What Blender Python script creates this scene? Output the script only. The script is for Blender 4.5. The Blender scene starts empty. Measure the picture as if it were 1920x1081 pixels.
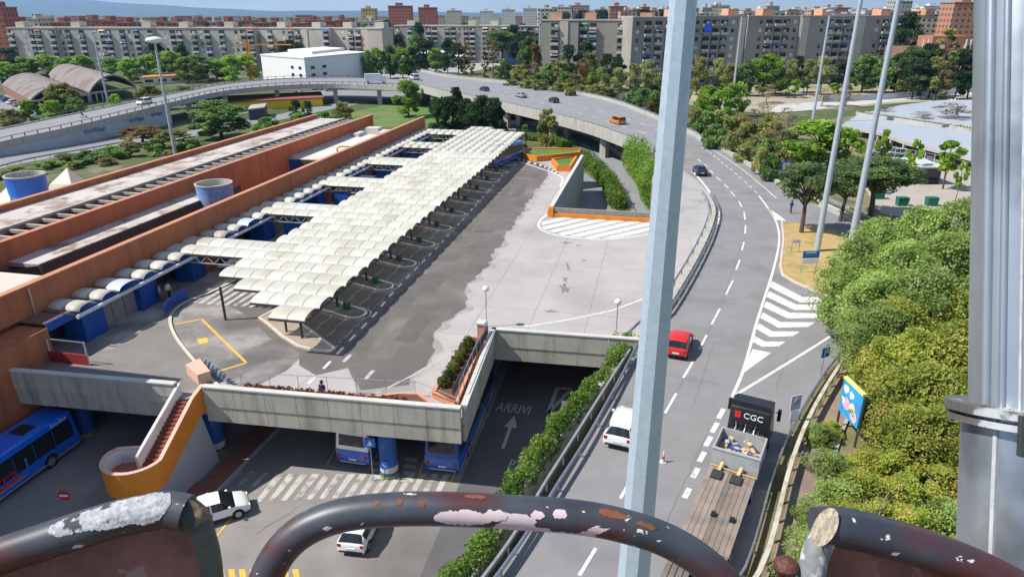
import bpy, math, random
import numpy as np
from mathutils import Vector, Matrix
random.seed(7)
SC = bpy.context.scene
COL = SC.collection
PI = math.pi
# ---------------------------------------------------------------- camera
F = 1280.0                      # focal length in photograph pixels (24 mm on a 36 mm sensor)
TH = math.atan(515 / F)         # pitch below the horizon
ST, CT = math.sin(TH), math.cos(TH)
HC = 24.0                       # eye height above the bus deck
cd = bpy.data.cameras.new('camera')
cam = bpy.data.objects.new('camera', cd)
COL.objects.link(cam)
cam.location = (0, 0, HC)
cam.rotation_euler = (PI / 2 - TH, 0, 0)
cd.sensor_width = 36
cd.lens = 24
cd.clip_start = 0.05
cd.clip_end = 60000
SC.camera = cam
# ---------------------------------------------------------------- sky, sun, exposure
SUN_EL, SUN_AZ = math.radians(50), math.radians(-99)     # azimuth from +Y towards +X: the sun stands to the west
w = bpy.data.worlds.new('World'); SC.world = w; w.use_nodes = True
nt = w.node_tree
bg = nt.nodes['Background']
sky = nt.nodes.new('ShaderNodeTexSky'); sky.sky_type = 'NISHITA'; sky.sun_disc = False
sky.sun_elevation = SUN_EL; sky.sun_rotation = SUN_AZ; sky.altitude = 1500; sky.air_density = 1.0; sky.dust_density = 0.0; sky.ozone_density = 6.0
tc = nt.nodes.new('ShaderNodeTexCoord'); mp = nt.nodes.new('ShaderNodeMapping'); mp.inputs['Scale'].default_value = (3, 3, 16)
nz = nt.nodes.new('ShaderNodeTexNoise'); nz.inputs['Scale'].default_value = 2.2; nz.inputs['Detail'].default_value = 6
rp = nt.nodes.new('ShaderNodeMapRange'); rp.inputs[1].default_value = .48; rp.inputs[2].default_value = .7; rp.inputs[3].default_value = 0; rp.inputs[4].default_value = .75
mx = nt.nodes.new('ShaderNodeMixRGB'); mx.inputs[2].default_value = (8.0, 8.6, 9.2, 1)
nt.links.new(tc.outputs['Generated'], mp.inputs[0]); nt.links.new(mp.outputs[0], nz.inputs[0]); nt.links.new(nz.outputs[0], rp.inputs[0])
nt.links.new(rp.outputs[0], mx.inputs[0]); nt.links.new(sky.outputs[0], mx.inputs[1]); nt.links.new(mx.outputs[0], bg.inputs[0])
bg.inputs[1].default_value = 0.105
sl = bpy.data.lights.new('sun', 'SUN'); sl.energy = 4.6; sl.angle = math.radians(0.53); sl.color = (1.0, .955, .88)
so = bpy.data.objects.new('sun', sl); COL.objects.link(so)
sdir = Vector((math.sin(SUN_AZ) * math.cos(SUN_EL), math.cos(SUN_AZ) * math.cos(SUN_EL), math.sin(SUN_EL)))
so.rotation_euler = (-sdir).to_track_quat('-Z', 'Y').to_euler(); so.location = (-60, 0, 80)
SC.view_settings.view_transform = 'Standard'; SC.view_settings.look = 'None'; SC.view_settings.gamma = 1; SC.view_settings.use_curve_mapping = False
SC.view_settings.exposure = 0.5
SC.cycles.use_denoising = True; SC.cycles.max_bounces = 6; SC.cycles.diffuse_bounces = 3; SC.cycles.glossy_bounces = 2
SC.cycles.transparent_max_bounces = 6; SC.cycles.transmission_bounces = 3; SC.cycles.sample_clamp_indirect = 6
SC.render.use_persistent_data = False

# ---------------------------------------------------------------- pixels to places
def ray(u, v):
    x, y = (u - 960) / F, (v - 540.5) / F
    return Vector((x, CT - y * ST, -(ST + y * CT)))
def G(u, v, z=0.0):
    r = ray(u, v); t = (z - HC) / r.z
    return Vector((r.x * t, r.y * t, z))
def V(u, v, Y):
    r = ray(u, v); t = Y / r.y
    return Vector((r.x * t, Y, HC + r.z * t))
def D(u, v, d):
    return Vector((0, 0, HC)) + ray(u, v) * d
AX = math.radians(11.9); CA, SA = math.cos(AX), math.sin(AX)
def L(b, s, z=0.0):                       # station frame: b across, s along
    return Vector((b * CA + s * SA, -b * SA + s * CA, z))
def smooth(a, b, x):
    t = min(1, max(0, (x - a) / (b - a))); return t * t * (3 - 2 * t)
def spline(pts, n):
    P = [Vector(p) for p in pts]
    P = [P[0] * 2 - P[1]] + P + [P[-1] * 2 - P[-2]]
    segs = len(P) - 3; dense = []
    for i in range(segs):
        a, b, c, d = P[i:i + 4]
        for k in range(12):
            t = k / 12
            dense.append(.5 * ((2 * b) + (c - a) * t + (2 * a - 5 * b + 4 * c - d) * t * t + (3 * b - a - 3 * c + d) * t ** 3))
    dense.append(P[-2])
    L_ = [0]
    for i in range(1, len(dense)): L_.append(L_[-1] + (dense[i] - dense[i - 1]).length)
    out = []; j = 0
    for k in range(n):
        s = L_[-1] * k / (n - 1)
        while j < len(L_) - 2 and L_[j + 1] < s: j += 1
        f = (s - L_[j]) / max(1e-6, L_[j + 1] - L_[j])
        out.append(dense[j].lerp(dense[j + 1], min(1, f)))
    return out
def plen(p): return sum((p[i + 1] - p[i]).length for i in range(len(p) - 1))

# ---------------------------------------------------------------- materials
MATS = {}
def M(name, col, rough=.85, var=.15, scale=.8, bump=0.0, bscale=8.0, metal=0.0, spec=.35, col2=None, t0=.42, t1=.6, stain=None, sscale=.15, s0=.5, s1=.7, obj=False, rnd=0.0, coat=0.0, streak=False):
    if name in MATS: return MATS[name]
    m = bpy.data.materials.new(name); m.use_nodes = True; MATS[name] = m
    n = m.node_tree.nodes; l = m.node_tree.links; p = n['Principled BSDF']
    p.inputs['Roughness'].default_value = rough; p.inputs['Metallic'].default_value = metal; p.inputs['Specular IOR Level'].default_value = spec
    if coat: p.inputs['Coat Weight'].default_value = coat; p.inputs['Coat Roughness'].default_value = .08
    if obj: pos = n.new('ShaderNodeTexCoord').outputs['Object']
    else: pos = n.new('ShaderNodeNewGeometry').outputs['Position']
    a = n.new('ShaderNodeTexNoise'); a.inputs['Scale'].default_value = scale; a.inputs['Detail'].default_value = 8; a.inputs['Roughness'].default_value = .65
    l.new(pos, a.inputs['Vector'])
    r = n.new('ShaderNodeMapRange'); r.inputs[1].default_value = t0 if col2 else .3; r.inputs[2].default_value = t1 if col2 else .7
    l.new(a.outputs[0], r.inputs[0])
    x = n.new('ShaderNodeMixRGB')
    c = Vector(col)
    if col2: x.inputs[1].default_value = (*col, 1); x.inputs[2].default_value = (*col2, 1)
    else: x.inputs[1].default_value = (*(c * (1 - var)), 1); x.inputs[2].default_value = (*(c * (1 + var)), 1)
    l.new(r.outputs[0], x.inputs[0]); out = x.outputs[0]
    if stain:
        a2 = n.new('ShaderNodeTexNoise'); a2.inputs['Scale'].default_value = sscale; a2.inputs['Detail'].default_value = 7; l.new(pos, a2.inputs['Vector'])
        if streak: m2 = n.new('ShaderNodeMapping'); m2.inputs['Scale'].default_value = (1, 1, .1); l.new(pos, m2.inputs[0]); l.new(m2.outputs[0], a2.inputs['Vector'])
        r2 = n.new('ShaderNodeMapRange'); r2.inputs[1].default_value = s0; r2.inputs[2].default_value = s1; l.new(a2.outputs[0], r2.inputs[0])
        x2 = n.new('ShaderNodeMixRGB'); x2.inputs[2].default_value = (*stain, 1); l.new(r2.outputs[0], x2.inputs[0]); l.new(out, x2.inputs[1]); out = x2.outputs[0]
    if rnd:
        oi = n.new('ShaderNodeObjectInfo'); hs = n.new('ShaderNodeHueSaturation')
        mr = n.new('ShaderNodeMapRange'); mr.inputs[3].default_value = 1 - rnd; mr.inputs[4].default_value = 1 + rnd
        l.new(oi.outputs['Random'], mr.inputs[0]); l.new(mr.outputs[0], hs.inputs['Value']); l.new(out, hs.inputs['Color']); out = hs.outputs[0]
    l.new(out, p.inputs['Base Color'])
    if bump:
        b = n.new('ShaderNodeTexNoise'); b.inputs['Scale'].default_value = bscale; b.inputs['Detail'].default_value = 6; l.new(pos, b.inputs['Vector'])
        bp = n.new('ShaderNodeBump'); bp.inputs['Strength'].default_value = bump; bp.inputs['Distance'].default_value = .05
        l.new(b.outputs[0], bp.inputs['Height']); l.new(bp.outputs[0], p.inputs['Normal'])
    return m
def leafmat(name, c1, c2, c3=None, scale=.35):
    if name in MATS: return MATS[name]
    m = bpy.data.materials.new(name); m.use_nodes = True; MATS[name] = m
    n = m.node_tree.nodes; l = m.node_tree.links; p = n['Principled BSDF']; outp = n['Material Output']
    pos = n.new('ShaderNodeNewGeometry').outputs['Position']
    a = n.new('ShaderNodeTexNoise'); a.inputs['Scale'].default_value = scale; a.inputs['Detail'].default_value = 5; l.new(pos, a.inputs['Vector'])
    wn = n.new('ShaderNodeTexNoise'); wn.inputs['Scale'].default_value = scale * 9; wn.inputs['Detail'].default_value = 2; l.new(pos, wn.inputs['Vector'])
    ad = n.new('ShaderNodeMath'); ad.operation = 'MULTIPLY_ADD'; ad.inputs[1].default_value = .5; l.new(wn.outputs[0], ad.inputs[0]); l.new(a.outputs[0], ad.inputs[2])
    r = n.new('ShaderNodeValToRGB'); r.color_ramp.elements[0].position = .58; r.color_ramp.elements[1].position = .9
    r.color_ramp.elements[0].color = (*c1, 1); r.color_ramp.elements[1].color = (*c2, 1)
    if c3: e = r.color_ramp.elements.new(1.0); r.color_ramp.elements[1].position = .8; e.color = (*c3, 1)
    l.new(ad.outputs[0], r.inputs[0])
    oi = n.new('ShaderNodeObjectInfo'); hs = n.new('ShaderNodeHueSaturation')
    mr = n.new('ShaderNodeMapRange'); mr.inputs[3].default_value = .75; mr.inputs[4].default_value = 1.3
    l.new(oi.outputs['Random'], mr.inputs[0]); l.new(mr.outputs[0], hs.inputs['Value']); l.new(r.outputs[0], hs.inputs['Color'])
    l.new(hs.outputs[0], p.inputs['Base Color']); p.inputs['Roughness'].default_value = .6; p.inputs['Specular IOR Level'].default_value = .25
    t = n.new('ShaderNodeBsdfTranslucent'); l.new(hs.outputs[0], t.inputs[0])
    ms = n.new('ShaderNodeMixShader'); ms.inputs[0].default_value = .46
    l.new(p.outputs[0], ms.inputs[1]); l.new(t.outputs[0], ms.inputs[2]); l.new(ms.outputs[0], outp.inputs[0])
    return m
def glassmat(name, col=(.02, .025, .03), rough=.08):
    return M(name, col, rough=rough, var=.3, scale=.5, spec=.7)

# ---------------------------------------------------------------- meshes and objects
KIDS = {}
class MB:
    def __init__(s): s.v = []; s.f = []
    def poly(s, pts):
        i = len(s.v); s.v += [tuple(p) for p in pts]; s.f.append(list(range(i, i + len(pts)))); return s
    def box(s, x0, y0, z0, x1, y1, z1):
        return s.hexa([(x0, y0, z0), (x1, y0, z0), (x1, y1, z0), (x0, y1, z0)], [(x0, y0, z1), (x1, y0, z1), (x1, y1, z1), (x0, y1, z1)])
    def hexa(s, bot, top):
        n = len(bot); i = len(s.v); s.v += [tuple(p) for p in bot] + [tuple(p) for p in top]
        s.f.append(list(range(i + n - 1, i - 1, -1))); s.f.append(list(range(i + n, i + 2 * n)))
        for k in range(n): s.f.append([i + k, i + (k + 1) % n, i + n + (k + 1) % n, i + n + k])
        return s
    def prism(s, pts, z0, z1):
        return s.hexa([(p[0], p[1], z0) for p in pts], [(p[0], p[1], z1) for p in pts])
    def lbox(s, b0, s0, z0, b1, s1, z1):          # box in the station frame
        q = [(b0, s0), (b1, s0), (b1, s1), (b0, s1)]
        return s.hexa([L(b, t, z0) for b, t in q], [L(b, t, z1) for b, t in q])
    def beam(s, a, b, wd, ht, up=(0, 0, 1)):
        a, b = Vector(a), Vector(b); d = (b - a).normalized(); up = Vector(up)
        x = d.cross(up)
        if x.length < 1e-4: x = d.cross(Vector((1, 0, 0)))
        x.normalize(); y = x.cross(d)
        x *= wd / 2; y *= ht / 2
        return s.hexa([a - x - y, a + x - y, a + x + y, a - x + y], [b - x - y, b + x - y, b + x + y, b - x + y])
    def tube(s, path, r, n=8, cap=True):
        path = [Vector(p) for p in path]; rr = r if isinstance(r, (list, tuple)) else [r] * len(path)
        base = len(s.v); ref = None
        for i, p in enumerate(path):
            d = (path[min(i + 1, len(path) - 1)] - path[max(i - 1, 0)]).normalized()
            if ref is None:
                ref = d.cross(Vector((0, 0, 1)))
                if ref.length < .05: ref = d.cross(Vector((1, 0, 0)))
            x = (ref - d * ref.dot(d)).normalized(); ref = x; y = d.cross(x)
            for k in range(n):
                a = 2 * PI * k / n; s.v.append(tuple(p + (x * math.cos(a) + y * math.sin(a)) * rr[i]))
        for i in range(len(path) - 1):
            for k in range(n):
                a = base + i * n + k; b = base + i * n + (k + 1) % n; s.f.append([a, b, b + n, a + n])
        if cap:
            e = base + (len(path) - 1) * n; c0 = len(s.v); s.v += s.v[base:base + n]; c1 = len(s.v); s.v += s.v[e:e + n]
            s.f.append([c0 + k for k in range(n - 1, -1, -1)]); s.f.append([c1 + k for k in range(n)])
        return s
    def sweep(s, path, prof, closed=True):          # prof: list of (side, up) swept along a level path
        path = [Vector(p) for p in path]; base = len(s.v); n = len(prof)
        for i, p in enumerate(path):
            d = path[min(i + 1, len(path) - 1)] - path[max(i - 1, 0)]; d.z = 0; d.normalize(); x = Vector((d.y, -d.x, 0))
            for a, b in prof: s.v.append(tuple(p + x * a + Vector((0, 0, b))))
        for i in range(len(path) - 1):
            for k in range(n if closed else n - 1):
                a = base + i * n + k; b = base + i * n + (k + 1) % n; s.f.append([a, a + n, b + n, b])
        if closed:
            s.f.append([base + k for k in range(n)]); e = base + (len(path) - 1) * n; s.f.append([e + k for k in range(n - 1, -1, -1)])
        return s
    def ribbon(s, A, B):
        base = len(s.v); n = len(A)
        for a, b in zip(A, B): s.v += [tuple(a), tuple(b)]
        for i in range(n - 1): k = base + 2 * i; s.f.append([k, k + 1, k + 3, k + 2])
        return s
    def lathe(s, c, prof, n=20):                    # prof: (r, z)
        c = Vector(c); base = len(s.v)
        for r, z in prof:
            for k in range(n): a = 2 * PI * k / n; s.v.append((c.x + r * math.cos(a), c.y + r * math.sin(a), c.z + z))
        for i in range(len(prof) - 1):
            for k in range(n): a = base + i * n + k; b = base + i * n + (k + 1) % n; s.f.append([a, b, b + n, a + n])
        return s
    def mesh(s, name, mat, smooth=False):
        me = bpy.data.meshes.new(name); me.from_pydata(s.v, [], s.f)
        if mat: me.materials.append(mat)
        if smooth: me.polygons.foreach_set('use_smooth', [True] * len(me.polygons))
        me.update(); return me
    def build(s, name, mat, parent=None, smooth=False, **kw):
        return put(name, s.mesh(name, mat, smooth), parent, **kw)
def put(name, me, parent=None, loc=None, rz=0, label=None, cat=None, group=None, kind=None):
    o = bpy.data.objects.new(name, me); COL.objects.link(o)
    if loc is not None: o.location = loc
    if rz: o.rotation_euler = (0, 0, rz)
    if parent:
        o.parent = parent; o.matrix_parent_inverse = Matrix.Translation(-parent.location); KIDS.setdefault(parent.name, []).append(o)
    tag(o, label, cat, group, kind); return o
def tag(o, label=None, cat=None, group=None, kind=None):
    if label: o['label'] = label
    if cat: o['category'] = cat
    if group: o['group'] = group
    if kind: o['kind'] = kind
    return o
def thing(name, label, cat, loc=(0, 0, 0), group=None):
    o = bpy.data.objects.new(name, None); COL.objects.link(o); o.location = loc; o.empty_display_size = .2
    return tag(o, label, cat, group)
def kids(o):
    return KIDS.get(o.name, [])
def copy_tree(o, loc=None, rz=None, sc=None, label=None, group=None, parent=None, ch=None):
    c = o.copy(); COL.objects.link(c)
    if parent: c.parent = parent
    if loc is not None: c.location = loc
    if rz is not None: c.rotation_euler = (0, 0, rz)
    if sc is not None: c.scale = sc if not isinstance(sc, (int, float)) else (sc, sc, sc)
    if label: c['label'] = label
    if group: c['group'] = group
    for k in kids(o): copy_tree(k, parent=c)
    return c
def text_mesh(txt, size, mat, name='lettering', ext=.004):
    cu = bpy.data.curves.new(name, 'FONT'); cu.body = txt; cu.size = size; cu.extrude = ext; cu.align_x = 'CENTER'; cu.resolution_u = 3
    t = bpy.data.objects.new(name, cu); COL.objects.link(t)
    me = bpy.data.meshes.new_from_object(t.evaluated_get(bpy.context.evaluated_depsgraph_get()))
    bpy.data.objects.remove(t); bpy.data.curves.remove(cu)
    me.materials.clear(); me.materials.append(mat); me.name = name
    return me
def text_at(txt, size, mat, origin, right, up, parent=None, name='lettering', bold=0):
    me = text_mesh(txt, size, mat, name)
    r = Vector(right).normalized(); u = Vector(up).normalized(); n = r.cross(u)
    m = Matrix((r, u, n)).transposed().to_4x4(); m.translation = Vector(origin)
    me.transform(m); return put(name, me, parent)
def bevel(me, w, seg=2, ang=35):
    import bmesh
    bm = bmesh.new(); bm.from_mesh(me); bmesh.ops.remove_doubles(bm, verts=bm.verts, dist=1e-4)
    ed = [e for e in bm.edges if len(e.link_faces) == 2 and e.calc_face_angle(0) > math.radians(ang)]
    bmesh.ops.bevel(bm, geom=ed, offset=w, segments=seg, affect='EDGES', clamp_overlap=True, profile=.6)
    bm.to_mesh(me); bm.free()
    me.polygons.foreach_set('use_smooth', [True] * len(me.polygons)); me.update()
    try: me.set_sharp_from_angle(angle=math.radians(40))
    except Exception: pass
    return me
# palette
asph = M('asphalt', (.225, .217, .215), .88, .1, .35, .25, 30, stain=(.17, .164, .162), sscale=.22, s0=.52, s1=.75)
asph_d = M('dark asphalt', (.092, .086, .082), .85, .16, .4, .25, 30, stain=(.06, .056, .054), sscale=.3, s0=.5, s1=.72)
asph_far = M('grey asphalt', (.23, .23, .235), .88, .1, .2)
conc = M('concrete', (.4, .385, .345), .9, .1, .6, .2, 12, stain=(.28, .265, .23), sscale=1.2, s0=.48, s1=.75, streak=True)
conc_l = M('pale concrete', (.52, .5, .46), .9, .1, .6, .15, 12)
white = M('white road paint', (.66, .65, .62), .8, .12, 1.5, stain=(.34, .33, .32), sscale=2.6, s0=.52, s1=.74)
yellow = M('yellow road paint', (.65, .4, .07), .8, .15, 1.2, stain=(.3, .24, .15), sscale=2.0, s0=.56, s1=.8)
white_worn = M('worn white road paint', (.45, .43, .4), .85, .15, 1.2, stain=(.2, .19, .18), sscale=1.4, s0=.48, s1=.68)
steel = M('galvanised steel', (.42, .44, .46), .45, .12, 2.0, metal=.75, spec=.5)
steel_d = M('dark steel', (.06, .065, .07), .5, .2, 2.0, metal=.3)
brick = M('red brick render', (.44, .145, .06), .9, .1, 1.2, .2, 20, stain=(.31, .1, .055), sscale=1.1, s0=.47, s1=.75, streak=True)
coping = M('pale coping', (.48, .22, .13), .85, .08, 1.0)
blue_p = M('blue painted panel', (.012, .07, .3), .5, .12, 1.5)
orange = M('orange paint', (.68, .22, .02), .6, .08, 1.0, stain=(.5, .17, .03), sscale=.8, s0=.55, s1=.8)
# ================================================================ GROUND
ZL = -5.5
def gz(x, y):
    return ZL + 22 * smooth(480, 1500, y) * smooth(-60, 520, x) + 6 * smooth(900, 2500, y)
def polar():
    mb = MB(); rs = [0.0] + [6 * 1.13 ** k for k in range(72)]; n = 96
    for r in rs:
        for k in range(n):
            a = 2 * PI * k / n; x, y = r * math.sin(a), r * math.cos(a)
            z = gz(x, y) if r < 9000 else gz(x, y)
            if r < 330 and abs(a if a < PI else a - 2 * PI) < 1.6: z = ZL
            mb.v.append((x, y, z - .03))
    for i in range(len(rs) - 1):
        for k in range(n): mb.f.append([i * n + k, i * n + (k + 1) % n, (i + 1) * n + (k + 1) % n, (i + 1) * n + k])
    return mb
gm = M('rough grass and earth', (.075, .1, .03), .95, .3, .08, col2=(.2, .165, .11), t0=.5, t1=.62, stain=(.05, .08, .022), sscale=.03, s0=.45, s1=.6)
polar().build('ground', gm, kind='structure')
# far hills
hm = M('wooded hills', (.06, .085, .06), 1, .2, .002)
mb = MB(); xs = np.linspace(-22000, 9000, 90); base = len(mb.v)
def ridge(x):
    u = 960 + x / 15000 * F * 1.0 / CT
    h = 265 * math.exp(-((u - 60) / 190) ** 2) + 190 * math.exp(-((u + 250) / 260) ** 2) + 95 * math.exp(-((u - 330) / 170) ** 2) + 40 * math.exp(-((u - 700) / 300) ** 2)
    return h + 10 * math.sin(x / 700) + 6 * math.sin(x / 230 + 1)
for x in xs:
    h = ridge(x)
    for f, dy in ((-.3, -3500), (.25, -2600), (.62, -1500), (.85, -700), (1, 0), (.6, 1500), (-.2, 3500)):
        mb.v.append((x, 15000 + dy + 120 * math.sin(x / 900 + dy), h * f + 24 * max(f, 0)))
for i in range(len(xs) - 1):
    for k in range(6): a = i * 7 + k; mb.f.append([a, a + 7, a + 8, a + 1])
mb.build('hills', hm, smooth=True, kind='structure')

# lower yard
yardm = M('yard asphalt', (.235, .215, .2), .9, .16, .3, .25, 25, stain=(.13, .12, .113), sscale=.12, s0=.45, s1=.68)
MB().poly([L(-90, -20, ZL), L(40, -30, ZL), L(12, 24, ZL), L(4, 82, ZL), L(-46, 130, ZL), L(-90, 60, ZL)]).build('lower_yard', yardm, kind='structure')
# lower road that runs under the deck beside the embankment, and its far curve
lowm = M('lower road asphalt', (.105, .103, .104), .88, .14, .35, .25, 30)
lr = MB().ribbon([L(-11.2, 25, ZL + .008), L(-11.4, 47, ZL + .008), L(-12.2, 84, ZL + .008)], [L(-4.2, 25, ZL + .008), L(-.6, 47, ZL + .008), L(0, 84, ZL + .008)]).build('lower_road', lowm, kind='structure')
# ================================================================ EMBANKMENT (upper ground on the right)
def near(u, v, dist):      # continue the road behind the frame
    p = G(u, v); return p + Vector((-math.sin(.52), -math.cos(.52), 0)) * dist
EL = [near(925, 1081, 42) + Vector((-10, 0, 0)), near(925, 1081, 16) + Vector((-1, 0, 0)), G(925, 1081), G(1040, 922), G(1098, 830), G(1158, 722), G(1197, 645), G(1258, 585), G(1306, 503), G(1336, 440), G(1345, 395), G(1330, 362), G(1308, 338), G(1268, 308), G(1226, 283)]
els = spline(EL[:7], 24)
emb = [tuple(p) for p in els] + [tuple(p) for p in EL[7:10]] + [G(1285, 440), G(1226, 405), G(1222, 340), G(1226, 283)] + [G(1318, 262), G(1400, 258), G(1520, 230), G(1640, 210), Vector((130, 175, 0)), Vector((230, 150, 0)), Vector((230, -60, 0)), Vector((-40, -60, 0))]
em = M('dry bank', (.17, .15, .075), .95, .25, .5, .3, 10, col2=(.3, .23, .13), t0=.45, t1=.65, stain=(.07, .09, .03), sscale=.25, s0=.5, s1=.65)
MB().hexa([(p[0] + (6 if p[0] > 60 else 0), p[1], ZL - .2) for p in emb], [(p[0], p[1], -.03) for p in emb]).build('embankment', em, kind='structure')
# ================================================================ BUS DECK
dm = M('deck concrete', (.385, .355, .335), .9, .1, .25, .15, 14, stain=(.3, .277, .26), sscale=.1, s0=.5, s1=.72)
def add_joints(m, ang, cell, dark):
    n = m.node_tree.nodes; l = m.node_tree.links; p = n['Principled BSDF']
    src = p.inputs['Base Color'].links[0].from_socket
    g = n.new('ShaderNodeNewGeometry'); mpn = n.new('ShaderNodeMapping'); mpn.inputs['Rotation'].default_value = (0, 0, ang)
    l.new(g.outputs['Position'], mpn.inputs[0])
    b = n.new('ShaderNodeTexBrick'); b.offset = 0; b.inputs['Scale'].default_value = 1; b.inputs['Mortar Size'].default_value = .035; b.inputs['Brick Width'].default_value = cell; b.inputs['Row Height'].default_value = cell * 1.3
    b.inputs['Mortar Smooth'].default_value = .2
    l.new(mpn.outputs[0], b.inputs['Vector'])
    nz = n.new('ShaderNodeTexNoise'); nz.inputs['Scale'].default_value = .5; l.new(g.outputs['Position'], nz.inputs['Vector'])
    mu = n.new('ShaderNodeMath'); mu.operation = 'MULTIPLY'; l.new(b.outputs['Fac'], mu.inputs[0]); l.new(nz.outputs[0], mu.inputs[1])
    x = n.new('ShaderNodeMixRGB'); x.inputs[2].default_value = (*dark, 1); l.new(mu.outputs[0], x.inputs[0]); l.new(src, x.inputs[1]); l.new(x.outputs[0], p.inputs['Base Color'])
add_joints(dm, AX, 4.6, (.13, .12, .11))
HOLE = [G(1226, 405), L(-.1, 83.4), L(-12.4, 83.9), L(-12.8, 119.5)]
DECK = [L(-43.2, 34.0), L(-10.8, 35.7), L(-11.6, 47.4), L(-.3, 47.9)] + EL[6:10] + [G(1285, 440)] + HOLE + [L(-20, 118), L(-24, 124), L(-24, 131), L(-46.5, 131), L(-46.5, 34.0)]
MB().prism(DECK, -1.3, 0).build('bus_deck', dm, kind='structure')
# light strip of road that leaves the deck and joins the main road
MB().poly([G(1285, 440, .003), G(1336, 440, .003), G(1345, 395, .003), G(1330, 362, .003), G(1308, 338, .003), G(1268, 308, .003), G(1228, 284, .003), G(1223, 340, .003), G(1227, 404, .003)]).build('deck_exit_road', M('exit road concrete', (.36, .345, .335), .9, .12, .3, stain=(.25, .24, .23), sscale=.3), kind='structure')
# dark asphalt bus lanes with a ragged sealed edge
rg = random.Random(3)
edge = []
s = 40.2
while s < 112:
    k = (s - 40) / 72
    b = -16.0 - 1.2 * k + (.55 * math.sin(s * .62) if s < 60 else .2 * math.sin(s * .9)) + .3 * abs(math.sin(s * 1.45)) + rg.uniform(-.1, .1)
    edge.append(L(b, s, .004)); s += .45
lane = [L(-24.5, 40.3, .004), L(-22.6, 39.2, .004), L(-20.8, 40.7, .004), L(-19.9, 39.4, .004), L(-18.6, 37.9, .004), L(-15.6, 39.3, .004)] + edge + [L(-20, 116.5, .004), L(-23.9, 122, .004), L(-23.9, 130, .004), L(-41, 130, .004), L(-41, 52, .004), L(-33, 47.5, .004), L(-29, 44, .004), L(-25.5, 42.2, .004)]
edge2 = [L((p.x * CA - p.y * SA) + .5 + .35 * math.sin((p.x * SA + p.y * CA) * 1.7), p.x * SA + p.y * CA, .0025) for p in edge]
MB().poly([L(-18.5, 37.3, .0025), L(-15, 38.6, .0025)] + edge2 + [L(-19.5, 117, .0025), L(-24, 118, .0025), L(-24, 45, .0025)]).build('worn_deck_margin', M('worn deck margin', (.29, .267, .25), .9, .12, .3, .15, 14, stain=(.37, .34, .32), sscale=.35, s0=.45, s1=.65), kind='structure')
lane_m = M('sealed asphalt', (.128, .116, .104), .85, .15, .3, .25, 25, stain=(.19, .172, .152), sscale=.16, s0=.5, s1=.66)
MB().poly(lane).build('bus_lane', lane_m, kind='structure')
fore = [L(-42.5, 36.2, .003), L(-32, 36.4, .003)] + [L(-31.5 + i * .8, 36.6 + .5 * math.sin(i * 1.9), .003) for i in range(8)] + [L(-25, 39.5, .003), L(-25, 43, .003), L(-30, 49, .003), L(-36, 54, .003), L(-41.5, 58, .003)]
MB().poly(fore).build('forecourt_asphalt', M('patched asphalt', (.2, .185, .17), .88, .15, .3, .25, 25, col2=(.3, .28, .26), t0=.5, t1=.62, stain=(.12, .11, .105), sscale=.14, s0=.5, s1=.62), kind='structure')
# ================================================================ ROADS
def zr(v): return .9 * smooth(330, 200, v)
RR = [near(1330, 1200, 22), G(1330, 1200), G(1402, 1062), G(1452, 892), G(1497, 787), G(1556, 694), G(1650, 605), G(1715, 540), G(1700, 470), G(1610, 420), G(1540, 388), G(1478, 357), G(1420, 322), G(1370, 293), G(1316, 262)]
road = MB()
A_ = [Vector((p.x, p.y, .006)) for p in spline(EL, 90)]; B_ = [Vector((p.x, p.y, .006)) for p in spline(RR, 90)]
road.ribbon(A_, B_)
mroad = road.build('main_road', asph, kind='structure')
FL = [(1226, 283), (1160, 258), (1100, 237), (1000, 211), (900, 189), (830, 175), (785, 163), (750, 152)]
FR = [(1316, 262), (1230, 223), (1130, 187), (1000, 163), (900, 151), (850, 146), (815, 140), (790, 134)]
fl = spline([G(u, v, zr(v)) for u, v in FL], 60); fr = spline([G(u, v, zr(v)) for u, v in FR], 60)
fl[0].z = fr[0].z = .006
fly = MB().ribbon(fl, fr)
fly.ribbon([p - Vector((0, 0, 1.1)) for p in fr], [p - Vector((0, 0, 1.1)) for p in fl])
flyo = fly.build('flyover_road', asph_far, kind='structure')
# side branch of the flyover
BN = [(-160, 312, -4.6), (0, 268, -2.6), (120, 242, -1.6), (250, 211, -.4), (330, 191, .3), (420, 172, .9), (520, 162, 1), (620, 159, 1), (700, 161, 1), (790, 166, .9)]
BF = [(-160, 282, -4.6), (0, 243, -2.6), (140, 214, -1.6), (262, 189, -.4), (345, 172, .3), (430, 157, .9), (520, 149, 1), (610, 147, 1), (700, 149, 1), (790, 153, .9)]
bn = spline([G(u, v, z) for u, v, z in BN], 60); bf = spline([G(u, v, z) for u, v, z in BF], 60)
MB().ribbon(bn, bf).ribbon([p - Vector((0, 0, 1.1)) for p in bf], [p - Vector((0, 0, 1.1)) for p in bn]).build('side_flyover_road', asph_far, kind='structure')
# lower ramps in the cutting
rl = spline([G(u, v, ZL + .02) for u, v in ((880, 243), (960, 243), (1030, 252), (1090, 278), (1130, 315), (1160, 355), (1182, 398))], 30)
rr2 = spline([G(u, v, ZL + .02) for u, v in ((880, 232), (985, 234), (1060, 243), (1120, 264), (1170, 300), (1212, 352), (1236, 398))], 30)
MB().ribbon(rl, rr2).build('ramp_road', asph_far, kind='structure')
MB().poly([G(u, v, ZL + .012) for u, v in ((1040, 398), (1056, 338), (1075, 318), (1092, 322), (1125, 345), (1160, 398))]).build('sunken_road', asph, kind='structure')
MB().poly([G(u, v, ZL + .012) for u, v in ((1085, 236), (1130, 240), (1230, 300), (1232, 350), (1200, 320), (1150, 275))]).build('underpass_road', asph_far, kind='structure')
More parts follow.
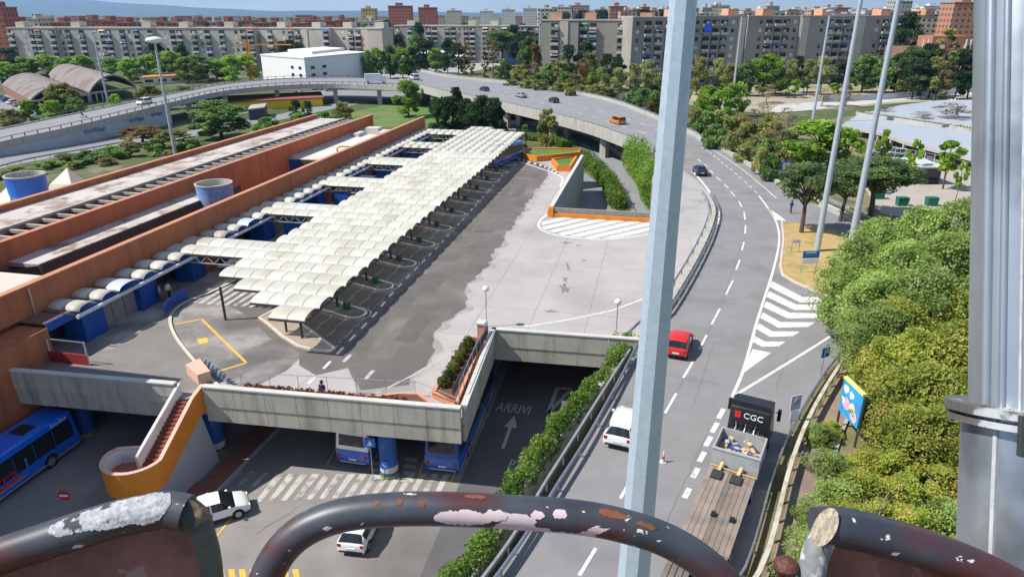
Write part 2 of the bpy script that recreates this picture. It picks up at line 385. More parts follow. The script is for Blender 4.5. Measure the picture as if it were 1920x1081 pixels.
# distant ground-level roads and lawns
def sheet(name, px, z, mat, kind='structure'):
    return MB().poly([G(u, v, z) for u, v in px]).build(name, mat, kind=kind)
lawn_m = M('lawn', (.085, .17, .03), .95, .2, .3, .2, 6, stain=(.16, .17, .06), sscale=.08, s0=.5, s1=.7)
sheet('lawn', ((560, 232), (640, 215), (720, 196), (800, 178), (880, 180), (900, 215), (800, 232), (700, 240)), ZL + .01, lawn_m)
sheet('lawn', ((480, 225), (560, 205), (660, 192), (690, 190), (600, 210), (520, 226)), ZL + .011, lawn_m)
MB().ribbon(*[[G(u, v, ZL + .02) for u, v in q] for q in (((330, 262), (420, 244), (520, 226), (620, 205), (720, 186), (820, 168)), ((330, 250), (420, 234), (520, 215), (620, 194), (720, 177), (800, 164)))]).build('access_road', asph_far, kind='structure')
MB().ribbon(*[[G(u, v, ZL + .02) for u, v in q] for q in (((-60, 330), (60, 303), (160, 284), (250, 268), (340, 258)), ((-60, 306), (60, 282), (160, 265), (250, 254), (340, 247)))]).build('access_road', asph_far, kind='structure')
sheet('yard_paving', ((380, 205), (480, 178), (620, 168), (760, 172), (700, 184), (560, 198), (440, 215)), ZL + .008, asph_far)
sheet('parking_ground', ((0, 215), (0, 180), (40, 172), (130, 190), (90, 205), (40, 225)), ZL + .01, asph_far)
sheet('plaza_paving', ((540, 160), (700, 128), (860, 116), (960, 118), (870, 138), (770, 152), (640, 165)), ZL + .01, M('plaza paving', (.34, .33, .31), .9, .1, .05))
sheet('parking_ground', ((1130, 214), (1100, 190), (1180, 180), (1240, 190), (1262, 215), (1200, 218)), ZL + .01, asph_far)
sheet('dirt_lot', ((1290, 196), (1300, 172), (1420, 158), (1560, 158), (1690, 150), (1900, 152), (1900, 185), (1700, 192), (1560, 205), (1420, 212)), ZL + .01, M('dirt lot', (.34, .29, .22), .95, .12, .1, stain=(.22, .21, .1), sscale=.04, s0=.48, s1=.62))
sheet('dirt_road', ((1440, 212), (1460, 196), (1600, 186), (1760, 172), (1900, 164), (1900, 172), (1760, 182), (1620, 196), (1500, 208)), ZL + .02, M('pale gravel', (.46, .44, .42), .95, .08, .2))
# right-hand upper ground: paved area
sheet('station_square', ((1650, 400), (1620, 350), (1640, 318), (1700, 300), (1920, 330), (1920, 420), (1760, 420)), -.015, M('square paving', (.37, .325, .28), .92, .1, .3))
# ---------------------------------------------------------------- markings
def strip(mb, pts, w, z):
    pts = [Vector(p) for p in pts]; A = []; B = []
    for i, p in enumerate(pts):
        d = pts[min(i + 1, len(pts) - 1)] - pts[max(i - 1, 0)]; d.z = 0; d.normalize(); x = Vector((d.y, -d.x, 0)) * (w / 2)
        A.append((p.x - x.x, p.y - x.y, p.z + z)); B.append((p.x + x.x, p.y + x.y, p.z + z))
    return mb.ribbon(A, B)
def line(name, pts, w, z, mat, parent): return strip(MB(), pts, w, z).build(name, mat, parent)
def dashes(pts, n, w, ln, gap, z, mat, parent, start=0):
    path = spline(pts, 300); tot = plen(path); acc = 0; cum = [0]
    for i in range(1, 300): acc += (path[i] - path[i - 1]).length; cum.append(acc)
    s = start
    while s < tot and n > 0:
        seg = [path[i] for i in range(300) if s <= cum[i] <= s + ln]
        if len(seg) >= 2: line('lane_dash', [seg[0], seg[len(seg) // 2], seg[-1]] if len(seg) > 2 else seg, w, z, mat, parent)
        s += ln + gap; n -= 1
ZP = .013
CEN = [(1083, 1105), (1105, 1055), (1170, 915), (1253, 760), (1290, 690), (1340, 590), (1371, 532), (1383, 497), (1393, 461), (1398, 430), (1396, 404), (1388, 382), (1374, 363), (1347, 335), (1324, 311), (1294, 289)]
# dashes sit where the photograph has them
for a, b in (((1086, 1078), (1117, 1027)), ((1163, 934), (1186, 893)), ((1247, 774), (1268, 737)), ((1281, 708), (1299, 678)), ((1311, 655), (1325, 628)), ((1334, 608), (1350, 578)), ((1361, 552), (1374, 526)), ((1380, 506), (1387, 487)), ((1391, 469), (1395, 453)), ((1397, 438), (1398, 422)), ((1397, 412), (1395, 397)), ((1391, 388), (1385, 377)), ((1378, 368), (1370, 359)), ((1366, 353), (1358, 345)), ((1351, 339), (1343, 331)), ((1338, 326), (1331, 319)), ((1327, 314), (1320, 308)), ((1315, 304), (1308, 298))):
    line('lane_dash', [G(*a), G(*b)], .17, ZP, white, mroad)
for a, b in (((1361, 770), (1345, 800)), ((1352, 787), (1344, 803)),):
    pass
for u, v in ((1352, 775), (1340, 801), (1328, 827), (1316, 856), (1304, 886), (1288, 924)):
    line('lane_dash', [G(u + 5, v - 9), G(u - 5, v + 9)], .3, ZP, white, mroad)
line('edge_line', spline([G(u, v) for u, v in ((1372, 745), (1395, 690), (1420, 600), (1450, 505), (1461, 450), (1455, 415), (1440, 390), (1423, 367))], 40), .22, ZP, white, mroad)
line('edge_line', spline([G(u, v) for u, v in ((1376, 742), (1440, 703), (1510, 660), (1570, 622))], 16), .22, ZP + .003, white, mroad)
for u, v in ((1417, 360), (1407, 350), (1398, 342), (1388, 333), (1380, 326), (1371, 318), (1362, 312), (1354, 305), (1347, 299), (1340, 293), (1332, 287), (1325, 282), (1317, 277)):
    line('lane_dash', [G(u + 2.2, v + 1.8), G(u - 2.2, v - 1.8)], .15, ZP, white, mroad)
line('edge_line', spline([G(u, v) for u, v in ((1456, 372), (1425, 345), (1380, 309), (1322, 272))], 20), .14, ZP, white, mroad)
line('edge_line', spline([G(u, v) for u, v in ((1300, 322), (1320, 346), (1342, 375), (1350, 398), (1347, 420))], 20), .35, ZP, white, mroad)
def zz(x): return Vector((1380 + x[0] / 3.18, 380 + x[1] / 3.18, 0))
for l_, k_, r_ in (((215, 470), (395, 590), (580, 582)), ((197, 530), (360, 635), (660, 628)), ((180, 590), (320, 685), (540, 678)), ((160, 655), (265, 740), (455, 730)), ((137, 720), (215, 795), (365, 785)), ((110, 795), (170, 855), (280, 845))):
    a, b, c = zz(l_), zz(k_), zz(r_); t = 9.5
    q = [(a.x, a.y - 1), (b.x, b.y - t), (c.x + 5, c.y - t * .6), (c.x - 8, c.y + t * .3), (b.x - 4, b.y + 1), (a.x - 5, a.y + t)]
    MB().poly([G(u, v, ZP + .002) for u, v in q[::-1]]).build('chevron_stripe', white, mroad)
MB().poly([G(u, v, ZP + .002) for u, v in ((1411, 654), (1391, 701), (1446, 661))]).build('chevron_stripe', white, mroad)
MB().poly([G(u, v, ZP) for u, v in ((1440, 390), (1456, 412), (1474, 414), (1462, 404))]).build('gore_tip', white, mroad)
# flyover dashes
for base_, n_ in (([(1250, 262), (1160, 235), (1080, 210), (1000, 190), (920, 175)], 14), ([(1240, 245), (1150, 215), (1060, 193), (980, 177), (900, 164)], 14)):
    pts = [G(u, v, zr(v)) for u, v in base_]
    dashes(pts, n_, .22, 3.0, 4.5, .02, white, flyo)
# deck lane dashes
deck_mark = thing('deck_markings', 'white and yellow paint marks on the bus deck beside the canopy', 'road marking', L(-23, 40))
dp = [G(577, 720), G(615, 682), G(651, 643), G(702, 590), G(740, 545), G(840, 442), G(905, 370), G(945, 325)]
dashes(dp, 60, .22, 1.25, 1.05, .012, white, deck_mark)
for a, b in (((644, 678), (658, 664)), ((686, 710), (700, 694))): line('lane_dash', [G(*a), G(*b)], .3, .012, white_worn, deck_mark)
line('edge_line', [G(700, 740), G(770, 705), G(855, 655), G(905, 617)], .16, .008, white_worn, deck_mark)
line('edge_line', [G(985, 612), G(1060, 600), G(1148, 582), G(1206, 560)], .18, .012, white, deck_mark)
for i in range(14):
    u, v = 354 + 16.0 * i, 567.5 + 1.1 * i
    q = [(u, v), (u + 8, v + .4), (u + 66, v - 36), (u + 58, v - 36.5)]
    MB().poly([G(a, b, .012) for a, b in q]).build('zebra_stripe', white_worn, deck_mark)
for a, b in (((328, 608), (378, 598)), ((378, 598), (462, 680)), ((462, 680), (402, 698))): line('yellow_line', [G(*a), G(*b)], .2, .012, yellow, deck_mark)
MB().poly([G(u, v, .012) for u, v in ((369, 635), (388, 632), (392, 641), (374, 645))]).build('yellow_patch', yellow, deck_mark)
# hatch in front of the parapet of the cutting
def arc(u):
    pts = [(1010, 412), (1016, 430), (1050, 441), (1110, 447.5), (1160, 446), (1226, 437)]
    for (a, b), (c, d) in zip(pts, pts[1:]):
        if a <= u <= c: return b + (d - b) * (u - a) / (c - a)
    return 440
for i in range(11):
    vb = 408 + i * 9.5      # v where the band meets u = 1010
    pts = []
    def band(off):
        out = []
        for u in np.linspace(1011, 1224, 44):
            v = vb + off - (u - 1010) * .235
            if 406 <= v <= arc(u): out.append((u, v))
        return out
    t, b = band(0), band(6.0)
    if len(t) > 2 and len(b) > 2: MB().poly([G(u, v, .012) for u, v in (t[0], t[-1], b[-1], b[0])]).build('hatch_stripe', white, deck_mark)
line('edge_line', spline([G(u, v) for u, v in ((1040, 398), (1022, 405), (1010, 418), (1016, 431), (1050, 442), (1110, 448.5), (1160, 447), (1226, 438))], 40), .3, .014, white, deck_mark)
line('edge_line', spline([G(u, v) for u, v in ((975, 303), (1010, 315), (1040, 325), (1055, 335), (1050, 350))], 20), .3, .014, white, deck_mark)
MB().poly([G(u, v, .015) for u, v in ((1024, 406), (1040, 400), (1044, 404), (1034, 405.5))]).build('red_mark', M('red road paint', (.5, .04, .03), .8), deck_mark)
# dark tyre and oil spots on the slabs
for u, v, a, b in ((1062, 455, 1.2, .5), (1058, 540, .8, 1.6), (1085, 460, .7, .3), (1060, 524, .5, .9), (1065, 500, .3, 1.8), (1032, 583, 1.0, .4), (1095, 488, .5, .25)):
    c = G(u, v, .006); q = []
    for k in range(12):
        an = k * PI / 6; r = .8 + .35 * math.sin(k * 2.3 + u); q.append((c.x + a * .6 * r * math.cos(an), c.y + b * .9 * r * math.sin(an), .006))
    MB().poly(q).build('oil_spot', M('oil stain', (.2, .185, .175), .8, .2, 1.5), deck_mark)
# lower yard marks
yard_mark = thing('yard_markings', 'worn white crossing and lane words on the lower yard', 'road marking', G(650, 905, ZL))
ZY = ZL + .016
for i in range(15):
    u, v = 478 + 24 * i, 940 - 1.2 * i
    q = [(u, v), (u + 11, v + .3), (u + 11 + 44 * (1 - i / 26), v - 52 + i * 1.2), (u + 40 * (1 - i / 26), v - 52 + i * 1.2)]
    MB().poly([G(a, b, ZY) for a, b in q]).build('zebra_stripe', white_worn, yard_mark)
for i in range(4):
    u, v = 395 + 25 * i, 905 + 2 * i
    q = [(u, v), (u + 9, v + .3), (u + 34, v - 26), (u + 26, v - 26)]
    MB().poly([G(a, b, ZY + .006) for a, b in q]).build('zebra_stripe', white_worn, yard_mark)
for a, b in (((612, 873), (650, 805)), ((693, 880), (712, 838)), ((612, 873), (632, 878)), ((785, 893), (800, 850)), ((846, 903), (960, 600)), ((785, 893), (846, 903))):
    line('yellow_line', [G(a[0], a[1], ZL), G(b[0], b[1], ZL)], .14, .028, yellow, yard_mark)
for i in range(4):
    q = [(700 - i * 4, 896 - i * 13), (722 - i * 3, 899 - i * 13), (724 - i * 3, 892 - i * 13), (703 - i * 4, 889 - i * 13)]
    MB().poly([G(a, b, ZY + .009) for a, b in q]).build('hatch_stripe', white_worn, yard_mark)
    q = [(752 + i * 2, 902 - i * 13), (775 + i * 2, 905 - i * 13), (777 + i * 2, 898 - i * 13), (755 + i * 2, 895 - i * 13)]
    MB().poly([G(a, b, ZY + .009) for a, b in q]).build('hatch_stripe', white_worn, yard_mark)
for i in range(8): # yellow blocks low in the picture
    u = 412 + 20 * i
    MB().poly([G(a, b, ZY) for a, b in ((u, 1096), (u + 12, 1096), (u + 8, 1066), (u - 4, 1066))]).build('yellow_block', yellow, yard_mark)
line('yellow_line', [G(402, 1010, ZL), G(458, 940, ZL)], .14, .016, yellow, yard_mark)
# words, arrow and triangle on the lower road
wm = M('faded road lettering', (.42, .42, .42), .85, .15, 2)
p = G(960, 773, ZL + .02); r_ = (G(1000, 776, ZL) - G(940, 768, ZL)).normalized(); up_ = Vector((-r_.y, r_.x, 0))
def road_word(t, p, r, size, stretch):
    me = text_mesh(t, size, wm, 'road_word'); up = Vector((-r.y, r.x, 0)) * stretch
    m = Matrix((r, up, Vector((0, 0, 1)))).transposed().to_4x4(); m.translation = p; me.transform(m); put('road_word', me, yard_mark)
road_word('ARRIVI', p, r_, .95, 2.0)
road_word('PARTENZE', G(1010, 886, ZL + .02), r_, .95, 1.6)
aw = [(0, -2.6), (.12, -2.6), (.12, .2), (.5, .2), (0, 1.9), (-.5, .2), (-.12, .2), (-.12, -2.6)]
c = G(956, 803, ZL + .02)
dv = (G(965, 780, ZL) - G(946, 832, ZL)).normalized(); dx = Vector((dv.y, -dv.x, 0))
MB().poly([c + dx * a + dv * b for a, b in aw]).build('road_arrow', wm, yard_mark)
tri = [(1028, 773), (1045, 727), (1072, 729)]
for a, b in zip(tri, tri[1:] + tri[:1]): line('road_triangle', [G(a[0], a[1], ZL), G(b[0], b[1], ZL)], .3, .02, wm, yard_mark)
MB().poly([G(u, v, ZL + .019) for u, v in ((1075, 755), (1098, 757), (1085, 775), (1072, 782))]).build('lit_sliver', M('reddish lit sliver', (.33, .24, .2), .9), yard_mark)  # sliver of sunlight on the shaded road, painted as a reddish patch

# patches, seams and cracks in the asphalt
rg = random.Random(31)
pm_ = [M('dark patch', (.117, .107, .097), .85, .15, .6), M('pale patch', (.148, .135, .122), .88, .12, .6), M('mid patch', (.138, .126, .114), .88, .12, .6)]
for i in range(34):
    b0 = rg.uniform(-23.5, -18.5); s0 = rg.uniform(42, 108); w_, l_ = rg.uniform(.6, 2.6), rg.uniform(1.2, 6); k = rg.uniform(-.6, .6)
    q = [(b0, s0), (b0 + w_, s0 + k), (b0 + w_ + rg.uniform(-.3, .3), s0 + l_ + k), (b0 + rg.uniform(-.3, .3), s0 + l_)]
    MB().poly([L(b, s, .0045 + .0002 * i) for b, s in q]).build('asphalt_patch', rg.choice(pm_), deck_mark)
crk = M('crack filler', (.13, .126, .124), .9, .2, 2)
def crack(a, b, n, amp, w, z, parent, seed):
    rg = random.Random(seed); a, b = Vector(a), Vector(b); d = b - a; x = Vector((-d.y, d.x, 0)).normalized()
    line('crack', [a.lerp(b, i / n) + x * (rg.uniform(-amp, amp) if 0 < i < n else 0) for i in range(n + 1)], w, z, crk, parent)
for i, (p, q) in enumerate((((1180, 900), (1345, 590)), ((1345, 590), (1398, 440)), ((1398, 440), (1345, 335)), ((1250, 980), (1330, 800)), ((1290, 560), (1420, 575)), ((1230, 700), (1350, 720)), ((1480, 655), (1455, 730)), ((1300, 640), (1390, 620)), ((1150, 960), (1270, 985)), ((1300, 760), (1340, 640)))): crack(G(*p), G(*q), 22, .06, .032, .0105, mroad, 50 + i)
for i in range(8):
    b0 = rg.uniform(-40, -27); s0 = rg.uniform(36, 43); crack(L(b0, s0), L(b0 + rg.uniform(-4, 4), s0 + rg.uniform(-3, 3)), 12, .08, .03, .0075, deck_mark, 80 + i)
for i in range(2): crack(G(480 + 90 * i, 1000 + 12 * i, ZL), G(560 + 80 * i, 950 + 25 * i, ZL), 14, .1, .03, .012, yard_mark, 120 + i)
tm_ = M('tyre polish', (.165, .16, .158), .8, .1, .5)
# ================================================================ STATION BUILDING
roofm = M('stained roof', (.5, .455, .42), .9, .1, .35, col2=(.25, .17, .13), t0=.5, t1=.6, stain=(.38, .3, .25), sscale=.2, s0=.5, s1=.75)
roof_w = M('pale roof membrane', (.62, .58, .53), .85, .08, .3, stain=(.45, .4, .36), sscale=.15)
darkslab = M('dark slab', (.055, .05, .052), .85, .2, .4)
st = thing('station_building', 'long red-brown metro station with three parallel parapet walls', 'building', L(-56, 60, ZL))
def lp(name, mat, boxes, parent=st):
    mb = MB()
    for b in boxes: mb.lbox(*b)
    return mb.build(name, mat, parent)
W1 = lp('long_wall', brick, [(-45.5, 33.2, 2.95, -45.0, 130.5, 5.2)])
lp('coping', coping, [(-45.55, 33.1, 5.2, -44.95, 130.6, 5.3)], W1)
W2 = lp('long_wall', brick, [(-56.5, 41.5, -3, -56.0, 130.8, 5.2)])
lp('coping', coping, [(-56.55, 41.4, 5.2, -55.95, 130.9, 5.3)], W2)
W3 = lp('long_wall', brick, [(-67.5, 38, -3, -67.0, 128.6, 5.2)])
lp('coping', coping, [(-67.55, 38, 5.2, -66.95, 128.7, 5.3)], W3)
lp('lower_wall', brick, [(-62, 31.5, ZL, -45.9, 33.2, 5.0), (-45.9, 33.2, ZL, -45, 130.4, -1.3), (-46.6, 33.2, -1.3, -45.9, 130.4, 2.95)])
lp('corner_pier', brick, [(-46.5, 31.8, ZL, -42.75, 37.4, 2.6), (-46.5, 31.8, 2.6, -44.98, 33.2, 5.19)])
lp('corner_roof', M('pink roof', (.62, .5, .42), .85, .06, .5), [(-62, 31.6, 5.0, -46.0, 41, 5.12)])
lp('roof_slab', roofm, [(-67, 38, 4.2, -61.2, 128.4, 4.6)])
lp('roof_kerb', conc, [(-61.3, 38, 4.6, -60.9, 128.4, 4.85)])
lp('skylight_pit', darkslab, [(-60.9, 38, 1.0, -56.5, 128.4, 2.4)])
for i in range(46):
    s = 42.5 + i * 1.9
    lp('skylight_beam', conc, [(-60.9, s, 4.3, -56.5, s + .3, 4.6)])
lp('roof_slab', roofm, [(-56, 47, 3.0, -52.8, 75.5, 3.4)])
# sloping dark slabs beside the trench
for i in range(6):
    s0 = 47 + i * 5.2; s1 = s0 + 5.16
    MB().hexa([L(-52.8, s0, 3.3), L(-52.1, s0, -2.6), L(-52.1, s1, -2.6), L(-52.8, s1, 3.3)], [L(-52.6, s0, 3.36), L(-51.8, s0, -2.4), L(-51.8, s1, -2.4), L(-52.6, s1, 3.36)]).build('sloping_slab', darkslab, st)
MB().hexa([L(-56, 44.5, 3.3), L(-55.6, 43.8, -2.6), L(-52.1, 46.8, -2.6), L(-52.8, 46.9, 3.3)], [L(-56, 44.3, 3.36), L(-55.5, 43.6, -2.4), L(-51.9, 46.6, -2.4), L(-52.6, 46.8, 3.36)]).build('sloping_slab', darkslab, st)
lp('trench_floor', gm, [(-56, 36, -2.9, -46.6, 82, -2.75)])
RW = lp('roof_slab', roof_w, [(-56, 97, 2.6, -45.6, 127.5, 3.0)])
lp('gutter', conc, [(-56, 97, 3.0, -55.3, 127.5, 3.35)], RW)
lp('court_floor', conc, [(-56, 78.4, -.4, -46.6, 97, -.2)])
for i in range(6):
    b0 = -56 + i * 1.6
    lp('blue_panel' if i == 0 else 'dark_panel', blue_p if i == 0 else darkslab, [(b0, 96.85, -.2, b0 + 1.52, 97, 2.9)])
MB().tube([L(-48.5, 98.5, 3), L(-48.5, 98.5, 4.6), L(-48, 98.6, 4.9), L(-46.6, 98.8, 4.9)], .14, 8).build('vent_pipe', M('yellow pipe', (.5, .34, .04), .6), st)
lp('roof_unit', conc_l, [(-53.5, 121, 3, -51, 123, 4.2), (-50.6, 119.5, 3, -49.5, 122, 3.7), (-54.6, 118, 3, -53.6, 121, 3.6)])
# ground storey under the canopy
lp('shop_roof', M('brown roof felt', (.2, .1, .07), .9), [(-45.9, 37.4, 2.8, -42.9, 130, 2.94)])
FA = lp('fascia', blue_p, [(-42.9, 37.4, 2.3, -42.7, 130, 2.95)])
lp('shop_back', darkslab, [(-45.8, 37.4, 0, -45.4, 130, 2.8)])
s = 37.6; k = 0
pinkish = M('shop shutter', (.27, .22, .2), .6, .1, 1.0)
while s < 126:
    kind = [3, 0, 1, 1, 1, 0, 3, 3, 0, 2, 2, 0, 3][k % 13]; wdt = [2.6, 2.2, 1.35, 1.35, 1.35, 2.2, 2.4, 2.4, 2.0, 1.5, 1.5, 2.2, 3.0][k % 13]
    if kind == 0: lp('kiosk_panel', blue_p, [(-44.4, s, .0, -42.45, s + wdt, 2.29)])
    if kind == 1: lp('shutter', pinkish, [(-43.1, s, 0, -42.95, s + wdt - .08, 2.25)])
    if kind == 2: lp('brick_panel', brick, [(-43.1, s, 0, -42.95, s + wdt - .08, 2.25)])
    s += wdt; k += 1
tb = thing('light_tube_run', 'long white tube of lights along the blue station fascia', 'light fitting', L(-42.3, 80, 0))
for i in range(15): 
    s0 = 39.6 + i * 6
    MB().tube([L(-42.2, s0, 2.55), L(-42.2, s0 + 5.9, 2.55)], .16, 10).build('tube_section', M('white tube casing', (.62, .61, .6), .5), tb)
# drain pipes on the brick
for b, s in ((-44.85, 34.3), (-44.85, 38.6)):
    MB().tube([L(b, s, 5.1), L(b, s, -.5 if s < 35 else 2.9)], .07, 6).build('drain_pipe', steel, st)
# low red barrier and dark booth by the pier
bo = thing('red_barrier', 'low dark red barrier panel on steel posts by the brick pier', 'barrier', L(-41, 37.2))
MB().lbox(-42.7, 36.9, .05, -39.4, 37.0, .95).build('panel', M('dark red panel', (.3, .03, .03), .6), bo)
for b in (-42.6, -39.4): MB().tube([L(b, 36.95, 0), L(b, 36.95, 2.0)], .05, 6).build('post', conc_l, bo)
MB().lbox(-42.6, 36.93, 1.9, -39.4, 36.99, 2.0).build('rail', steel, bo)
# unseen tall block added west of the yard to cast shade over it
blk = thing('yard_shade_block', 'unseen tall red-brown block added to shade the lower yard', 'building', L(-54, 16, ZL))
MB().lbox(-66, 9, ZL, -45.2, 31.4, 17.0).build('wall', brick, blk)
MB().lbox(-66.2, 8.8, 17.0, -45.0, 31.5, 17.3).build('coping', coping, blk)
for i in range(5):
    for j in range(4): MB().lbox(-45.22, 11 + i * 4.2, -2 + j * 4.6, -45.1, 13.4 + i * 4.2, -.4 + j * 4.6).build('window', glassmat('window glass'), blk)
# cylinders and tent skylights
def drum(u, v, z, r, h, mat, label):
    c = G(u, v, z); o = thing('vent_drum', label, 'vent', c)
    MB().lathe(c, [(r * .93, 0), (r, h), (r * 1.02, h + .02)], 28).build('shell', mat, o, smooth=False)
    MB().lathe(c, [(r * 1.03, h), (r * 1.03, h + .16), (r * .93, h + .16), (r * .93, h - .7)], 28).build('rim', conc, o)
    MB().lathe(c, [(.01, h - .6), (r * .93, h - .6)], 28).build('lid', conc_l, o); return o
drum(63, 392, 1.6, 2.15, 4.2, M('blue drum paint', (.02, .13, .5), .5, .12, 1.0, stain=(.3, .4, .5), sscale=.5, s0=.56, s1=.75), 'deep blue concrete vent drum beyond the outer wall')
drum(410, 402, 1.2, 2.1, 3.8, M('faded blue drum paint', (.13, .29, .58), .6, .12, 1.0, stain=(.35, .42, .52), sscale=.6, s0=.5, s1=.75), 'faded pale blue vent drum with rusty rim between brick walls')
lp('outer_roof', roof_w, [(-80, 38, 1.0, -68, 118, 1.4)])
tentm = M('cream skylight sheet', (.66, .62, .5), .6, .06, 1.0)
for i, (u, v) in enumerate(((18, 398), (128, 358))):
    c = G(u, v, 1.4); o = thing('tent_skylight', ('cream tent-shaped skylight close before the deep blue drum' if i == 0 else 'cream tent-shaped skylight just past the deep blue drum'), 'skylight', c)
    q = [c + Vector((a, b, 0)) for a, b in ((-1.9, -1.9), (1.9, -1.9), (1.9, 1.9), (-1.9, 1.9))]; ap = c + Vector((.6, 0, 3.2)); mid = [x.lerp(ap, .25) + Vector((0, 0, .5)) for x in q]
    mb = MB()
    for a in range(4): b = (a + 1) % 4; mb.poly([q[a], q[b], mid[b], mid[a]]).poly([mid[a], mid[b], ap])
    mb.build('hood', tentm, o)
    MB().box(c.x - 2, c.y - 2, c.z - .1, c.x + 2, c.y + 2, c.z + .02).build('kerb', conc, o)
# ================================================================ CANOPY
PW, PITCH, S0, BR = 1.47, 2.35, 42.7, -24.3
polym = M('cream polycarbonate', (.76, .74, .65), .45, .06, .25, stain=(.6, .56, .44), sscale=.35, s0=.48, s1=.75, spec=.4, rnd=.09)
def see_through(m, tl, tp):
    n = m.node_tree.nodes; l = m.node_tree.links; p = n['Principled BSDF']; o = n['Material Output']; t = n.new('ShaderNodeBsdfTranslucent'); l.new(p.inputs['Base Color'].links[0].from_socket, t.inputs[0])
    a = n.new('ShaderNodeMixShader'); a.inputs[0].default_value = tl; l.new(p.outputs[0], a.inputs[1]); l.new(t.outputs[0], a.inputs[2])
    r = n.new('ShaderNodeBsdfTransparent'); b = n.new('ShaderNodeMixShader'); b.inputs[0].default_value = tp; l.new(a.outputs[0], b.inputs[1]); l.new(r.outputs[0], b.inputs[2]); l.new(b.outputs[0], o.inputs[0])
see_through(polym, .15, .32)
patchm = M('bluish polycarbonate', (.5, .54, .62), .35, .05, .5)
can = thing('bus_canopy', 'wide cream canopy of barrel-vault sheets over the bus bays', 'canopy', L(-34, 85))
def vault_mesh():
    mb = MB(); n = 7; R = []
    for k in range(n + 1):
        a = PI * k / n; R.append((-math.cos(a) * (PITCH / 2 - .03), math.sin(a) ** .9 * .37))
    for t in (0, .03):
        for b in (.0, PW - .06):
            for y, z in R: mb.v.append((b, y, z - t))
    m = n + 1
    for k in range(n):
        mb.f.append([k, k + 1, m + k + 1, m + k]); mb.f.append([2 * m + k + 1, 2 * m + k, 3 * m + k, 3 * m + k + 1])
        mb.f.append([k + 1, k, 2 * m + k, 2 * m + k + 1]); mb.f.append([m + k, m + k + 1, 3 * m + k + 1, 3 * m + k])
    return mb
nar = vault_mesh(); nar.v = [(x, y * .74 + .2, z * .95) for x, y, z in nar.v]; vmn = nar.mesh('vault_panel', polym, True)
vm = vault_mesh().mesh('vault_panel', polym, True); vm2 = vault_mesh().mesh('vault_panel', patchm, True)
try:
    for q in (vm, vm2): q.set_sharp_from_angle(angle=math.radians(50))
except Exception: pass
cells = []
def cols(i):
    full = i >= 5 and i % 6 in (5, 0)
    if i < 0: return [12, 13]
    if i == 0: return [0, 1, 12, 13]
    if i == 1: return list(range(4)) + [12, 13]
    if i == 2: return list(range(6)) + [12, 13]
    if i in (3, 4): return list(range(8)) + [12, 13]
    if i == 37: return list(range(3, 8))
    if i == 38: return list(range(5, 8))
    if full: return list(range(14))
    return list(range(8)) + [12, 13]
for i in range(-1, 39):
    for c in cols(i): cells.append((i, c))
cells.sort(key=lambda t: t[0])
far = MB()
for j, (i, c) in enumerate(cells):
    b = BR - (c + 1) * PW; s = S0 + i * PITCH; p = L(b, s, 3.0)
    if j < 300:
        o = put('vault_panel', vm2 if (i, c) in ((1, 12), (9, 12), (13, 9), (12, 10)) else (vmn if c >= 12 and len(cols(i)) < 14 else vm), can, loc=p, rz=-AX)
        o.matrix_parent_inverse = Matrix.Translation(-can.location)
    else:
        k0 = len(far.v); vv = vault_mesh()
        far.v += [tuple(L(b + x, s + y, 3.0 + z)) for x, y, z in vv.v]; far.f += [[k0 + a for a in f] for f in vv.f]
far.build('vault_panels_beyond', polym, can, kind='stuff', smooth=True)
# frame: posts, edge beams, trusses
postm = M('dark green post paint', (.035, .05, .05), .5)
for k in range(14):
    s = 44.4 + 6.4 * k
    if s > 130: break
    po = MB().tube([L(-26.4, s, 0), L(-26.4, s, 3.0)], .11, 8).build('post', postm, can)
    MB().beam(L(-26.4, s, 2.0), L(-24.6, s, 2.85), .1, .1).beam(L(-26.4, s, 2.0), L(-28.2, s, 2.85), .1, .1).build('bracket', postm, po)
    MB().tube([L(-34.5, s + 2, 0), L(-34.5, s + 2, 3.0)], .11, 8).build('post', postm, can)
MB().tube([L(-28.2, 45.2, 0), L(-28.2, 45.2, 3.0)], .1, 8).build('post', postm, can)
for i in range(0, 39):
    s = S0 + (i - .5) * PITCH; cc = cols(i); m_ = [c for c in cc if c < 12 or len(cc) == 14]
    b0 = BR - (max(m_) + 1) * PW
    MB().lbox(b0, s - .06, 2.86, BR, s + .06, 3.02).build('purlin', steel_d, can)
    if len(cc) == 14 and i % 6 == 5:     # truss under each bridging row
        mb = MB().beam(L(-44, s, 2.2), L(-36, s, 2.2), .08, .08)
        for q in range(6): mb.beam(L(-44 + q * 1.4, s, 2.2), L(-43.3 + q * 1.4, s, 2.9), .06, .06).beam(L(-43.3 + q * 1.4, s, 2.9), L(-42.6 + q * 1.4, s, 2.2), .06, .06)
        mb.build('truss', conc, can)
for i in range(-1, 37):
    s = S0 + (i - .5) * PITCH; MB().lbox(-44.9, s - .05, 2.9, -41.95, s + .05, 3.0).build('purlin', steel_d, can)
MB().lbox(-24.42, 42, 2.84, -24.3, 128, 2.98).lbox(-36.1, 52, 2.84, -36.0, 130, 2.98).build('edge_beam', steel_d, can)
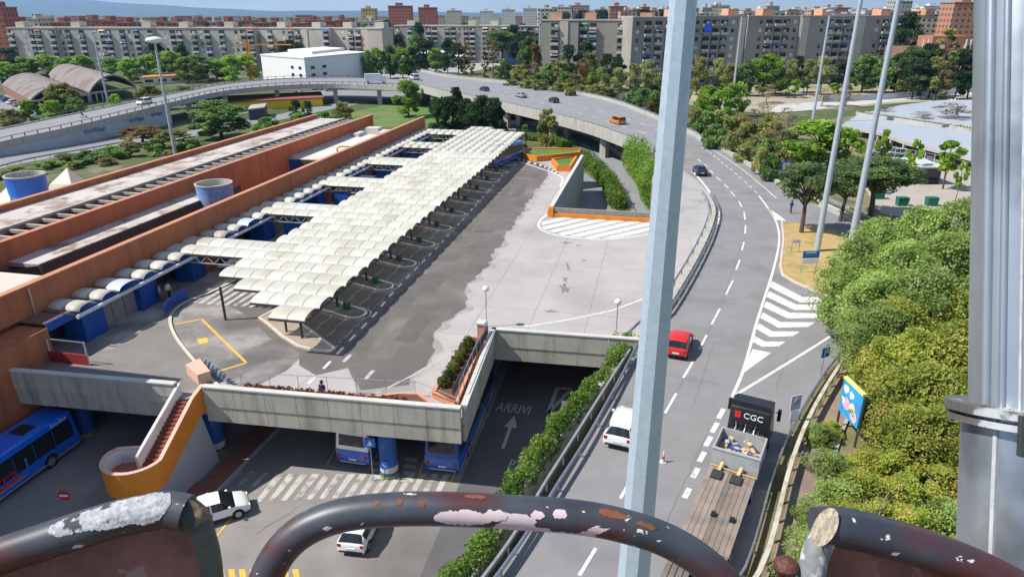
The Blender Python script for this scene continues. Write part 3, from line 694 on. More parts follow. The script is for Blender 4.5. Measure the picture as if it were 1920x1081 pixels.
# ---------------------------------------------------------------- bus bay islands
curbm = M('cream kerb', (.55, .49, .39), .85, .1, 1.5); padm = lane_m
def stadium(a, c, hw, n=8):
    a, c = Vector(a), Vector(c); d = (c - a).normalized(); x = Vector((d.y, -d.x, 0)); out = [a + x * -hw]
    for k in range(n + 1):
        t = PI * k / n; out.append(c + (x * -math.cos(t) + d * math.sin(t)) * hw)
    return out + [a + x * hw]
def island(path, z, parent):
    inn = path
    strip(MB(), inn, .22, 0)
    MB().sweep(inn, [(-.11, 0), (.11, 0), (.11, .13), (-.11, .13)]).build('kerb', curbm, parent)
ORD = 'zeroth first second third fourth fifth sixth seventh eighth ninth tenth eleventh twelfth thirteenth fourteenth fifteenth sixteenth seventeenth eighteenth nineteenth twentieth'.split()
for k in range(1, 14):
    s = 44.4 + 6.4 * k
    if s > 118: break
    a = L(-33, s + 2.3); c = L(-24.3, s - 1.0)
    o = thing('bay_island', ORD[k] + ' narrow kerbed bay island counting from the wedge-shaped one', 'traffic island', L(-26.4, s), group='bus bay islands')
    pth = stadium(a, c, .95)
    MB().prism(pth, .005, .1).build('pad', padm, o)
    MB().sweep(pth, [(-.1, 0), (.12, 0), (.12, .13), (-.1, .13)]).build('kerb', curbm, o)
    strip(MB(), stadium(a, c, 1.35), .1, .012).build('painted_line', white_worn, o)
    # bin and stop sign of each bay
    MB().lbox(-25.6, s - .55, .1, -25.1, s - .1, .75).build('bin', M('green bin', (.03, .11, .08), .5), o)
    sg = MB().lbox(-25.75, s - .6, 2.35, -24.95, s - .5, 2.62).build('stop_plate', M('orange plate', (.55, .28, .04), .5), o)
fi = thing('bay_island', 'large wedge-shaped bay island with cream kerb under the canopy tip', 'traffic island', G(560, 625), group='bus bay islands')
fp = [G(u, v) for u, v in ((523, 578), (556, 602), (590, 627), (614, 645), (628, 655), (620, 660), (595, 659), (560, 650), (530, 632), (505, 610), (487, 597))]
MB().prism(fp, .005, .1).build('pad', M('island paving', (.33, .27, .22), .9, .1, .8), fi)
MB().sweep(fp + [fp[0]], [(-.12, 0), (.12, 0), (.12, .15), (-.12, .15)]).build('kerb', curbm, fi)
MB().lbox(-25.6, 43.4, 2.35, -24.8, 43.5, 2.62).build('stop_plate', MATS['orange plate'], fi)
# pavement before the station
pv = [G(u, v) for u, v in ((470, 512), (400, 547), (350, 567), (327, 584), (319, 602), (327, 628), (348, 658), (385, 700), (412, 727))]
pv = spline(pv, 40)
MB().prism(pv + [L(-29.5, 34.3), L(-43.2, 34.3), L(-43.2, 60), L(-40, 72)], .0, .1).build('station_pavement', M('pavement asphalt', (.2, .185, .17), .88, .14, .4, .2, 20, stain=(.36, .33, .3), sscale=.1, s0=.52, s1=.58), kind='structure')
MB().sweep(pv, [(-.12, .09), (.12, .0), (.12, .13), (-.12, .13)]).build('kerb', curbm, kind='structure')
# blue railing panels along the kerb
br = thing('curved_blue_railing', 'curved blue railing screen standing on the kerb near the zebra', 'railing', pv[12])
for a, b in zip(pv[11:17], pv[12:18]):
    off = Vector((-.4, 0, 0)); MB().beam(a + off + Vector((0, 0, .65)), b + off + Vector((0, 0, .65)), .05, .95).build('panel', blue_p, br)
bk = thing('kiosk', 'long low blue kiosk counter under the canopy opening', 'kiosk', L(-39.5, 58))
MB().lbox(-40.6, 55, .1, -39.4, 61, 1.2).build('body', blue_p, bk); MB().lbox(-40.8, 54.9, 1.2, -39.2, 61.1, 1.28).build('top', steel, bk)
for i, s in enumerate((68, 81, 88, 96, 110)):
    o = thing('kiosk', ['blue kiosk box under the first roof opening', 'blue kiosk box under the second roof opening', 'blue kiosk box below the middle roof opening', 'blue kiosk box below the fourth roof opening', 'blue kiosk box under the farthest roof opening'][i], 'kiosk', L(-40, s))
    MB().lbox(-41, s, .1, -39, s + 2.4, 2.4).build('body', blue_p, o); MB().lbox(-41.1, s - .1, 2.4, -38.9, s + 2.5, 2.5).build('top', steel_d, o); MB().lbox(-38.99, s + .3, 1, -38.95, s + 2.1, 1.9).build('window', glassmat('window glass'), o)
# ================================================================ FOLIAGE TOOLS
def leaf_mesh(name, P, size, mat, rng, droop=.2, aspect=.6):
    P = np.asarray(P, float); n = len(P)
    a = rng.uniform(0, 2 * PI, n); t = rng.normal(0, .75, n)
    d = np.stack([np.cos(a) * np.cos(t), np.sin(a) * np.cos(t), np.sin(t) - droop], 1)
    d /= np.linalg.norm(d, axis=1)[:, None]
    q = rng.normal(0, .6, (n, 3)) + np.array((0, 0, 1.0)); x = np.cross(d, q); x /= np.linalg.norm(x, axis=1)[:, None]
    s = (size * rng.uniform(.6, 1.35, n))[:, None]
    d = d * s * .5; x = x * s * aspect * .5
    nr = np.cross(d, x); nr /= (np.linalg.norm(nr, axis=1)[:, None] + 1e-9)
    Vt = np.empty((n, 4, 3)); Vt[:, 0] = P - d; Vt[:, 1] = P + x - d * .1 + nr * s * .08; Vt[:, 2] = P + d; Vt[:, 3] = P - x - d * .1 + nr * s * .08
    me = bpy.data.meshes.new(name); me.vertices.add(4 * n); me.vertices.foreach_set('co', Vt.reshape(-1))
    me.loops.add(4 * n); me.loops.foreach_set('vertex_index', np.arange(4 * n, dtype=np.int32))
    me.polygons.add(n); me.polygons.foreach_set('loop_start', np.arange(0, 4 * n, 4, dtype=np.int32))
    me.materials.append(mat); me.update(calc_edges=True); return me
def ball_pts(rng, c, r, n, squash=.8, shell=.45):
    v = rng.normal(0, 1, (n, 3)); v /= np.linalg.norm(v, axis=1)[:, None]
    v *= (shell + (1 - shell) * rng.uniform(0, 1, n) ** .6)[:, None] * r
    v[:, 2] *= squash; return v + np.asarray(c)
def path_leaves(name, path, wd, h, z0, dens, size, mat, parent, seed, lump=.35, **kw):
    rng = np.random.default_rng(seed); P = []
    path = [Vector(p) for p in path]
    for a, b in zip(path, path[1:]):
        ln = (b - a).length; k = max(1, int(ln / .5))
        for i in range(k):
            c = a.lerp(b, (i + .5) / k); hh = h * (1 + lump * rng.normal(0, .5)); 
            P.append(ball_pts(rng, (c.x + rng.normal(0, .1), c.y + rng.normal(0, .1), c.z + z0 + hh * .5), 1.0, int(dens * .5), 1, .3) * 1.0)
            q = P[-1]; ctr = np.array((c.x, c.y, c.z + z0 + hh * .5)); q[:] = ctr + (q - ctr) * np.array((wd * .55, wd * .55, hh * .6))
    P = np.concatenate(P); return put(name, leaf_mesh(name, P, size, mat, rng), parent, **kw)
L_ivy = leafmat('ivy leaf', (.08, .16, .02), (.2, .33, .045), (.3, .42, .09), .5)
L_shrub = leafmat('shrub leaf', (.04, .08, .015), (.13, .17, .03), (.2, .2, .05), .5)
L_red = leafmat('reddish shrub leaf', (.09, .035, .025), (.22, .07, .05), (.3, .12, .06), .8)
# ================================================================ PARAPETS
def sfront(b): return 34.0 + (b + 43.2) / 32.4 * 1.7
concp = M('parapet concrete', (.4, .375, .315), .9, .1, .7, .25, 14, stain=(.21, .195, .16), sscale=1.6, s0=.5, s1=.76, rnd=.09, streak=True)
par = thing('concrete_parapet', 'two-tier weathered concrete parapet along the deck front and notch', 'parapet', L(-27, 34.8))
def pwall(p, q, inward, n, skip=None):
    p, q = Vector(p), Vector(q); d = (q - p); ln = d.length; d.normalize(); x = Vector((d.y, -d.x, 0)) * inward   # x points outward
    for i in range(n):
        a = p + (q - p) * (i / n) + d * .012; b = p + (q - p) * ((i + 1) / n) - d * .012
        MB().hexa([a + x * .0, b + x * .0, b + x * .3, a + x * .3], [v + Vector((0, 0, 1.42)) for v in (a - x * .0, b - x * .0, b + x * .3, a + x * .3)]).build('upper_panel', concp, par).location = (0, 0, -.42)
        MB().hexa([v + Vector((0, 0, -1.62)) for v in (a + x * .02, b + x * .02, b + x * .22, a + x * .22)], [v + Vector((0, 0, -.46)) for v in (a + x * .02, b + x * .02, b + x * .24, a + x * .24)]).build('lower_panel', concp, par)
    MB().hexa([v + Vector((0, 0, 1.0)) for v in (p - x * .06, q - x * .06, q + x * .36, p + x * .36)], [v + Vector((0, 0, 1.1)) for v in (p - x * .06, q - x * .06, q + x * .36, p + x * .36)]).build('coping', conc_l, par)
    MB().hexa([v + Vector((0, 0, -.46)) for v in (p + x * .05, q + x * .05, q + x * .14, p + x * .14)], [v + Vector((0, 0, -.42)) for v in (p + x * .05, q + x * .05, q + x * .14, p + x * .14)]).build('joint', steel_d, par)
pwall(L(-43.2, sfront(-43.2)), L(-30.35, sfront(-30.35)), 1, 6)
pwall(L(-28.35, sfront(-28.35)), L(-10.8, sfront(-10.8)), 1, 8)
pwall(L(-10.8, 35.8), L(-11.6, 47.4), 1, 5)
pwall(L(-11.6, 47.4), L(-.2, 47.9), 1, 5)
# columns under the deck
colb = M('blue column paint', (.02, .1, .33), .55, .15, .8, stain=(.3, .33, .36), sscale=.9, s0=.6, s1=.8)
k = 0
for b in (-40.6, -29.6, -16.3):
    for s in (36.4, 50, 64):
        if b == -40.6 and s > 40: pass
        wh = {(-40.6, 36.4): 'by the brick corner pier', (-29.6, 36.4): 'beside the orange stairs', (-16.3, 36.4): 'between the two parked coaches'}.get((b, s))
        o = thing('deck_column', ('round blue column under the deck edge ' + wh) if wh else 'round blue column deep in the shade under the deck', 'column', L(b, s, ZL), group='deck columns')
        MB().lathe(L(b, s, ZL), [(.62, 0), (.62, ZL * -1 - 1.3)], 20).build('shaft', colb, o, smooth=True)
        MB().lathe(L(b, s, ZL), [(.66, .0), (.66, .25), (.64, .25)], 20).build('base_band', M('black yellow band', (.3, .26, .05), .7, .4, 3), o)
        if wh and b != -40.6:
            MB().lathe(L(b, s, ZL), [(.632, .5), (.632, .95)], 20).build('white_band', conc_l, o)
c0 = L(-16.3, 36.4, ZL)
sg = thing('walkway_sign', 'square blue pictogram sign on the column between parked coaches', 'sign', c0 + Vector((-1.0, -.5, 3.0)))
q = c0 + Vector((-1.0, -.75, 3.1)); MB().box(q.x - .36, q.y - .03, q.z - .36, q.x + .36, q.y + .03, q.z + .36).build('plate', M('sign blue', (.02, .14, .55), .45), sg)
MB().poly([(q.x + a, q.y - .035, q.z + b) for a, b in ((-.2, -.22), (.2, -.22), (0, .22))]).build('pictogram', white, sg); MB().tube([q + Vector((0, .03, -.3)), q + Vector((0, .03, -3.1))], .03, 6).build('post', steel, sg)
sg = thing('round_sign', 'round blue mandatory sign low on the banded column', 'sign', c0 + Vector((-.1, -.75, .9)))
q = c0 + Vector((-.15, -.72, 1.25)); mb = MB(); mb.tube([q, q + Vector((0, -.04, 0))], .3, 18).build('disc', MATS['sign blue'], sg); MB().beam(q + Vector((-.12, -.05, .12)), q + Vector((.1, -.05, -.12)), .02, .07).build('arrow', white, sg)
# ================================================================ ORANGE STAIRS
stw = M('grey stair render', (.42, .43, .45), .85, .06, .6); stwhite = M('white stair render', (.66, .65, .63), .85, .06, .6, stain=(.5, .48, .45), sscale=.8)
tread = M('dark red treads', (.2, .055, .035), .85, .15, 2.0); pinkcap = M('pale pink cap', (.66, .4, .3), .8, .06, 1)
sta = thing('orange_staircase', 'orange-walled open staircase with curved landing from the deck', 'staircase', L(-30, 30, ZL))
zl_, s_top, s_bot = -2.55, 34.2, 29.9
def zs(s): return zl_ + (0 - zl_) * min(1, max(0, (s - s_bot) / (s_top - s_bot)))
N = 16
for i in range(N):
    a = s_bot + (s_top - s_bot) * i / N; b = s_bot + (s_top - s_bot) * (i + 1) / N
    MB().lbox(-30.1, a, zs(a) - .5, -28.6, b - .004, zs(b)).build('tread', tread, sta)
ctr = L(-30.3, s_bot)
arc_ = [L(-28.5, s_top + .6), L(-28.5, s_bot + .2)] + [L(-30.3 + 1.8 * math.cos(t), s_bot - 1.8 * math.sin(t)) for t in np.linspace(0, PI, 15)] + [L(-31.9, s_bot + .5), L(-30.4, s_bot + 1.0)]
def rim(path, zf, lo, hi, w, name, mat):
    A = [];
    mb = MB(); P = [Vector(p) for p in path]
    for i, p in enumerate(P):
        d = P[min(i + 1, len(P) - 1)] - P[max(0, i - 1)]; d.z = 0; d.normalize(); x = Vector((d.y, -d.x, 0)) * w / 2
        z = zf(p); mb.v += [tuple(p - x + Vector((0, 0, z + lo))), tuple(p + x + Vector((0, 0, z + lo))), tuple(p + x + Vector((0, 0, z + hi))), tuple(p - x + Vector((0, 0, z + hi)))]
    for i in range(len(P) - 1):
        for k in range(4): a = i * 4 + k; b = i * 4 + (k + 1) % 4; mb.f.append([a, a + 4, b + 4, b])
    mb.f.append([0, 1, 2, 3]); e = 4 * (len(P) - 1); mb.f.append([e + 3, e + 2, e + 1, e]); return mb.build(name, mat, sta)
def zpath(p):
    s = p.x * SA + p.y * CA; return zs(s) if (p.x * CA - p.y * SA) > -29 else zl_
arcd = [arc_[0]] + [arc_[0].lerp(arc_[1], t) for t in (.25, .5, .75)] + arc_[1:]
rim(arcd, zpath, -.75, 1.0, .2, 'outer_wall', orange)
rim(arcd, zpath, 1.0, 1.06, .26, 'wall_cap', pinkcap)
rim([L(-29.0 + .39 + .0, s_top + .3), L(-28.62, s_bot + .2)], lambda p: zs(p.x * SA + p.y * CA), -.2, .98, .03, 'inner_lining', stwhite)
inl = [L(-30.3 + 1.66 * math.cos(t), s_bot - 1.66 * math.sin(t)) for t in np.linspace(.1, PI, 14)] + [L(-31.75, s_bot + .45), L(-30.4, s_bot + .86)]
rim(inl, lambda p: zl_, 0, .98, .03, 'inner_lining', stwhite)
rim([L(-30.2, s_top + .5), L(-30.2, s_bot)], lambda p: zs(p.x * SA + p.y * CA), -.6, 1.0, .2, 'inner_wall', stwhite)
MB().prism([L(-28.6, s_bot + .1)] + [L(-30.3 + 1.7 * math.cos(t), s_bot - 1.7 * math.sin(t)) for t in np.linspace(0, PI, 12)] + [L(-31.9, s_bot + .5), L(-30.4, s_bot + .9)], zl_ - .3, zl_).build('landing', M('brick paving', (.36, .13, .08), .9, .15, 2), sta)
MB().hexa([L(-29.9, 29.4, ZL), L(-28.75, 29.4, ZL), L(-28.75, 35.4, ZL), L(-29.9, 35.4, ZL)], [L(-29.9, 29.4, zl_ - .5), L(-28.75, 29.4, zl_ - .5), L(-28.75, 34.4, -.9), L(-29.9, 34.4, -.9)]).build('support_wall', stw, sta)
MB().prism([G(u, v) for u, v in ((352, 704), (378, 692), (398, 716), (374, 724))], .1, .9).build('stair_head', pinkcap, sta)
# brick-coloured walkway on the lower yard
MB().prism([L(-28.4, 42), L(-26.6, 42), L(-26.9, 25), L(-31.6, 25), L(-31.2, 31), L(-28.4, 33)], ZL, ZL + .13).build('brick_walkway', M('walkway bricks', (.24, .1, .07), .9, .15, 2), kind='structure')
MB().sweep([L(-26.6, 42, ZL), L(-26.9, 25, ZL)], [(-.1, 0), (.12, 0), (.12, .15), (-.1, .15)]).build('kerb', conc, kind='structure')
# ================================================================ PLANTERS ON THE DECK
def planter(label, poly, h, mat_leaf, pts, n, size, seed, r, rimw=.2):
    o = thing('planter', label, 'planter', poly[0])
    MB().prism(poly, 0, h * .8).build('soil', M('planter soil', (.13, .06, .04), .95, .2, 2), o)
    MB().sweep(list(poly) + [poly[0]], [(-rimw / 2, 0), (rimw / 2, 0), (rimw / 2, h), (-rimw / 2, h)]).build('rim', M('salmon planter rim', (.62, .27, .16), .8, .1, 1.2), o)
    rng = np.random.default_rng(seed)
    for p in pts:
        put('shrub', leaf_mesh('shrub', ball_pts(rng, (p.x, p.y, h + r * .5), r, n, .8, .3), size, mat_leaf, rng), o)
    return o
po = [L(-26.2, 35.2), L(-13.2, 36.0), L(-12.4, 36.1), L(-14.3, 37.6), L(-15.6, 37.4), L(-17, 36.7), L(-26.2, 36.1)]
planter('long planter of reddish shrubs behind the front parapet', po, .45, L_red, [L(-25.6 + i * .72, 35.6 + .03 * i) for i in range(16)], 150, .2, 5, .42)
po = [L(-13.4, 38.0), L(-11.5, 37.0), L(-12.2, 46.6), L(-13.2, 46.6)]
planter('side planter with a row of round green bushes by the notch', po, .5, L_shrub, [L(-12.95 - .0 * i, 39.0 + i * 1.05) for i in range(7)], 420, .17, 6, .5)
pf = thing('planter_rail', 'thin steel handrail above the reddish planter', 'railing', L(-20, 35.3))
MB().tube([L(-26.6, 36.3, 1.35), L(-14.4, 37.8, 1.2), L(-11.3, 36.4, 1.2)], .025, 6).build('rail', steel, pf)
for i in range(7): b = -26.6 + 2 * i; MB().tube([L(b, 36.3 + i * .24, 0), L(b, 36.3 + i * .24, 1.3)], .02, 5).build('post', steel, pf)
pf = thing('notch_rail', 'steel mesh handrail on the notch parapet beside round bushes', 'railing', L(-11.7, 42))
MB().tube([L(-11.3, 37, 1.9), L(-11.9, 46.8, 1.9)], .03, 6).build('rail', steel, pf)
for i in range(8): MB().tube([L(-11.3 - .07 * i, 37 + i * 1.38, .5), L(-11.3 - .07 * i, 37 + i * 1.38, 1.9)], .025, 5).build('post', steel, pf)
MB().lbox(-11.75, 37, .9, -11.7, 46.6, 1.6).build('mesh_panel', steel_d, pf)
pl = thing('gate_pillar', 'short salmon pillar with pale cap at the notch corner', 'pillar', L(-12.3, 47.4)); MB().lbox(-12.7, 47.0, 0, -12.1, 47.6, 1.4).build('shaft', MATS['salmon planter rim'], pl); MB().lbox(-12.78, 46.92, 1.4, -12.02, 47.68, 1.55).build('cap', conc_l, pl)
for u, v, h, lab in ((912, 612, 3.2, 'thin lamp post with white globe by the salmon pillar'), (1155, 625, 2.6, 'short lamp post with a white flat head on the notch parapet')):
    c = G(u, v); o = thing('deck_lamp', lab, 'lamp post', c); MB().tube([c, c + Vector((0, 0, h))], .045, 6).build('post', steel, o)
    MB().lathe(c + Vector((0, 0, h)), [(.02, -.05), (.22, .0), (.28, .2), (.2, .38), (.02, .44)], 14).build('lamp_head', M('white lamp head', (.75, .76, .76), .4), o, smooth=True)
# blue and white tape on the barrier at the stair head
bt = thing('tape_barrier', 'blue and white striped barrier sheets at the stair head', 'barrier', G(400, 705))
for i in range(7):
    a = G(383 + i * 6.5, 690 + i * 4.2, .1); MB().beam(a, a + Vector((.35, -.25, .9 - .06 * i)), .22, .05).build('tape_panel', M('tape blue', (.12, .3, .6), .5) if i % 2 else conc_l, bt)
# ================================================================ CUTTING PARAPET AND PLANTERS
cp = thing('cutting_parapet', 'concrete parapet with orange foot around the sunken road', 'parapet', L(-6, 83.6))
brownc = M('brown grey panel', (.26, .23, .2), .85, .12, 1.5)
for i in range(11):
    b0 = -12.2 + i * 1.1
    MB().lbox(b0, 83.45, .45, b0 + 1.08, 83.75, 1.15).build('panel', brownc, cp)
MB().lbox(-12.2, 83.2, 0, -.1, 83.44, .5).build('orange_foot', orange, cp)
MB().lbox(-12.8, 83.1, 0, -12.2, 83.8, 1.25).build('corner_post', orange, cp)
MB().lbox(-12.8, 83.9, -1.3, -12.4, 119.4, 1.0).build('side_wall', conc, cp); MB().lbox(-12.85, 83.9, 1.0, -12.35, 119.4, 1.1).build('coping', conc_l, cp)
MB().lbox(-13.1, 84.0, 0, -12.86, 110, .6).build('pink_foot', MATS['salmon planter rim'], cp)
MB().lbox(-12.5, 83.9, ZL, -12.2, 119.4, -1.3).build('lower_wall', conc, cp)
grassm = lawn_m
for lab, px in (('long orange kerbed grass bed at the far deck edge', ((976, 287), (984, 298), (1006, 303), (1085, 295), (1088, 288))), ('small orange kerbed grass bed before the cutting wall', ((1036, 308), (1046, 321), (1068, 322), (1080, 303)))):
    q = [G(u, v) for u, v in px]; o = thing('grass_bed', lab, 'planter', q[0])
    MB().prism(q, 0, .75).build('grass', grassm, o); MB().sweep(q + [q[0]], [(-.2, 0), (.2, 0), (.2, 1.0), (-.2, 1.0)]).build('orange_rim', orange, o)
kb = thing('striped_kerb', 'black and white striped kerb blocks curving before orange beds', 'kerb', G(1010, 312))
kp = spline([G(u, v) for u, v in ((968, 298), (990, 305), (1020, 313), (1045, 326))], 19)
for i in range(18): MB().beam(kp[i] + Vector((0, 0, .12)), kp[i + 1] + Vector((0, 0, .12)), .35, .24).build('kerb_block', conc_l if i % 2 else steel_d, kb)
# ================================================================ HEDGE, GUARD RAILS, RETAINING WALLS
hp = spline([near(900, 1075, 14), G(902, 1075), G(952, 985), G(1002, 900), G(1060, 820), G(1115, 750), G(1165, 690), G(1194, 648)], 30)
hp = [p + Vector((-.3, 0, 0)) for p in hp]
rw = thing('retaining_wall', 'concrete retaining wall below the ivy hedge beside the lower road', 'wall', hp[10] + Vector((0, 0, ZL)))
MB().sweep([p + Vector((-.1, 0, 0)) for p in hp], [(-.25, ZL), (.25, ZL), (.25, .3), (-.25, .3)]).build('wall', conc, rw)
hd = thing('ivy_hedge', 'bright green ivy hedge running along the retaining wall', 'hedge', hp[8])
path_leaves('foliage', [p + Vector((-.35, 0, 0)) for p in hp], 1.25, 1.6, -.55, 1000, .2, L_ivy, hd, 11, lump=.5)
path_leaves('foliage', [G(1105, 640, .2), G(1150, 643, .2), G(1190, 645, .0)], .7, .9, -.6, 380, .2, L_ivy, hd, 12, lump=.8)
path_leaves('foliage', [G(1150, 648, -.6), G(1185, 655, -1.0)], .9, 1.8, -1.2, 500, .2, L_ivy, hd, 13)
stick = M('dry cane', (.35, .26, .12), .9)
for i in range(3, 28, 3):
    a = hp[i] + Vector((-.5, 0, .75)); MB().tube([a, a + (hp[i + 1] - hp[i]).normalized() * 1.6 + Vector((0, 0, .2))], .025, 4).build('cane', stick, hd)
wbm = M('guard rail zinc', (.4, .42, .45), .45, .12, 2.0, metal=.55)
def guard(label, path, post=2.0, h=.72, z=0, both=False, name='guard_rail'):
    path = spline(path, max(8, int(plen([Vector(p) for p in path]) / 1.6))); o = thing(name, label, 'guard rail', path[len(path) // 2])
    prof = [(-.03, h - .32), (.04, h - .26), (-.01, h - .16), (.04, h - .06), (-.03, h), (-.05, h), (-.05, h - .32)]
    MB().sweep([p + Vector((0, 0, z)) for p in path], prof).build('beam', wbm, o)
    acc = 0
    for a, b in zip(path, path[1:]):
        acc += (b - a).length
        if acc > post:
            acc = 0; MB().box(b.x - .05, b.y - .05, b.z + z - .05, b.x + .05, b.y + .05, b.z + z + h).build('post', wbm, o)
    return o
guard('galvanised guard rail along the road above the ivy hedge', [near(944, 1081, 14), G(944, 1081), G(1046, 922), G(1102, 832), G(1162, 722), G(1199, 648)])
pr = thing('pipe_rail', 'dull grey pipe rail between the ivy hedge and guard rail', 'railing', G(1060, 880))
pp = spline([near(925, 1081, 14), G(925, 1081), G(1024, 922), G(1080, 832), G(1140, 735), G(1180, 672)], 30)
MB().sweep([p + Vector((0, 0, .75)) for p in pp], [(-.07, -.1), (.07, -.1), (.07, .1), (-.07, .1)]).build('rail', M('dull zinc', (.22, .23, .24), .6, .15, 2), pr)
for i in range(0, 30, 2): MB().tube([pp[i], pp[i] + Vector((0, 0, .7))], .04, 5).build('post', MATS['dull zinc'], pr)
gl = [G(1199, 645), G(1232, 612), G(1262, 580), G(1308, 502), G(1337, 440), G(1346, 398), G(1332, 366)]
guard('galvanised guard rail on the road side of the deck barrier', gl)
guard('outer galvanised rail on the deck side of the double barrier', [p + Vector((-1.1, .35, 0)) for p in gl])
jb = thing('deck_barrier', 'low pale concrete barrier between the deck and the main road', 'barrier', gl[3])
gs = [p + Vector((-.55, .15, 0)) for p in spline(gl, 40)]
for i in range(0, 39, 1): MB().beam(gs[i] + Vector((0, 0, .25)), gs[i + 1] + Vector((0, 0, .25)), .5, .5).build('barrier_block', conc, jb)
grid_m = M('rusty grille', (.28, .25, .2), .8, .25, 2)
for i in range(1, 38, 2): MB().beam(gs[i] + Vector((0, 0, .5)), gs[i] + Vector((.9, -.3, .5)), .06, .06).build('cross_tie', grid_m, jb)
# right-hand barrier, footpath and verge
rp_ = [near(1330, 1200, 14), G(1330, 1200), G(1402, 1062), G(1452, 892), G(1497, 787), G(1556, 694), G(1600, 648)]
guard('lower zinc guard rail between the truck lane and footpath', rp_, h=.6)
rb = thing('footpath_barrier', 'pale weathered concrete barrier rail along the brown footpath', 'barrier', G(1470, 880))
rs_ = [p + Vector((.75, -.1, 0)) for p in spline(rp_, 30)]
palew = M('pale weathered barrier', (.5, .45, .36), .85, .15, 1.0, stain=(.28, .24, .15), sscale=1.2, s0=.5, s1=.7)
for i in range(29): MB().beam(rs_[i] + Vector((0, 0, .78)), rs_[i + 1] + Vector((0, 0, .78)), .22, .26).build('rail_length', palew, rb)
for i in range(0, 30): MB().box(rs_[i].x - .08, rs_[i].y - .08, 0, rs_[i].x + .08, rs_[i].y + .08, .7).build('post', palew, rb)
fpth = [p + Vector((1.9, -.25, .01)) for p in spline(rp_, 30)]
strip(MB(), fpth, 1.7, .0).build('footpath', M('brown footpath', (.27, .2, .16), .92, .12, .5, stain=(.2, .15, .12), sscale=.4), kind='structure')
MB().sweep([p + Vector((.95, -.1, 0)) for p in fpth], [(-.1, -.02), (.1, -.02), (.1, .12), (-.1, .12)]).build('kerb', conc, kind='structure')
# outer edge of the slip road and the main road
wl = [G(u, v) for u, v in ((1660, 455), (1610, 422), (1545, 390), (1484, 360), (1424, 323), (1372, 292), (1318, 262))]
ow = thing('roadside_wall', 'low pale kerb wall along the outer edge of the slip road', 'wall', wl[3])
MB().sweep(spline(wl, 40), [(-.25, 0), (.25, 0), (.25, .55), (-.25, .55)]).build('wall', conc, ow)
MB().sweep([p + Vector((.8, .4, 0)) for p in spline(wl, 40)], [(-.3, 0), (.5, 0), (.5, .18), (-.3, .18)]).build('ledge', conc_l, ow)
guard('rusty dark fence rail beyond the low kerb wall', [p + Vector((1.4, .8, 0)) for p in wl], post=1.6, h=1.0)
# traffic island with dry grass
ti = thing('grass_island', 'dry yellow grass traffic island with pink kerb at the slip road', 'traffic island', G(1500, 470))
ip = [G(u, v) for u, v in ((1466, 416), (1469, 450), (1463, 500), (1467, 516), (1490, 530), (1560, 560), (1660, 560), (1680, 510), (1620, 455), (1560, 432), (1500, 420))]
MB().prism(ip, .01, .13).build('grass', M('dry grass', (.42, .29, .12), .95, .15, .8, stain=(.25, .24, .07), sscale=.5, s0=.5, s1=.65), ti)
MB().sweep(ip[:6], [(-.1, 0), (.12, 0), (.12, .17), (-.1, .17)]).build('kerb', M('pinkish kerb', (.58, .44, .37), .85), ti)
# ================================================================ VIADUCT PARAPETS AND PIERS
def vparapet(label, path, side, h=.85, drop=1.5, railposts=True, step=2.2, pm=None, up=.28):
    o = thing('viaduct_parapet', label, 'parapet', path[len(path) // 2])
    MB().sweep(path, [(-.2, -drop), (.2, -drop), (.2, h), (-.2, h)]).build('wall', conc, o)
    MB().sweep([p + Vector((0, 0, h + up)) for p in path], [(-.06, -.06), (.06, -.06), (.06, .06), (-.06, .06)]).build('rail', pm or steel, o)
    acc = 0; mb = MB(); k = 0
    for a, b in zip(path, path[1:]):
        n = max(1, int((b - a).length / step))
        for i in range(n):
            p = a.lerp(b, i / n)
            if k < 280: MB().box(p.x - .09, p.y - .09, p.z - .3, p.x + .09, p.y + .09, p.z + h + up).build('post', pm or conc, o); k += 1
    return o
railb = M('rust brown rail', (.12, .1, .09), .7)
vparapet('concrete parapet with posts on the near side of the flyover', fl, 1)
vparapet('concrete parapet on the far side of the flyover', fr, 1, step=4)
vparapet('dark posted parapet on the near side of the rising side flyover', bn, 1, step=2.6, h=.3, drop=1.2, pm=railb, up=.75)
vparapet('dark posted parapet on the far side of the rising side flyover', bf, 1, step=2.6, h=.3, drop=1.2, pm=railb, up=.75)
def pier(p, q, w, lab):
    o = thing('viaduct_pier', lab, 'pier', (p.x, p.y, ZL)); d = (q - p).normalized()
    a = p + d * 2.5; b = q - d * 2.5 if (q - p).length < 14 else p + d * 9
    MB().beam(Vector((a.x, a.y, ZL)), Vector((a.x, a.y, p.z - 1.1)), w, w, up=(d.x, d.y, 0)).build('shaft', conc, o)
    MB().beam(Vector((b.x, b.y, ZL)), Vector((b.x, b.y, p.z - 1.1)), w, w, up=(d.x, d.y, 0)).build('shaft', conc, o)
    MB().beam(a + Vector((0, 0, -1.5)), b + Vector((0, 0, -1.5)), w, .9).build('crosshead', conc, o)
for n_, i in enumerate((9, 18, 27, 36, 45, 54)): pier(fl[i], fr[i], 1.5, 'concrete flyover pier, ' + ORD[n_ + 1] + ' from the ivy-covered wall')
for n_, i in enumerate((27, 33, 40, 47, 53)): pier(bn[i], bf[i], 1.5, 'concrete pier of the side flyover, ' + ORD[n_ + 1] + ' from the graffiti wall')
gw = thing('graffiti_wall', 'pale retaining wall with graffiti under the side flyover', 'wall', bn[14] + Vector((0, 0, -3)))
gp = bn[2:25]
mb = MB(); mb.ribbon([p + Vector((0, -.05, -1.0)) for p in gp], [Vector((p.x, p.y - .05, ZL)) for p in gp]); mb.build('wall', M('graffiti wall render', (.42, .44, .48), .85, .1, .3), gw)
gm_ = M('graffiti paint', (.12, .16, .26), .7)
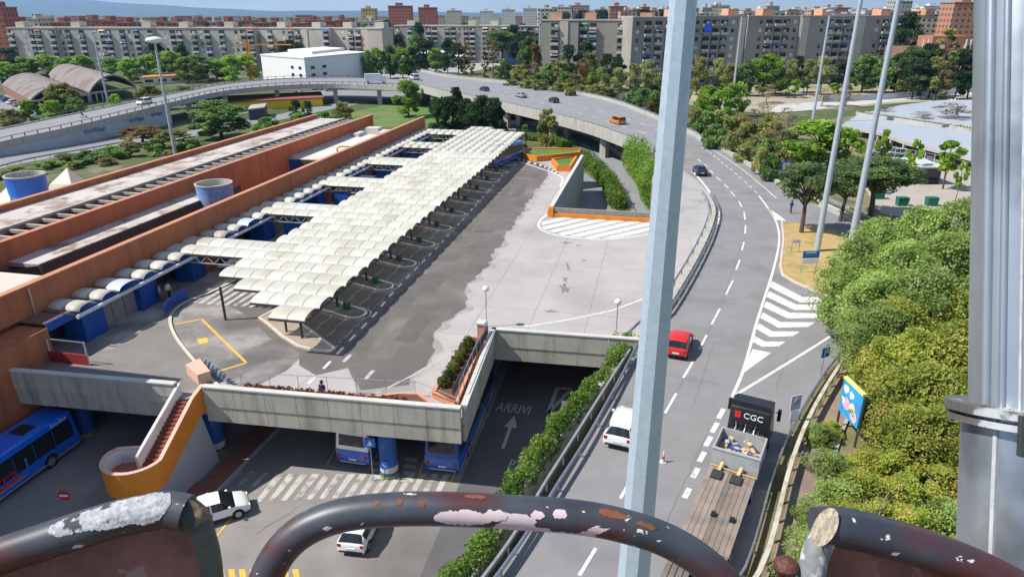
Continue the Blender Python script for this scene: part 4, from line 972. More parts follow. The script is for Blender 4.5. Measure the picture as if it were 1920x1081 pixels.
for t0, sz in ((11, .9), (16, .8), (19, .7)):
    base = gp[t0]; d = (gp[t0 + 1] - gp[t0]).normalized(); pts = []
    for i in range(26): pts.append(base + d * (i * .28 * sz) + Vector((.05, -.12, -2.0 + sz * .8 * math.sin(i * 1.9) * (1 if i % 3 else .4))))
    MB().tube(pts, .1, 4).build('graffiti', gm_, gw)
# rail fence along the low road on the left
lf = [G(u, v, ZL) for u, v in ((-60, 338), (60, 306), (160, 288), (250, 271))]
guard('rusty dark rail along the low road beyond the station', lf, h=1.2, post=2)
guard('thin dark rail between the low road and graffiti wall', [G(u, v, ZL) for u, v in ((-60, 302), (60, 279), (160, 263), (290, 246))], h=1.2, post=2)
# ramp edge barriers
vr = [p + Vector((0, 0, 0)) for p in rr2]
o = thing('ramp_barrier', 'pale curved barrier wall along the outer edge of the ramp', 'barrier', vr[15]); MB().sweep(vr, [(-.2, 0), (.25, 0), (.25, .9), (-.2, .9)]).build('wall', conc, o); MB().sweep([p + Vector((.0, 0, .95)) for p in vr], [(-.1, 0), (.15, 0), (.15, .12), (-.1, .12)]).build('rail', steel, o)
vr = rl[6:]
o = thing('ramp_fence', 'thin dark picket fence along the inner edge of the ramp', 'fence', vr[10])
for i, p in enumerate(spline(vr, 70)): MB().box(p.x - .03, p.y - .03, ZL, p.x + .03, p.y + .03, ZL + 1.3).build('picket', steel_d, o)
MB().sweep([p + Vector((0, 0, 1.2)) for p in vr], [(-.04, 0), (.04, 0), (.04, .08), (-.04, .08)]).build('rail', steel_d, o)
hv = thing('ramp_hedge', 'leafy green hedge between the curved ramp and sunken road', 'hedge', G(1135, 345, ZL))
path_leaves('foliage', spline([G(u, v, ZL) for u, v in ((1092, 306), (1118, 328), (1140, 352), (1158, 392))], 14), 3.0, 2.6, 0, 500, .34, L_ivy, hv, 21)
hv = thing('ramp_hedge', 'grassy hedge strip behind the ramp picket fence', 'hedge', G(1040, 275, ZL))
path_leaves('foliage', spline([G(u, v, ZL) for u, v in ((985, 262), (1030, 268), (1070, 284))], 10), 2.4, 2.0, 0, 360, .34, L_ivy, hv, 22)
iv = thing('ivy_curtain', 'thick ivy curtain hanging on the flyover wall beside the ramp', 'ivy', G(1205, 330, ZL))
path_leaves('foliage', spline([G(u, v, -1.8) for u, v in ((1180, 285), (1198, 305), (1212, 325), (1222, 352))], 14), 3.2, 6.0, -3.2, 1100, .36, L_ivy, iv, 23)
# ================================================================ VEHICLES
glass = glassmat('car glass', (.015, .018, .022), .06)
tyre_m = M('tyre rubber', (.02, .02, .02), .85); rim_m = M('alloy rim', (.45, .45, .46), .35, metal=.7)
lampr = M('tail lamp', (.4, .01, .01), .3); lampw = M('head lamp', (.75, .75, .72), .2); black = M('black plastic', (.018, .018, .02), .55); plate_m = M('number plate', (.7, .7, .66), .6)
def paint(name, col, metal=.0): return M('paint ' + name, col, .3, .03, .5, spec=.5, metal=metal, coat=.6)
def wheel(par, x, y, r, wd):
    sgn = 1 if x > 0 else -1
    t = MB().tube([(x - wd / 2, y, r), (x + wd / 2, y, r)], r, 18).build('wheel', tyre_m, par)
    MB().tube([(x + sgn * (wd / 2), y, r), (x + sgn * (wd / 2 + .012), y, r)], r * .62, 14).build('rim', rim_m, t)
STN = {'hatch': (.86, [(-1.97, .4, .74, .78, 0, 0), (-1.95, .3, .9, .82, 0, 0), (-1.9, .28, .96, .84, 0, 0), (-1.52, .27, .96, .86, 1.37, .57), (-1.05, .27, .95, .86, 1.46, .62), (-.4, .27, .93, .86, 1.5, .64), (.3, .27, .92, .86, 1.45, .62), (1.1, .27, .93, .85, 0, 0), (1.6, .28, .82, .83, 0, 0), (1.88, .3, .68, .76, 0, 0), (1.97, .36, .56, .66, 0, 0)]),
 'sedan': (.88, [(-2.22, .42, .74, .78, 0, 0), (-2.2, .3, .9, .82, 0, 0), (-2.1, .28, .97, .85, 0, 0), (-1.7, .27, .97, .87, 0, 0), (-1.0, .27, .95, .88, 1.37, .6), (-.3, .27, .93, .88, 1.45, .63), (.35, .27, .92, .88, 1.4, .61), (1.15, .27, .93, .87, 0, 0), (1.8, .28, .82, .84, 0, 0), (2.1, .3, .68, .76, 0, 0), (2.22, .36, .56, .66, 0, 0)])}
STN['suv'] = (.9, [(y * 1.06, zs, zb * 1.06, w * 1.04, zr * 1.08, wr * 1.08) for y, zs, zb, w, zr, wr in STN['hatch'][1]])
STN['van'] = (.95, [(-2.42, .4, .8, .9, 0, 0), (-2.4, .32, 1.08, .93, 0, 0), (-2.36, .3, 1.12, .94, 1.85, .8), (-1.5, .3, 1.12, .95, 1.93, .82), (0, .3, 1.12, .95, 1.93, .82), (.85, .3, 1.1, .95, 1.85, .78), (1.65, .3, 1.1, .93, 0, 0), (2.1, .3, .98, .9, 0, 0), (2.36, .32, .8, .82, 0, 0), (2.42, .4, .6, .76, 0, 0)])
def car(kind, pm, label=None, cat='car', group=None, name=None):
    W2, sts = STN[kind]; o = thing(name or ('parked_car' if group else 'car'), label or '', cat, group=group); h = -sts[0][0]; W = 2 * W2; rows = []
    for y, zs, zb, w, zr, wr in sts:
        wt, zt = (wr, zr) if zr else (w * .8, zb + .03)
        half = [(w * .9, zs), (w, zs + .14), (w, (zs + zb) / 2 + .05), (w * .97, zb)] + ([(wt + .03, zt - .06), (wt * .8, zt - .005), (0, zt + .015)] if zr else [(w * .9, zb + .015), (w * .6, zb + .04), (0, zb + .05)])
        rows.append([(-x, y, z) for x, z in half[:-1]] + [(0, y, half[-1][1])] + [(x, y, z) for x, z in half[-2::-1]])
    bd, gl = MB(), MB(); n = len(rows[0])
    for i in range(len(rows) - 1):
        c0, c1 = sts[i][4] > 0, sts[i + 1][4] > 0
        for k in range(n - 1):
            f = [rows[i][k], rows[i][k + 1], rows[i + 1][k + 1], rows[i + 1][k]]; glassy = (c0 and c1 and k in (3, n - 5)) or (c0 != c1 and k in (4, 5, n - 6, n - 7)) or (c0 != c1 and k in (3, n - 5) and kind != 'van' and i > 3)
            (gl if glassy else bd).poly(f)
    bd.poly(rows[0][::-1]); bd.poly(rows[-1])
    import bmesh
    for mb, nm_, mt in ((bd, 'body', pm), (gl, 'windows', glass)):
        me = mb.mesh(nm_, mt); bm = bmesh.new(); bm.from_mesh(me); bmesh.ops.remove_doubles(bm, verts=bm.verts, dist=1e-4); bmesh.ops.recalc_face_normals(bm, faces=bm.faces); bm.to_mesh(me); bm.free()
        me.polygons.foreach_set('use_smooth', [True] * len(me.polygons))
        try: me.set_sharp_from_angle(angle=math.radians(48))
        except Exception: pass
        put(nm_, me, o)
    zb = sts[4][2]; top = [s_ for s_ in sts if s_[4]]; mid_ = top[len(top) // 2]
    for sx in (-1, 1):
        for q in (mid_,): MB().beam((sx * (q[3] * .975), q[0] + .1, q[2]), (sx * (q[5] + .04), q[0] + .08, q[4] - .06), .03, .08, up=(0, 1, 0)).build('pillar', pm, o)
        yb = [s_ for s_ in sts if not s_[4] and s_[0] > 0][0][0]
        MB().box(sx * (W2 + .06) - .08, yb - .42, zb + .0, sx * (W2 + .06) + .08, yb - .28, zb + .13).build('mirror', pm, o)
        MB().box(sx * (W2 - .17) - .1, -h - .012, .72, sx * (W2 - .17) + .1, -h + .1, .92).build('tail_light', lampr, o)
        MB().box(sx * (W2 - .27) - .13, h - .14, .58, sx * (W2 - .27) + .13, h - .02, .7).build('headlight', lampw, o)
        MB().box(sx * W2 - .006, -.35, .74, sx * W2 + .014, -.2, .78).build('door_handle', black, o)
        MB().box(sx * W2 - .01, -h + 1.1, .3, sx * W2 + .006, h - 1.15, .36).build('sill', black, o)
        for y in (-h + .72, h - .78):
            MB().tube([(sx * (W2 - .14), y, .33), (sx * (W2 + .004), y, .33)], .37, 16).build('wheel_arch', black, o)
            wheel(o, sx * (W2 - .09), y, .32, .21)
    MB().box(-W2 + .14, -h - .02, .34, W2 - .14, -h + .1, .46).build('rear_bumper', black, o)
    MB().box(-W2 + .35, h - .1, .36, W2 - .35, h + .012, .5).build('grille', black, o)
    MB().box(-.26, -h - .024, .56, .26, -h + .02, .67).build('number_plate', plate_m, o)
    return o
def heading(a, b): d = Vector(b) - Vector(a); return math.atan2(-d.x, d.y)
def park(o, p, rz, label=None, **kw):
    o.location = p; o.rotation_euler = (0, 0, rz)
    if label: o['label'] = label
    return o
P_red = paint('red', (.6, .015, .012)); P_white = paint('white', (.78, .78, .77)); P_dark = paint('dark blue', (.012, .015, .03)); P_or = paint('orange', (.62, .17, .01)); P_sil = paint('silver', (.42, .44, .46), .4); P_grey = paint('grey', (.16, .17, .18), .3); P_blk = paint('black', (.012, .012, .013)); P_blue = paint('blue', (.02, .07, .25))
hd_ = lambda a, b, z=0: heading(G(*a, z), G(*b, z))
park(car('suv', P_red, 'bright red car driving along the main road past the galvanised mast'), G(1273, 654, .01), hd_((1253, 760), (1340, 590)) + .08).scale = (.93, .93, .93)
park(car('hatch', P_white, 'white hatchback driving on the main road beside the ivy hedge'), G(1170, 812, .01), hd_((1105, 1000), (1200, 780)) )
park(car('sedan', P_dark, 'dark blue sedan on the bend above the pale exit road'), G(1312, 326, .01), hd_((1388, 382), (1324, 311)))
park(car('van', P_or, 'orange van driving on the flyover', 'van', name='van'), G(1157, 233, .55), hd_((1250, 262), (1080, 210)))
park(car('hatch', P_blk, 'black car on the flyover between the silver car and orange van'), G(1038, 192, .92), hd_((1130, 220), (1000, 188)))
park(car('sedan', P_sil, 'silver car driving on the flyover'), G(977, 182.5, .92), hd_((1060, 200), (920, 172)))
park(car('hatch', P_dark, 'small dark car far along the flyover beyond the silver one'), G(908, 170.5, .92), hd_((980, 180), (860, 160)))
park(car('hatch', P_white, 'white car beside the brick walkway on the lower yard'), G(408, 967, ZL + .01), math.radians(-62))
park(car('hatch', P_white, 'white car parked alone on the sunlit lower yard'), G(680, 1000, ZL + .01), math.radians(-8))
park(car('van', P_white, 'white van climbing the side flyover', 'van', name='van'), G(271, 196, -.4), heading(bn[20], bn[26]) + PI)
protos = [car('hatch', P_sil, 'x', group='p'), car('sedan', P_grey, 'x', group='p'), car('hatch', P_blue, 'x', group='p'), car('suv', P_white, 'x', group='p'), car('sedan', P_blk, 'x', group='p')]
CN = ['silver hatchback', 'grey saloon', 'blue hatchback', 'white tall car', 'black saloon']
used = [False] * 5
rg = random.Random(5)
def parked(p, rz, where, group):
    i = rg.randrange(5)
    if not used[i]:
        used[i] = True; o = protos[i]; o.location = p; o.rotation_euler = (0, 0, rz); o['label'] = CN[i] + where; o['group'] = group
    else: copy_tree(protos[i], p, rz, label=CN[i] + where, group=group)
for i in range(9): parked(G(22 + i * 13, 174 + i * 3.4, ZL + .02), math.radians(60), ' in the row beside the vaulted hangar', 'cars parked by the hangar')
for i in range(6): parked(G(2 + i * 12, 186 + i * 4.5, ZL + .02), math.radians(-20), ' in the open lot before the vaulted hangar', 'cars parked by the hangar')
for u, v in ((1165, 186), (1178, 197), (1190, 199), (1204, 198), (1212, 207), (1222, 208), (1236, 199)): parked(G(u, v, ZL + .02), math.radians(rg.uniform(20, 60)), ' in the small lot behind the flyover', 'cars in the lot behind the flyover')
for u, v in ((1650, 291), (1680, 293), (1720, 303)): parked(G(u, v, -.01), math.radians(80), ' under the edge of the parking roof', 'cars by the parking roof')
for u, v in ((620, 171), (640, 168), (560, 177), (595, 169)): parked(G(u, v, ZL + .02), math.radians(rg.uniform(40, 110)), ' near the yellow hoarding below the side flyover', 'cars near the yellow hoarding')
for i in range(5):
    if not used[i]: parked(G(700 + i * 12, 175, ZL + .02), 1.2, ' near the yellow hoarding below the side flyover', 'cars near the yellow hoarding')
vn = park(car('van', P_white, 'white van parked under the dark pines near the brick flats', 'van', name='van'), V(1806, 143, 250), 1.3); vn.location.z = gz(*vn.location[:2]) + .02
tk = park(car('van', P_white, 'white van far along the flyover where it forks', 'van', name='van'), G(777, 150, .95), heading(fl[50], fl[55])); tk.scale = (1.2, 1.2, 1.2)
# box truck on the side flyover
bx = thing('box_truck', 'white box lorry on the flyover before the red roofed hall', 'truck', (0, 0, 0))
MB().box(-1.25, -3.4, .9, 1.25, 2.2, 3.4).build('cargo_box', P_white, bx); c_ = MB().box(-1.15, 2.3, .6, 1.15, 4.0, 2.7).build('cab', P_white, bx); MB().box(-1.05, 3.98, 1.6, 1.05, 4.03, 2.4).build('windscreen', glass, c_)
for x in (-1, 1):
    for y in (-2.2, 3.0): wheel(bx, x, y, .45, .3)
bx.location = G(703, 157, 1.0); bx.rotation_euler = (0, 0, math.radians(-75))
# ---------------------------------------------------------------- buses
bus_blue = paint('bus blue', (.01, .1, .46)); bus_dk = paint('bus deep blue', (.008, .05, .3))
def bus(label, low, up, Ln=11.5, W=2.5, H=3.1, group=None, split=1.45):
    o = thing('bus', label, 'bus', group=group); h = Ln / 2
    put('lower_body', bevel(MB().box(-W / 2, -h, .38, W / 2, h, split).mesh('lower_body', low), .1, 2), o)
    put('upper_body', bevel(MB().hexa([(-W / 2, -h + .0, split - .08), (W / 2, -h + .0, split - .08), (W / 2, h, split - .08), (-W / 2, h, split - .08)], [(-W / 2 + .12, -h + .14, H), (W / 2 - .12, -h + .14, H), (W / 2 - .12, h - .2, H), (-W / 2 + .12, h - .2, H)]).mesh('upper_body', up), .14, 3), o)
    n = 7; st_ = (Ln - .9) / n
    for sx in (-1, 1):
        for i in range(n):
            y0 = -h + .45 + i * st_; a, b = sx * (W / 2 - .008), sx * (W / 2 - .075)
            MB().hexa([(a, y0, split + .02), (a + sx * .02, y0, split + .02), (a + sx * .02, y0 + st_ - .06, split + .02), (a, y0 + st_ - .06, split + .02)], [(b, y0, H - .45), (b + sx * .02, y0, H - .45), (b + sx * .02, y0 + st_ - .06, H - .45), (b, y0 + st_ - .06, H - .45)]).build('side_window', glass, o)
        MB().box(sx * (W / 2) - .01, -h + .2, .42, sx * (W / 2) + .012, h - .2, .47).build('sill_strip', conc_l, o)
        for y in (-h + 2.6, h - 2.7): 
            MB().tube([(sx * (W / 2 - .2), y, .5), (sx * (W / 2 + .006), y, .5)], .56, 16).build('wheel_arch', black, o); wheel(o, sx * (W / 2 - .14), y, .48, .3)
    for sy, nm in ((1, 'windscreen'), (-1, 'rear_window')):
        y = sy * h
        zlo, zhi = (split - .05, H - .35) if sy > 0 else (split + .3, H - .5)
        f = lambda z: y - sy * (.14 if sy < 0 else .2) * (z - split) / (H - split) + sy * .012
        MB().poly([(-W / 2 + .28, f(zlo), zlo), (W / 2 - .28, f(zlo), zlo), (W / 2 - .34, f(zhi), zhi), (-W / 2 + .34, f(zhi), zhi)]).build(nm, glass, o)
        for sx in (-1, 1): MB().box(sx * (W / 2 - .25) - .13, y - .02, .8, sx * (W / 2 - .25) + .13, y + .02, 1.05).build('tail_light' if sy < 0 else 'headlight', lampr if sy < 0 else lampw, o)
        MB().box(-.28, y - .025, .62, .28, y + .025, .75).build('number_plate', plate_m, o)
        MB().box(-W / 2 + .3, y - .03, .4, W / 2 - .3, y + .03, .47).build('bumper_strip', conc_l, o)
    MB().box(-.55, h - 3.6, H - .01, .55, h - 2.5, H + .07).build('roof_hatch', black, o); MB().box(-.7, -1.4, H - .02, .7, .6, H + .16).build('roof_unit', up, o)
    return o
b = bus('white-topped blue coach parked left of the banded blue column', bus_blue, P_white); fc = G(665, 877, ZL); b.location = fc + L(0, 5.8); b.rotation_euler = (0, 0, -AX - .02)
b = bus('all-blue coach parked at the deck corner by the lower road', bus_blue, bus_dk); fc = G(826, 890, ZL); b.location = fc + L(0, 5.8); b.rotation_euler = (0, 0, -AX + .02)
b = bus('blue coach in the shade under the deck behind the orange stairs', bus_blue, bus_dk); b.location = L(-25.5, 50, ZL); b.rotation_euler = (0, 0, -AX)
b = bus('blue coach in the shade under the deck near the brick pier', bus_blue, bus_dk); b.location = L(-36.0, 46.2, ZL); b.rotation_euler = (0, 0, -AX)
b = bus('blue coach standing at the far end of the canopy bays', bus_blue, bus_blue); b.location = G(937, 316) + L(-.5, 5.0) - L(0, 0); b.rotation_euler = (0, 0, -AX - .25)
b = bus('bright blue bus roof down on the sunken road', paint('bright blue', (.02, .16, .55)), paint('bright blue', (.02, .16, .55)), Ln=9); b.location = L(-6.2, 89.5, ZL); b.rotation_euler = (0, 0, -AX + .08)
for i, (bb, ss) in enumerate(((-13.6, 53), (-19.5, 55))):
    b = bus(['blue coach under the deck behind the notch wall', 'blue coach under the deck behind the white-topped coach'][i], bus_blue, bus_dk); b.location = L(bb, ss, ZL); b.rotation_euler = (0, 0, -AX)
# long blue bus with big lettering
cb = bus('long bright blue bus with big red lettering beside the brick end wall', paint('vivid blue', (.008, .15, .72)), paint('vivid blue', (.008, .15, .72)), Ln=12, split=1.25)
cb.location = L(-40.95, 29.0, ZL); cb.rotation_euler = (0, 0, -AX)
cm = bpy.data.materials; redl = M('red lettering', (.6, .03, .03), .5); bluel = M('blue lettering', (.05, .25, .7), .5); whl = M('white lettering', (.8, .8, .8), .5)
def side_text(t, size, m, y, z):
    me = text_mesh(t, size, m, 'lettering'); R = Matrix(((0, 0, 1, 1.275), (1, 0, 0, y), (0, 1, 0, z), (0, 0, 0, 1))); me.transform(R); o = put('lettering', me); o.parent = cb; KIDS.setdefault(cb.name, []).append(o)
side_text('cotra', 1.45, redl, -.75, 1.0); side_text('l', 1.45, bluel, 1.55, 1.0); 
me = text_mesh('Eco-Bus', .42, whl, 'lettering'); me.transform(Matrix(((0, 0, 1, 1.205), (1, 0, 0, 4.6), (0, 1, 0, 2.72), (0, 0, 0, 1)))); o = put('lettering', me); o.parent = cb
for dz, m_ in ((.0, redl), (-.12, M('orange lettering', (.7, .25, .02), .5))):
    q = MB().poly([(1.272, -4.5, .86 + dz), (1.272, 1.2, .9 + dz), (1.272, 1.5, .98 + dz), (1.272, -4.5, .98 + dz)]).build('stripe', m_); q.parent = cb
# ---------------------------------------------------------------- flatbed truck
cabm = M('black truck paint', (.02, .021, .023), .4, .2, 1, coat=.2); plank = M('grey brown planks', (.24, .19, .15), .85, .2, 1.2, rnd=.25, stain=(.16, .145, .135), sscale=1.0); chass = M('truck chassis', (.04, .04, .042), .7, .2, 1)
ztop = 2.85
tr = thing('flatbed_truck', 'black-cabbed flatbed truck with a grey load box on the road shoulder', 'truck', (0, 0, 0))
rear = G(1408, 768, ztop); hz = hd_((1330, 900), (1400, 740)); 
put('cab', bevel(MB().hexa([(-1.2, .0, .7), (1.2, .0, .7), (1.2, 2.25, .7), (-1.2, 2.25, .7)], [(-1.12, .12, ztop), (1.12, .12, ztop), (1.1, 1.75, ztop), (-1.1, 1.75, ztop)]).mesh('cab', cabm), .12, 3), tr)
MB().poly([(-1.0, 2.2, 1.5), (1.0, 2.2, 1.5), (.98, 1.93, 2.45), (-.98, 1.93, 2.45)]).build('windscreen', glass, tr)
MB().box(-1.1, .3, ztop, 1.1, 1.0, ztop + .28).build('roof_fairing', cabm, tr)
for sx in (-1, 1): MB().box(sx * 1.42 - .1, 1.7, 1.6, sx * 1.42 + .1, 1.85, 2.35).build('mirror', black, tr); MB().beam((sx * 1.2, 1.8, 2.1), (sx * 1.42, 1.78, 2.1), .05, .05).build('mirror_arm', black, tr)
MB().box(-.85, .045, 2.18, -.5, .075, 2.6).build('red_badge', redl, tr)
me = text_mesh('CGC', .52, whl, 'lettering', .008); me.transform(Matrix(((1, 0, 0, .2), (0, 0, -1, .06), (0, 1, 0, 2.22), (0, 0, 0, 1)))); put('lettering', me, tr)
MB().box(-1.0, -13.6, .55, 1.0, .6, .85).build('chassis', chass, tr)
MB().box(-.9, -1.1, .85, .9, -.05, 1.5).build('engine_deck', chass, tr)
for i in range(6): MB().tube([(-.7 + i * .28, -1.0, 1.5), (-.6 + i * .25, -.5, 1.9), (-.7 + i * .28, -.02, 1.9)], .03, 5).build('hose', black if i % 2 else steel, tr)
for y in (1.2, -4.4, -9.6, -11.0):
    for sx in (-1, 1): wheel(tr, sx * 1.02, y, .48, .34)
greyb = M('grey load box', (.36, .37, .37), .6, .1, 1.2, stain=(.22, .2, .17), sscale=1.2, s0=.52, s1=.75)
for nm, bxx in (('box_floor', (-1.2, -3.5, 1.0, 1.2, -1.3, 1.12)), ('box_side', (-1.25, -3.5, 1.0, -1.17, -1.3, 2.1)), ('box_side', (1.17, -3.5, 1.0, 1.25, -1.3, 2.1)), ('box_end', (-1.25, -3.58, .9, 1.25, -3.5, 2.1)), ('box_end', (-1.25, -1.3, 1.0, 1.25, -1.22, 2.1))): MB().box(*bxx).build(nm, greyb, tr)
MB().box(-1.28, -3.62, 2.1, 1.28, -3.46, 2.18).build('box_rim', greyb, tr)
sack = M('straw sacks', (.55, .4, .2), .9, .15, 3)
rg = random.Random(9)
for i in range(20):
    c = Vector((rg.uniform(-.95, .95), rg.uniform(-2.6, -1.45), 1.3 + .025 * i)); a = rg.uniform(0, 3); dx_, dy_ = Vector((math.cos(a), math.sin(a), rg.uniform(-.25, .25))) * rg.uniform(.16, .3), Vector((-math.sin(a), math.cos(a), rg.uniform(-.2, .2))) * rg.uniform(.1, .18); up_z = Vector((0, 0, rg.uniform(.06, .12)))
    me_ = MB().hexa([c - dx_ - dy_, c + dx_ - dy_ * .8, c + dx_ + dy_, c - dx_ + dy_ * .9], [c - dx_ * .7 - dy_ * .7 + up_z, c + dx_ * .8 - dy_ * .6 + up_z, c + dx_ * .7 + dy_ * .7 + up_z * 1.3, c - dx_ * .8 + dy_ * .7 + up_z]).mesh('sack', sack if i % 4 else greyb); bevel(me_, .05, 2); put('sack', me_, tr)
for i in range(6):
    c = Vector((rg.uniform(-.2, .9), rg.uniform(-3.0, -2.2), 1.5)); pts = [c + Vector((.35 * math.cos(t), .2 * math.sin(t), .04 * i)) for t in np.linspace(0, 5.5, 12)]
    MB().tube(pts, .045, 5).build('strap', M('blue strap', (.02, .06, .35), .6) if i % 2 else M('pink strap', (.45, .3, .26), .7), tr)
for i in range(9):
    x = -1.2 + i * .27
    MB().box(x, -10.4, 1.12, x + .25, -3.75, 1.2).build('plank', plank, tr)
for x in (-.95, .05): MB().box(x, -5.0, 1.2, x + .55, -4.3, 1.34).build('ramp_pad', chass, tr); MB().beam((x + .3, -4.3, 1.3), (x + .35, -3.7, 1.45), .16, .12).build('wood_chock', sack, tr)
MB().tube([(-1.2, -3.9, 1.3), (0, -4.0, 1.28), (1.2, -4.1, 1.3)], .03, 5).build('yellow_strap', yellow, tr)
for x in (-.2, .7): MB().box(x, -8.0, 1.2, x + .22, -7.7, 1.35).build('hook', black, tr)
for k, x0 in enumerate((-1.2, .1)):
    for i in range(4): MB().hexa([(x0 + i * .28, -14.2, .95), (x0 + i * .28 + .24, -14.2, .95), (x0 + i * .28 + .24, -10.5, 1.12), (x0 + i * .28, -10.5, 1.12)], [(x0 + i * .28, -14.2, 1.05), (x0 + i * .28 + .24, -14.2, 1.05), (x0 + i * .28 + .24, -10.5, 1.24), (x0 + i * .28, -10.5, 1.24)]).build('plank', plank, tr)
MB().box(-1.2, -14.5, .9, -.1, -14.2, 1.3).build('orange_bar', orange, tr)
c_, s_ = math.cos(hz), math.sin(hz)
tr.rotation_euler = (0, 0, hz); tr.location = (rear.x - (-s_) * .1, rear.y - c_ * .1, .01)
cn = thing('delineator_cone', 'small white and red cone standing on the main road', 'cone', G(1243, 866)); c = G(1243, 866)
MB().lathe(c, [(.2, 0), (.2, .05), (.1, .06), (.08, .25)], 10).build('base', white, cn); MB().lathe(c, [(.08, .25), (.06, .45)], 10).build('red_band', redl, cn); MB().lathe(c, [(.06, .45), (.03, .75), (.0, .76)], 10).build('tip', white, cn)
# ---------------------------------------------------------------- people
skin_m = M('skin', (.45, .26, .18), .6); hair_m = M('dark hair', (.02, .015, .012), .7)
def person(label, loc, rz, shirt, legs, pose='walk', sc=1.0):
    o = thing('person', label, 'person', loc); o.rotation_euler = (0, 0, rz)
    st_ = .18 if pose == 'walk' else .05
    J = {'pel': (0, 0, .95, .13), 'sp': (0, .01, 1.15, .13), 'ch': (0, 0, 1.35, .15), 'nk': (0, .01, 1.5, .06), 'hd0': (0, .03, 1.6, .085), 'hd1': (0, .02, 1.72, .075)}
    if pose == 'sit': J = {k: (x, y, z - .42, r) for k, (x, y, z, r) in J.items()}
    E_ = [('pel', 'sp'), ('sp', 'ch'), ('ch', 'nk'), ('nk', 'hd0'), ('hd0', 'hd1')]
    for n_, sx in (('l', -1), ('r', 1)):
        f = st_ * sx
        if pose == 'sit': J.update({n_ + 'h': (sx * .1, .08, .5, .09), n_ + 'k': (sx * .12, .48, .5, .065), n_ + 'a': (sx * .12, .5, .1, .045), n_ + 't': (sx * .12, .64, .05, .04)}); dz = -.42
        else: J.update({n_ + 'h': (sx * .1, 0, .87, .095), n_ + 'k': (sx * .1, f * .7 + .03, .48, .065), n_ + 'a': (sx * .1, f, .09, .045), n_ + 't': (sx * .1, f + .16, .05, .04)}); dz = 0
        J.update({n_ + 's': (sx * .19, 0, 1.43 + dz, .062), n_ + 'e': (sx * .25, -f * .5 - .02, 1.15 + dz, .045), n_ + 'w': (sx * .24, -f + .08, .92 + dz, .032), n_ + 'f': (sx * .235, -f + .13, .8 + dz, .025)})
        E_ += [('pel', n_ + 'h'), (n_ + 'h', n_ + 'k'), (n_ + 'k', n_ + 'a'), (n_ + 'a', n_ + 't'), ('ch', n_ + 's'), (n_ + 's', n_ + 'e'), (n_ + 'e', n_ + 'w'), (n_ + 'w', n_ + 'f')]
    ks = list(J); me = bpy.data.meshes.new('body'); me.from_pydata([J[k][:3] for k in ks], [(ks.index(a), ks.index(b)) for a, b in E_], [])
    t = bpy.data.objects.new('body', me); COL.objects.link(t); md = t.modifiers.new('s', 'SKIN'); t.modifiers.new('u', 'SUBSURF').levels = 1
    for i, k in enumerate(ks): me.skin_vertices[0].data[i].radius = (J[k][3],) * 2; me.skin_vertices[0].data[i].use_root = (k == 'pel')
    m2 = bpy.data.meshes.new_from_object(t.evaluated_get(bpy.context.evaluated_depsgraph_get())); bpy.data.objects.remove(t)
    m2.materials.clear()
    for m_ in (skin_m, shirt, legs, black): m2.materials.append(m_)
    zo = -.42 if pose == 'sit' else 0
    for p in m2.polygons:
        c = p.center; p.use_smooth = True
        p.material_index = 3 if c.z < .1 else (2 if c.z < .97 + zo and abs(c.x) < .2 else (0 if (c.z > 1.5 + zo or c.z < .95 + zo or (abs(c.x) > .2 and c.z < 1.12 + zo)) else 1))
    b_ = put('body', m2); b_.parent = o
    hp_ = MB().lathe((0, -.01, 1.68 + zo), [(.115, -.08), (.12, 0), (.1, .07), (.05, .115), (.0, .12)], 10).build('hair', hair_m, smooth=True); hp_.parent = o
    return o
person('person in a blue jacket walking on the slip road', G(1482, 400, .01), -2.6, M('blue cloth', (.02, .06, .3), .8), M('dark trousers', (.02, .02, .03), .8))
person('person in a pale pink top near the station shutters', G(303, 566, .1), -1.2, M('pink cloth', (.55, .33, .3), .8), M('red cloth', (.35, .03, .03), .8), 'stand')
person('person in a whitish top beside the curved blue railing', G(319, 562, .1), -2, M('white cloth', (.6, .55, .52), .8), M('dark trousers', (.02, .02, .03), .8), 'stand')
person('person in dark blue seated behind the reddish planter', G(606, 746, .0), 2.8, M('navy cloth', (.015, .02, .08), .8), M('dark trousers', (.02, .02, .03), .8), 'sit')
sc_ = thing('scooter', 'scooter riding up the side flyover behind the white van', 'scooter', G(158, 221, -1.4)); c = sc_.location
for y in (-.6, .6): MB().tube([c + Vector((y, -.05, .25)), c + Vector((y, .05, .25))], .25, 12).build('wheel', tyre_m, sc_)
MB().hexa([c + Vector((x, y, .3)) for x, y in ((-.75, -.15), (.3, -.15), (.3, .15), (-.75, .15))], [c + Vector((x, y, .75)) for x, y in ((-.7, -.15), (-.1, -.15), (-.1, .15), (-.7, .15))]).build('body', P_white, sc_)
MB().beam(c + Vector((.6, 0, .3)), c + Vector((.4, 0, 1.05)), .3, .08).build('leg_shield', P_white, sc_)
person('scooter rider in dark clothes and white helmet', c + Vector((-.45, 0, .28)), -PI / 2, M('navy cloth', (.015, .02, .08), .8), M('dark trousers', (.02, .02, .03), .8), 'sit')
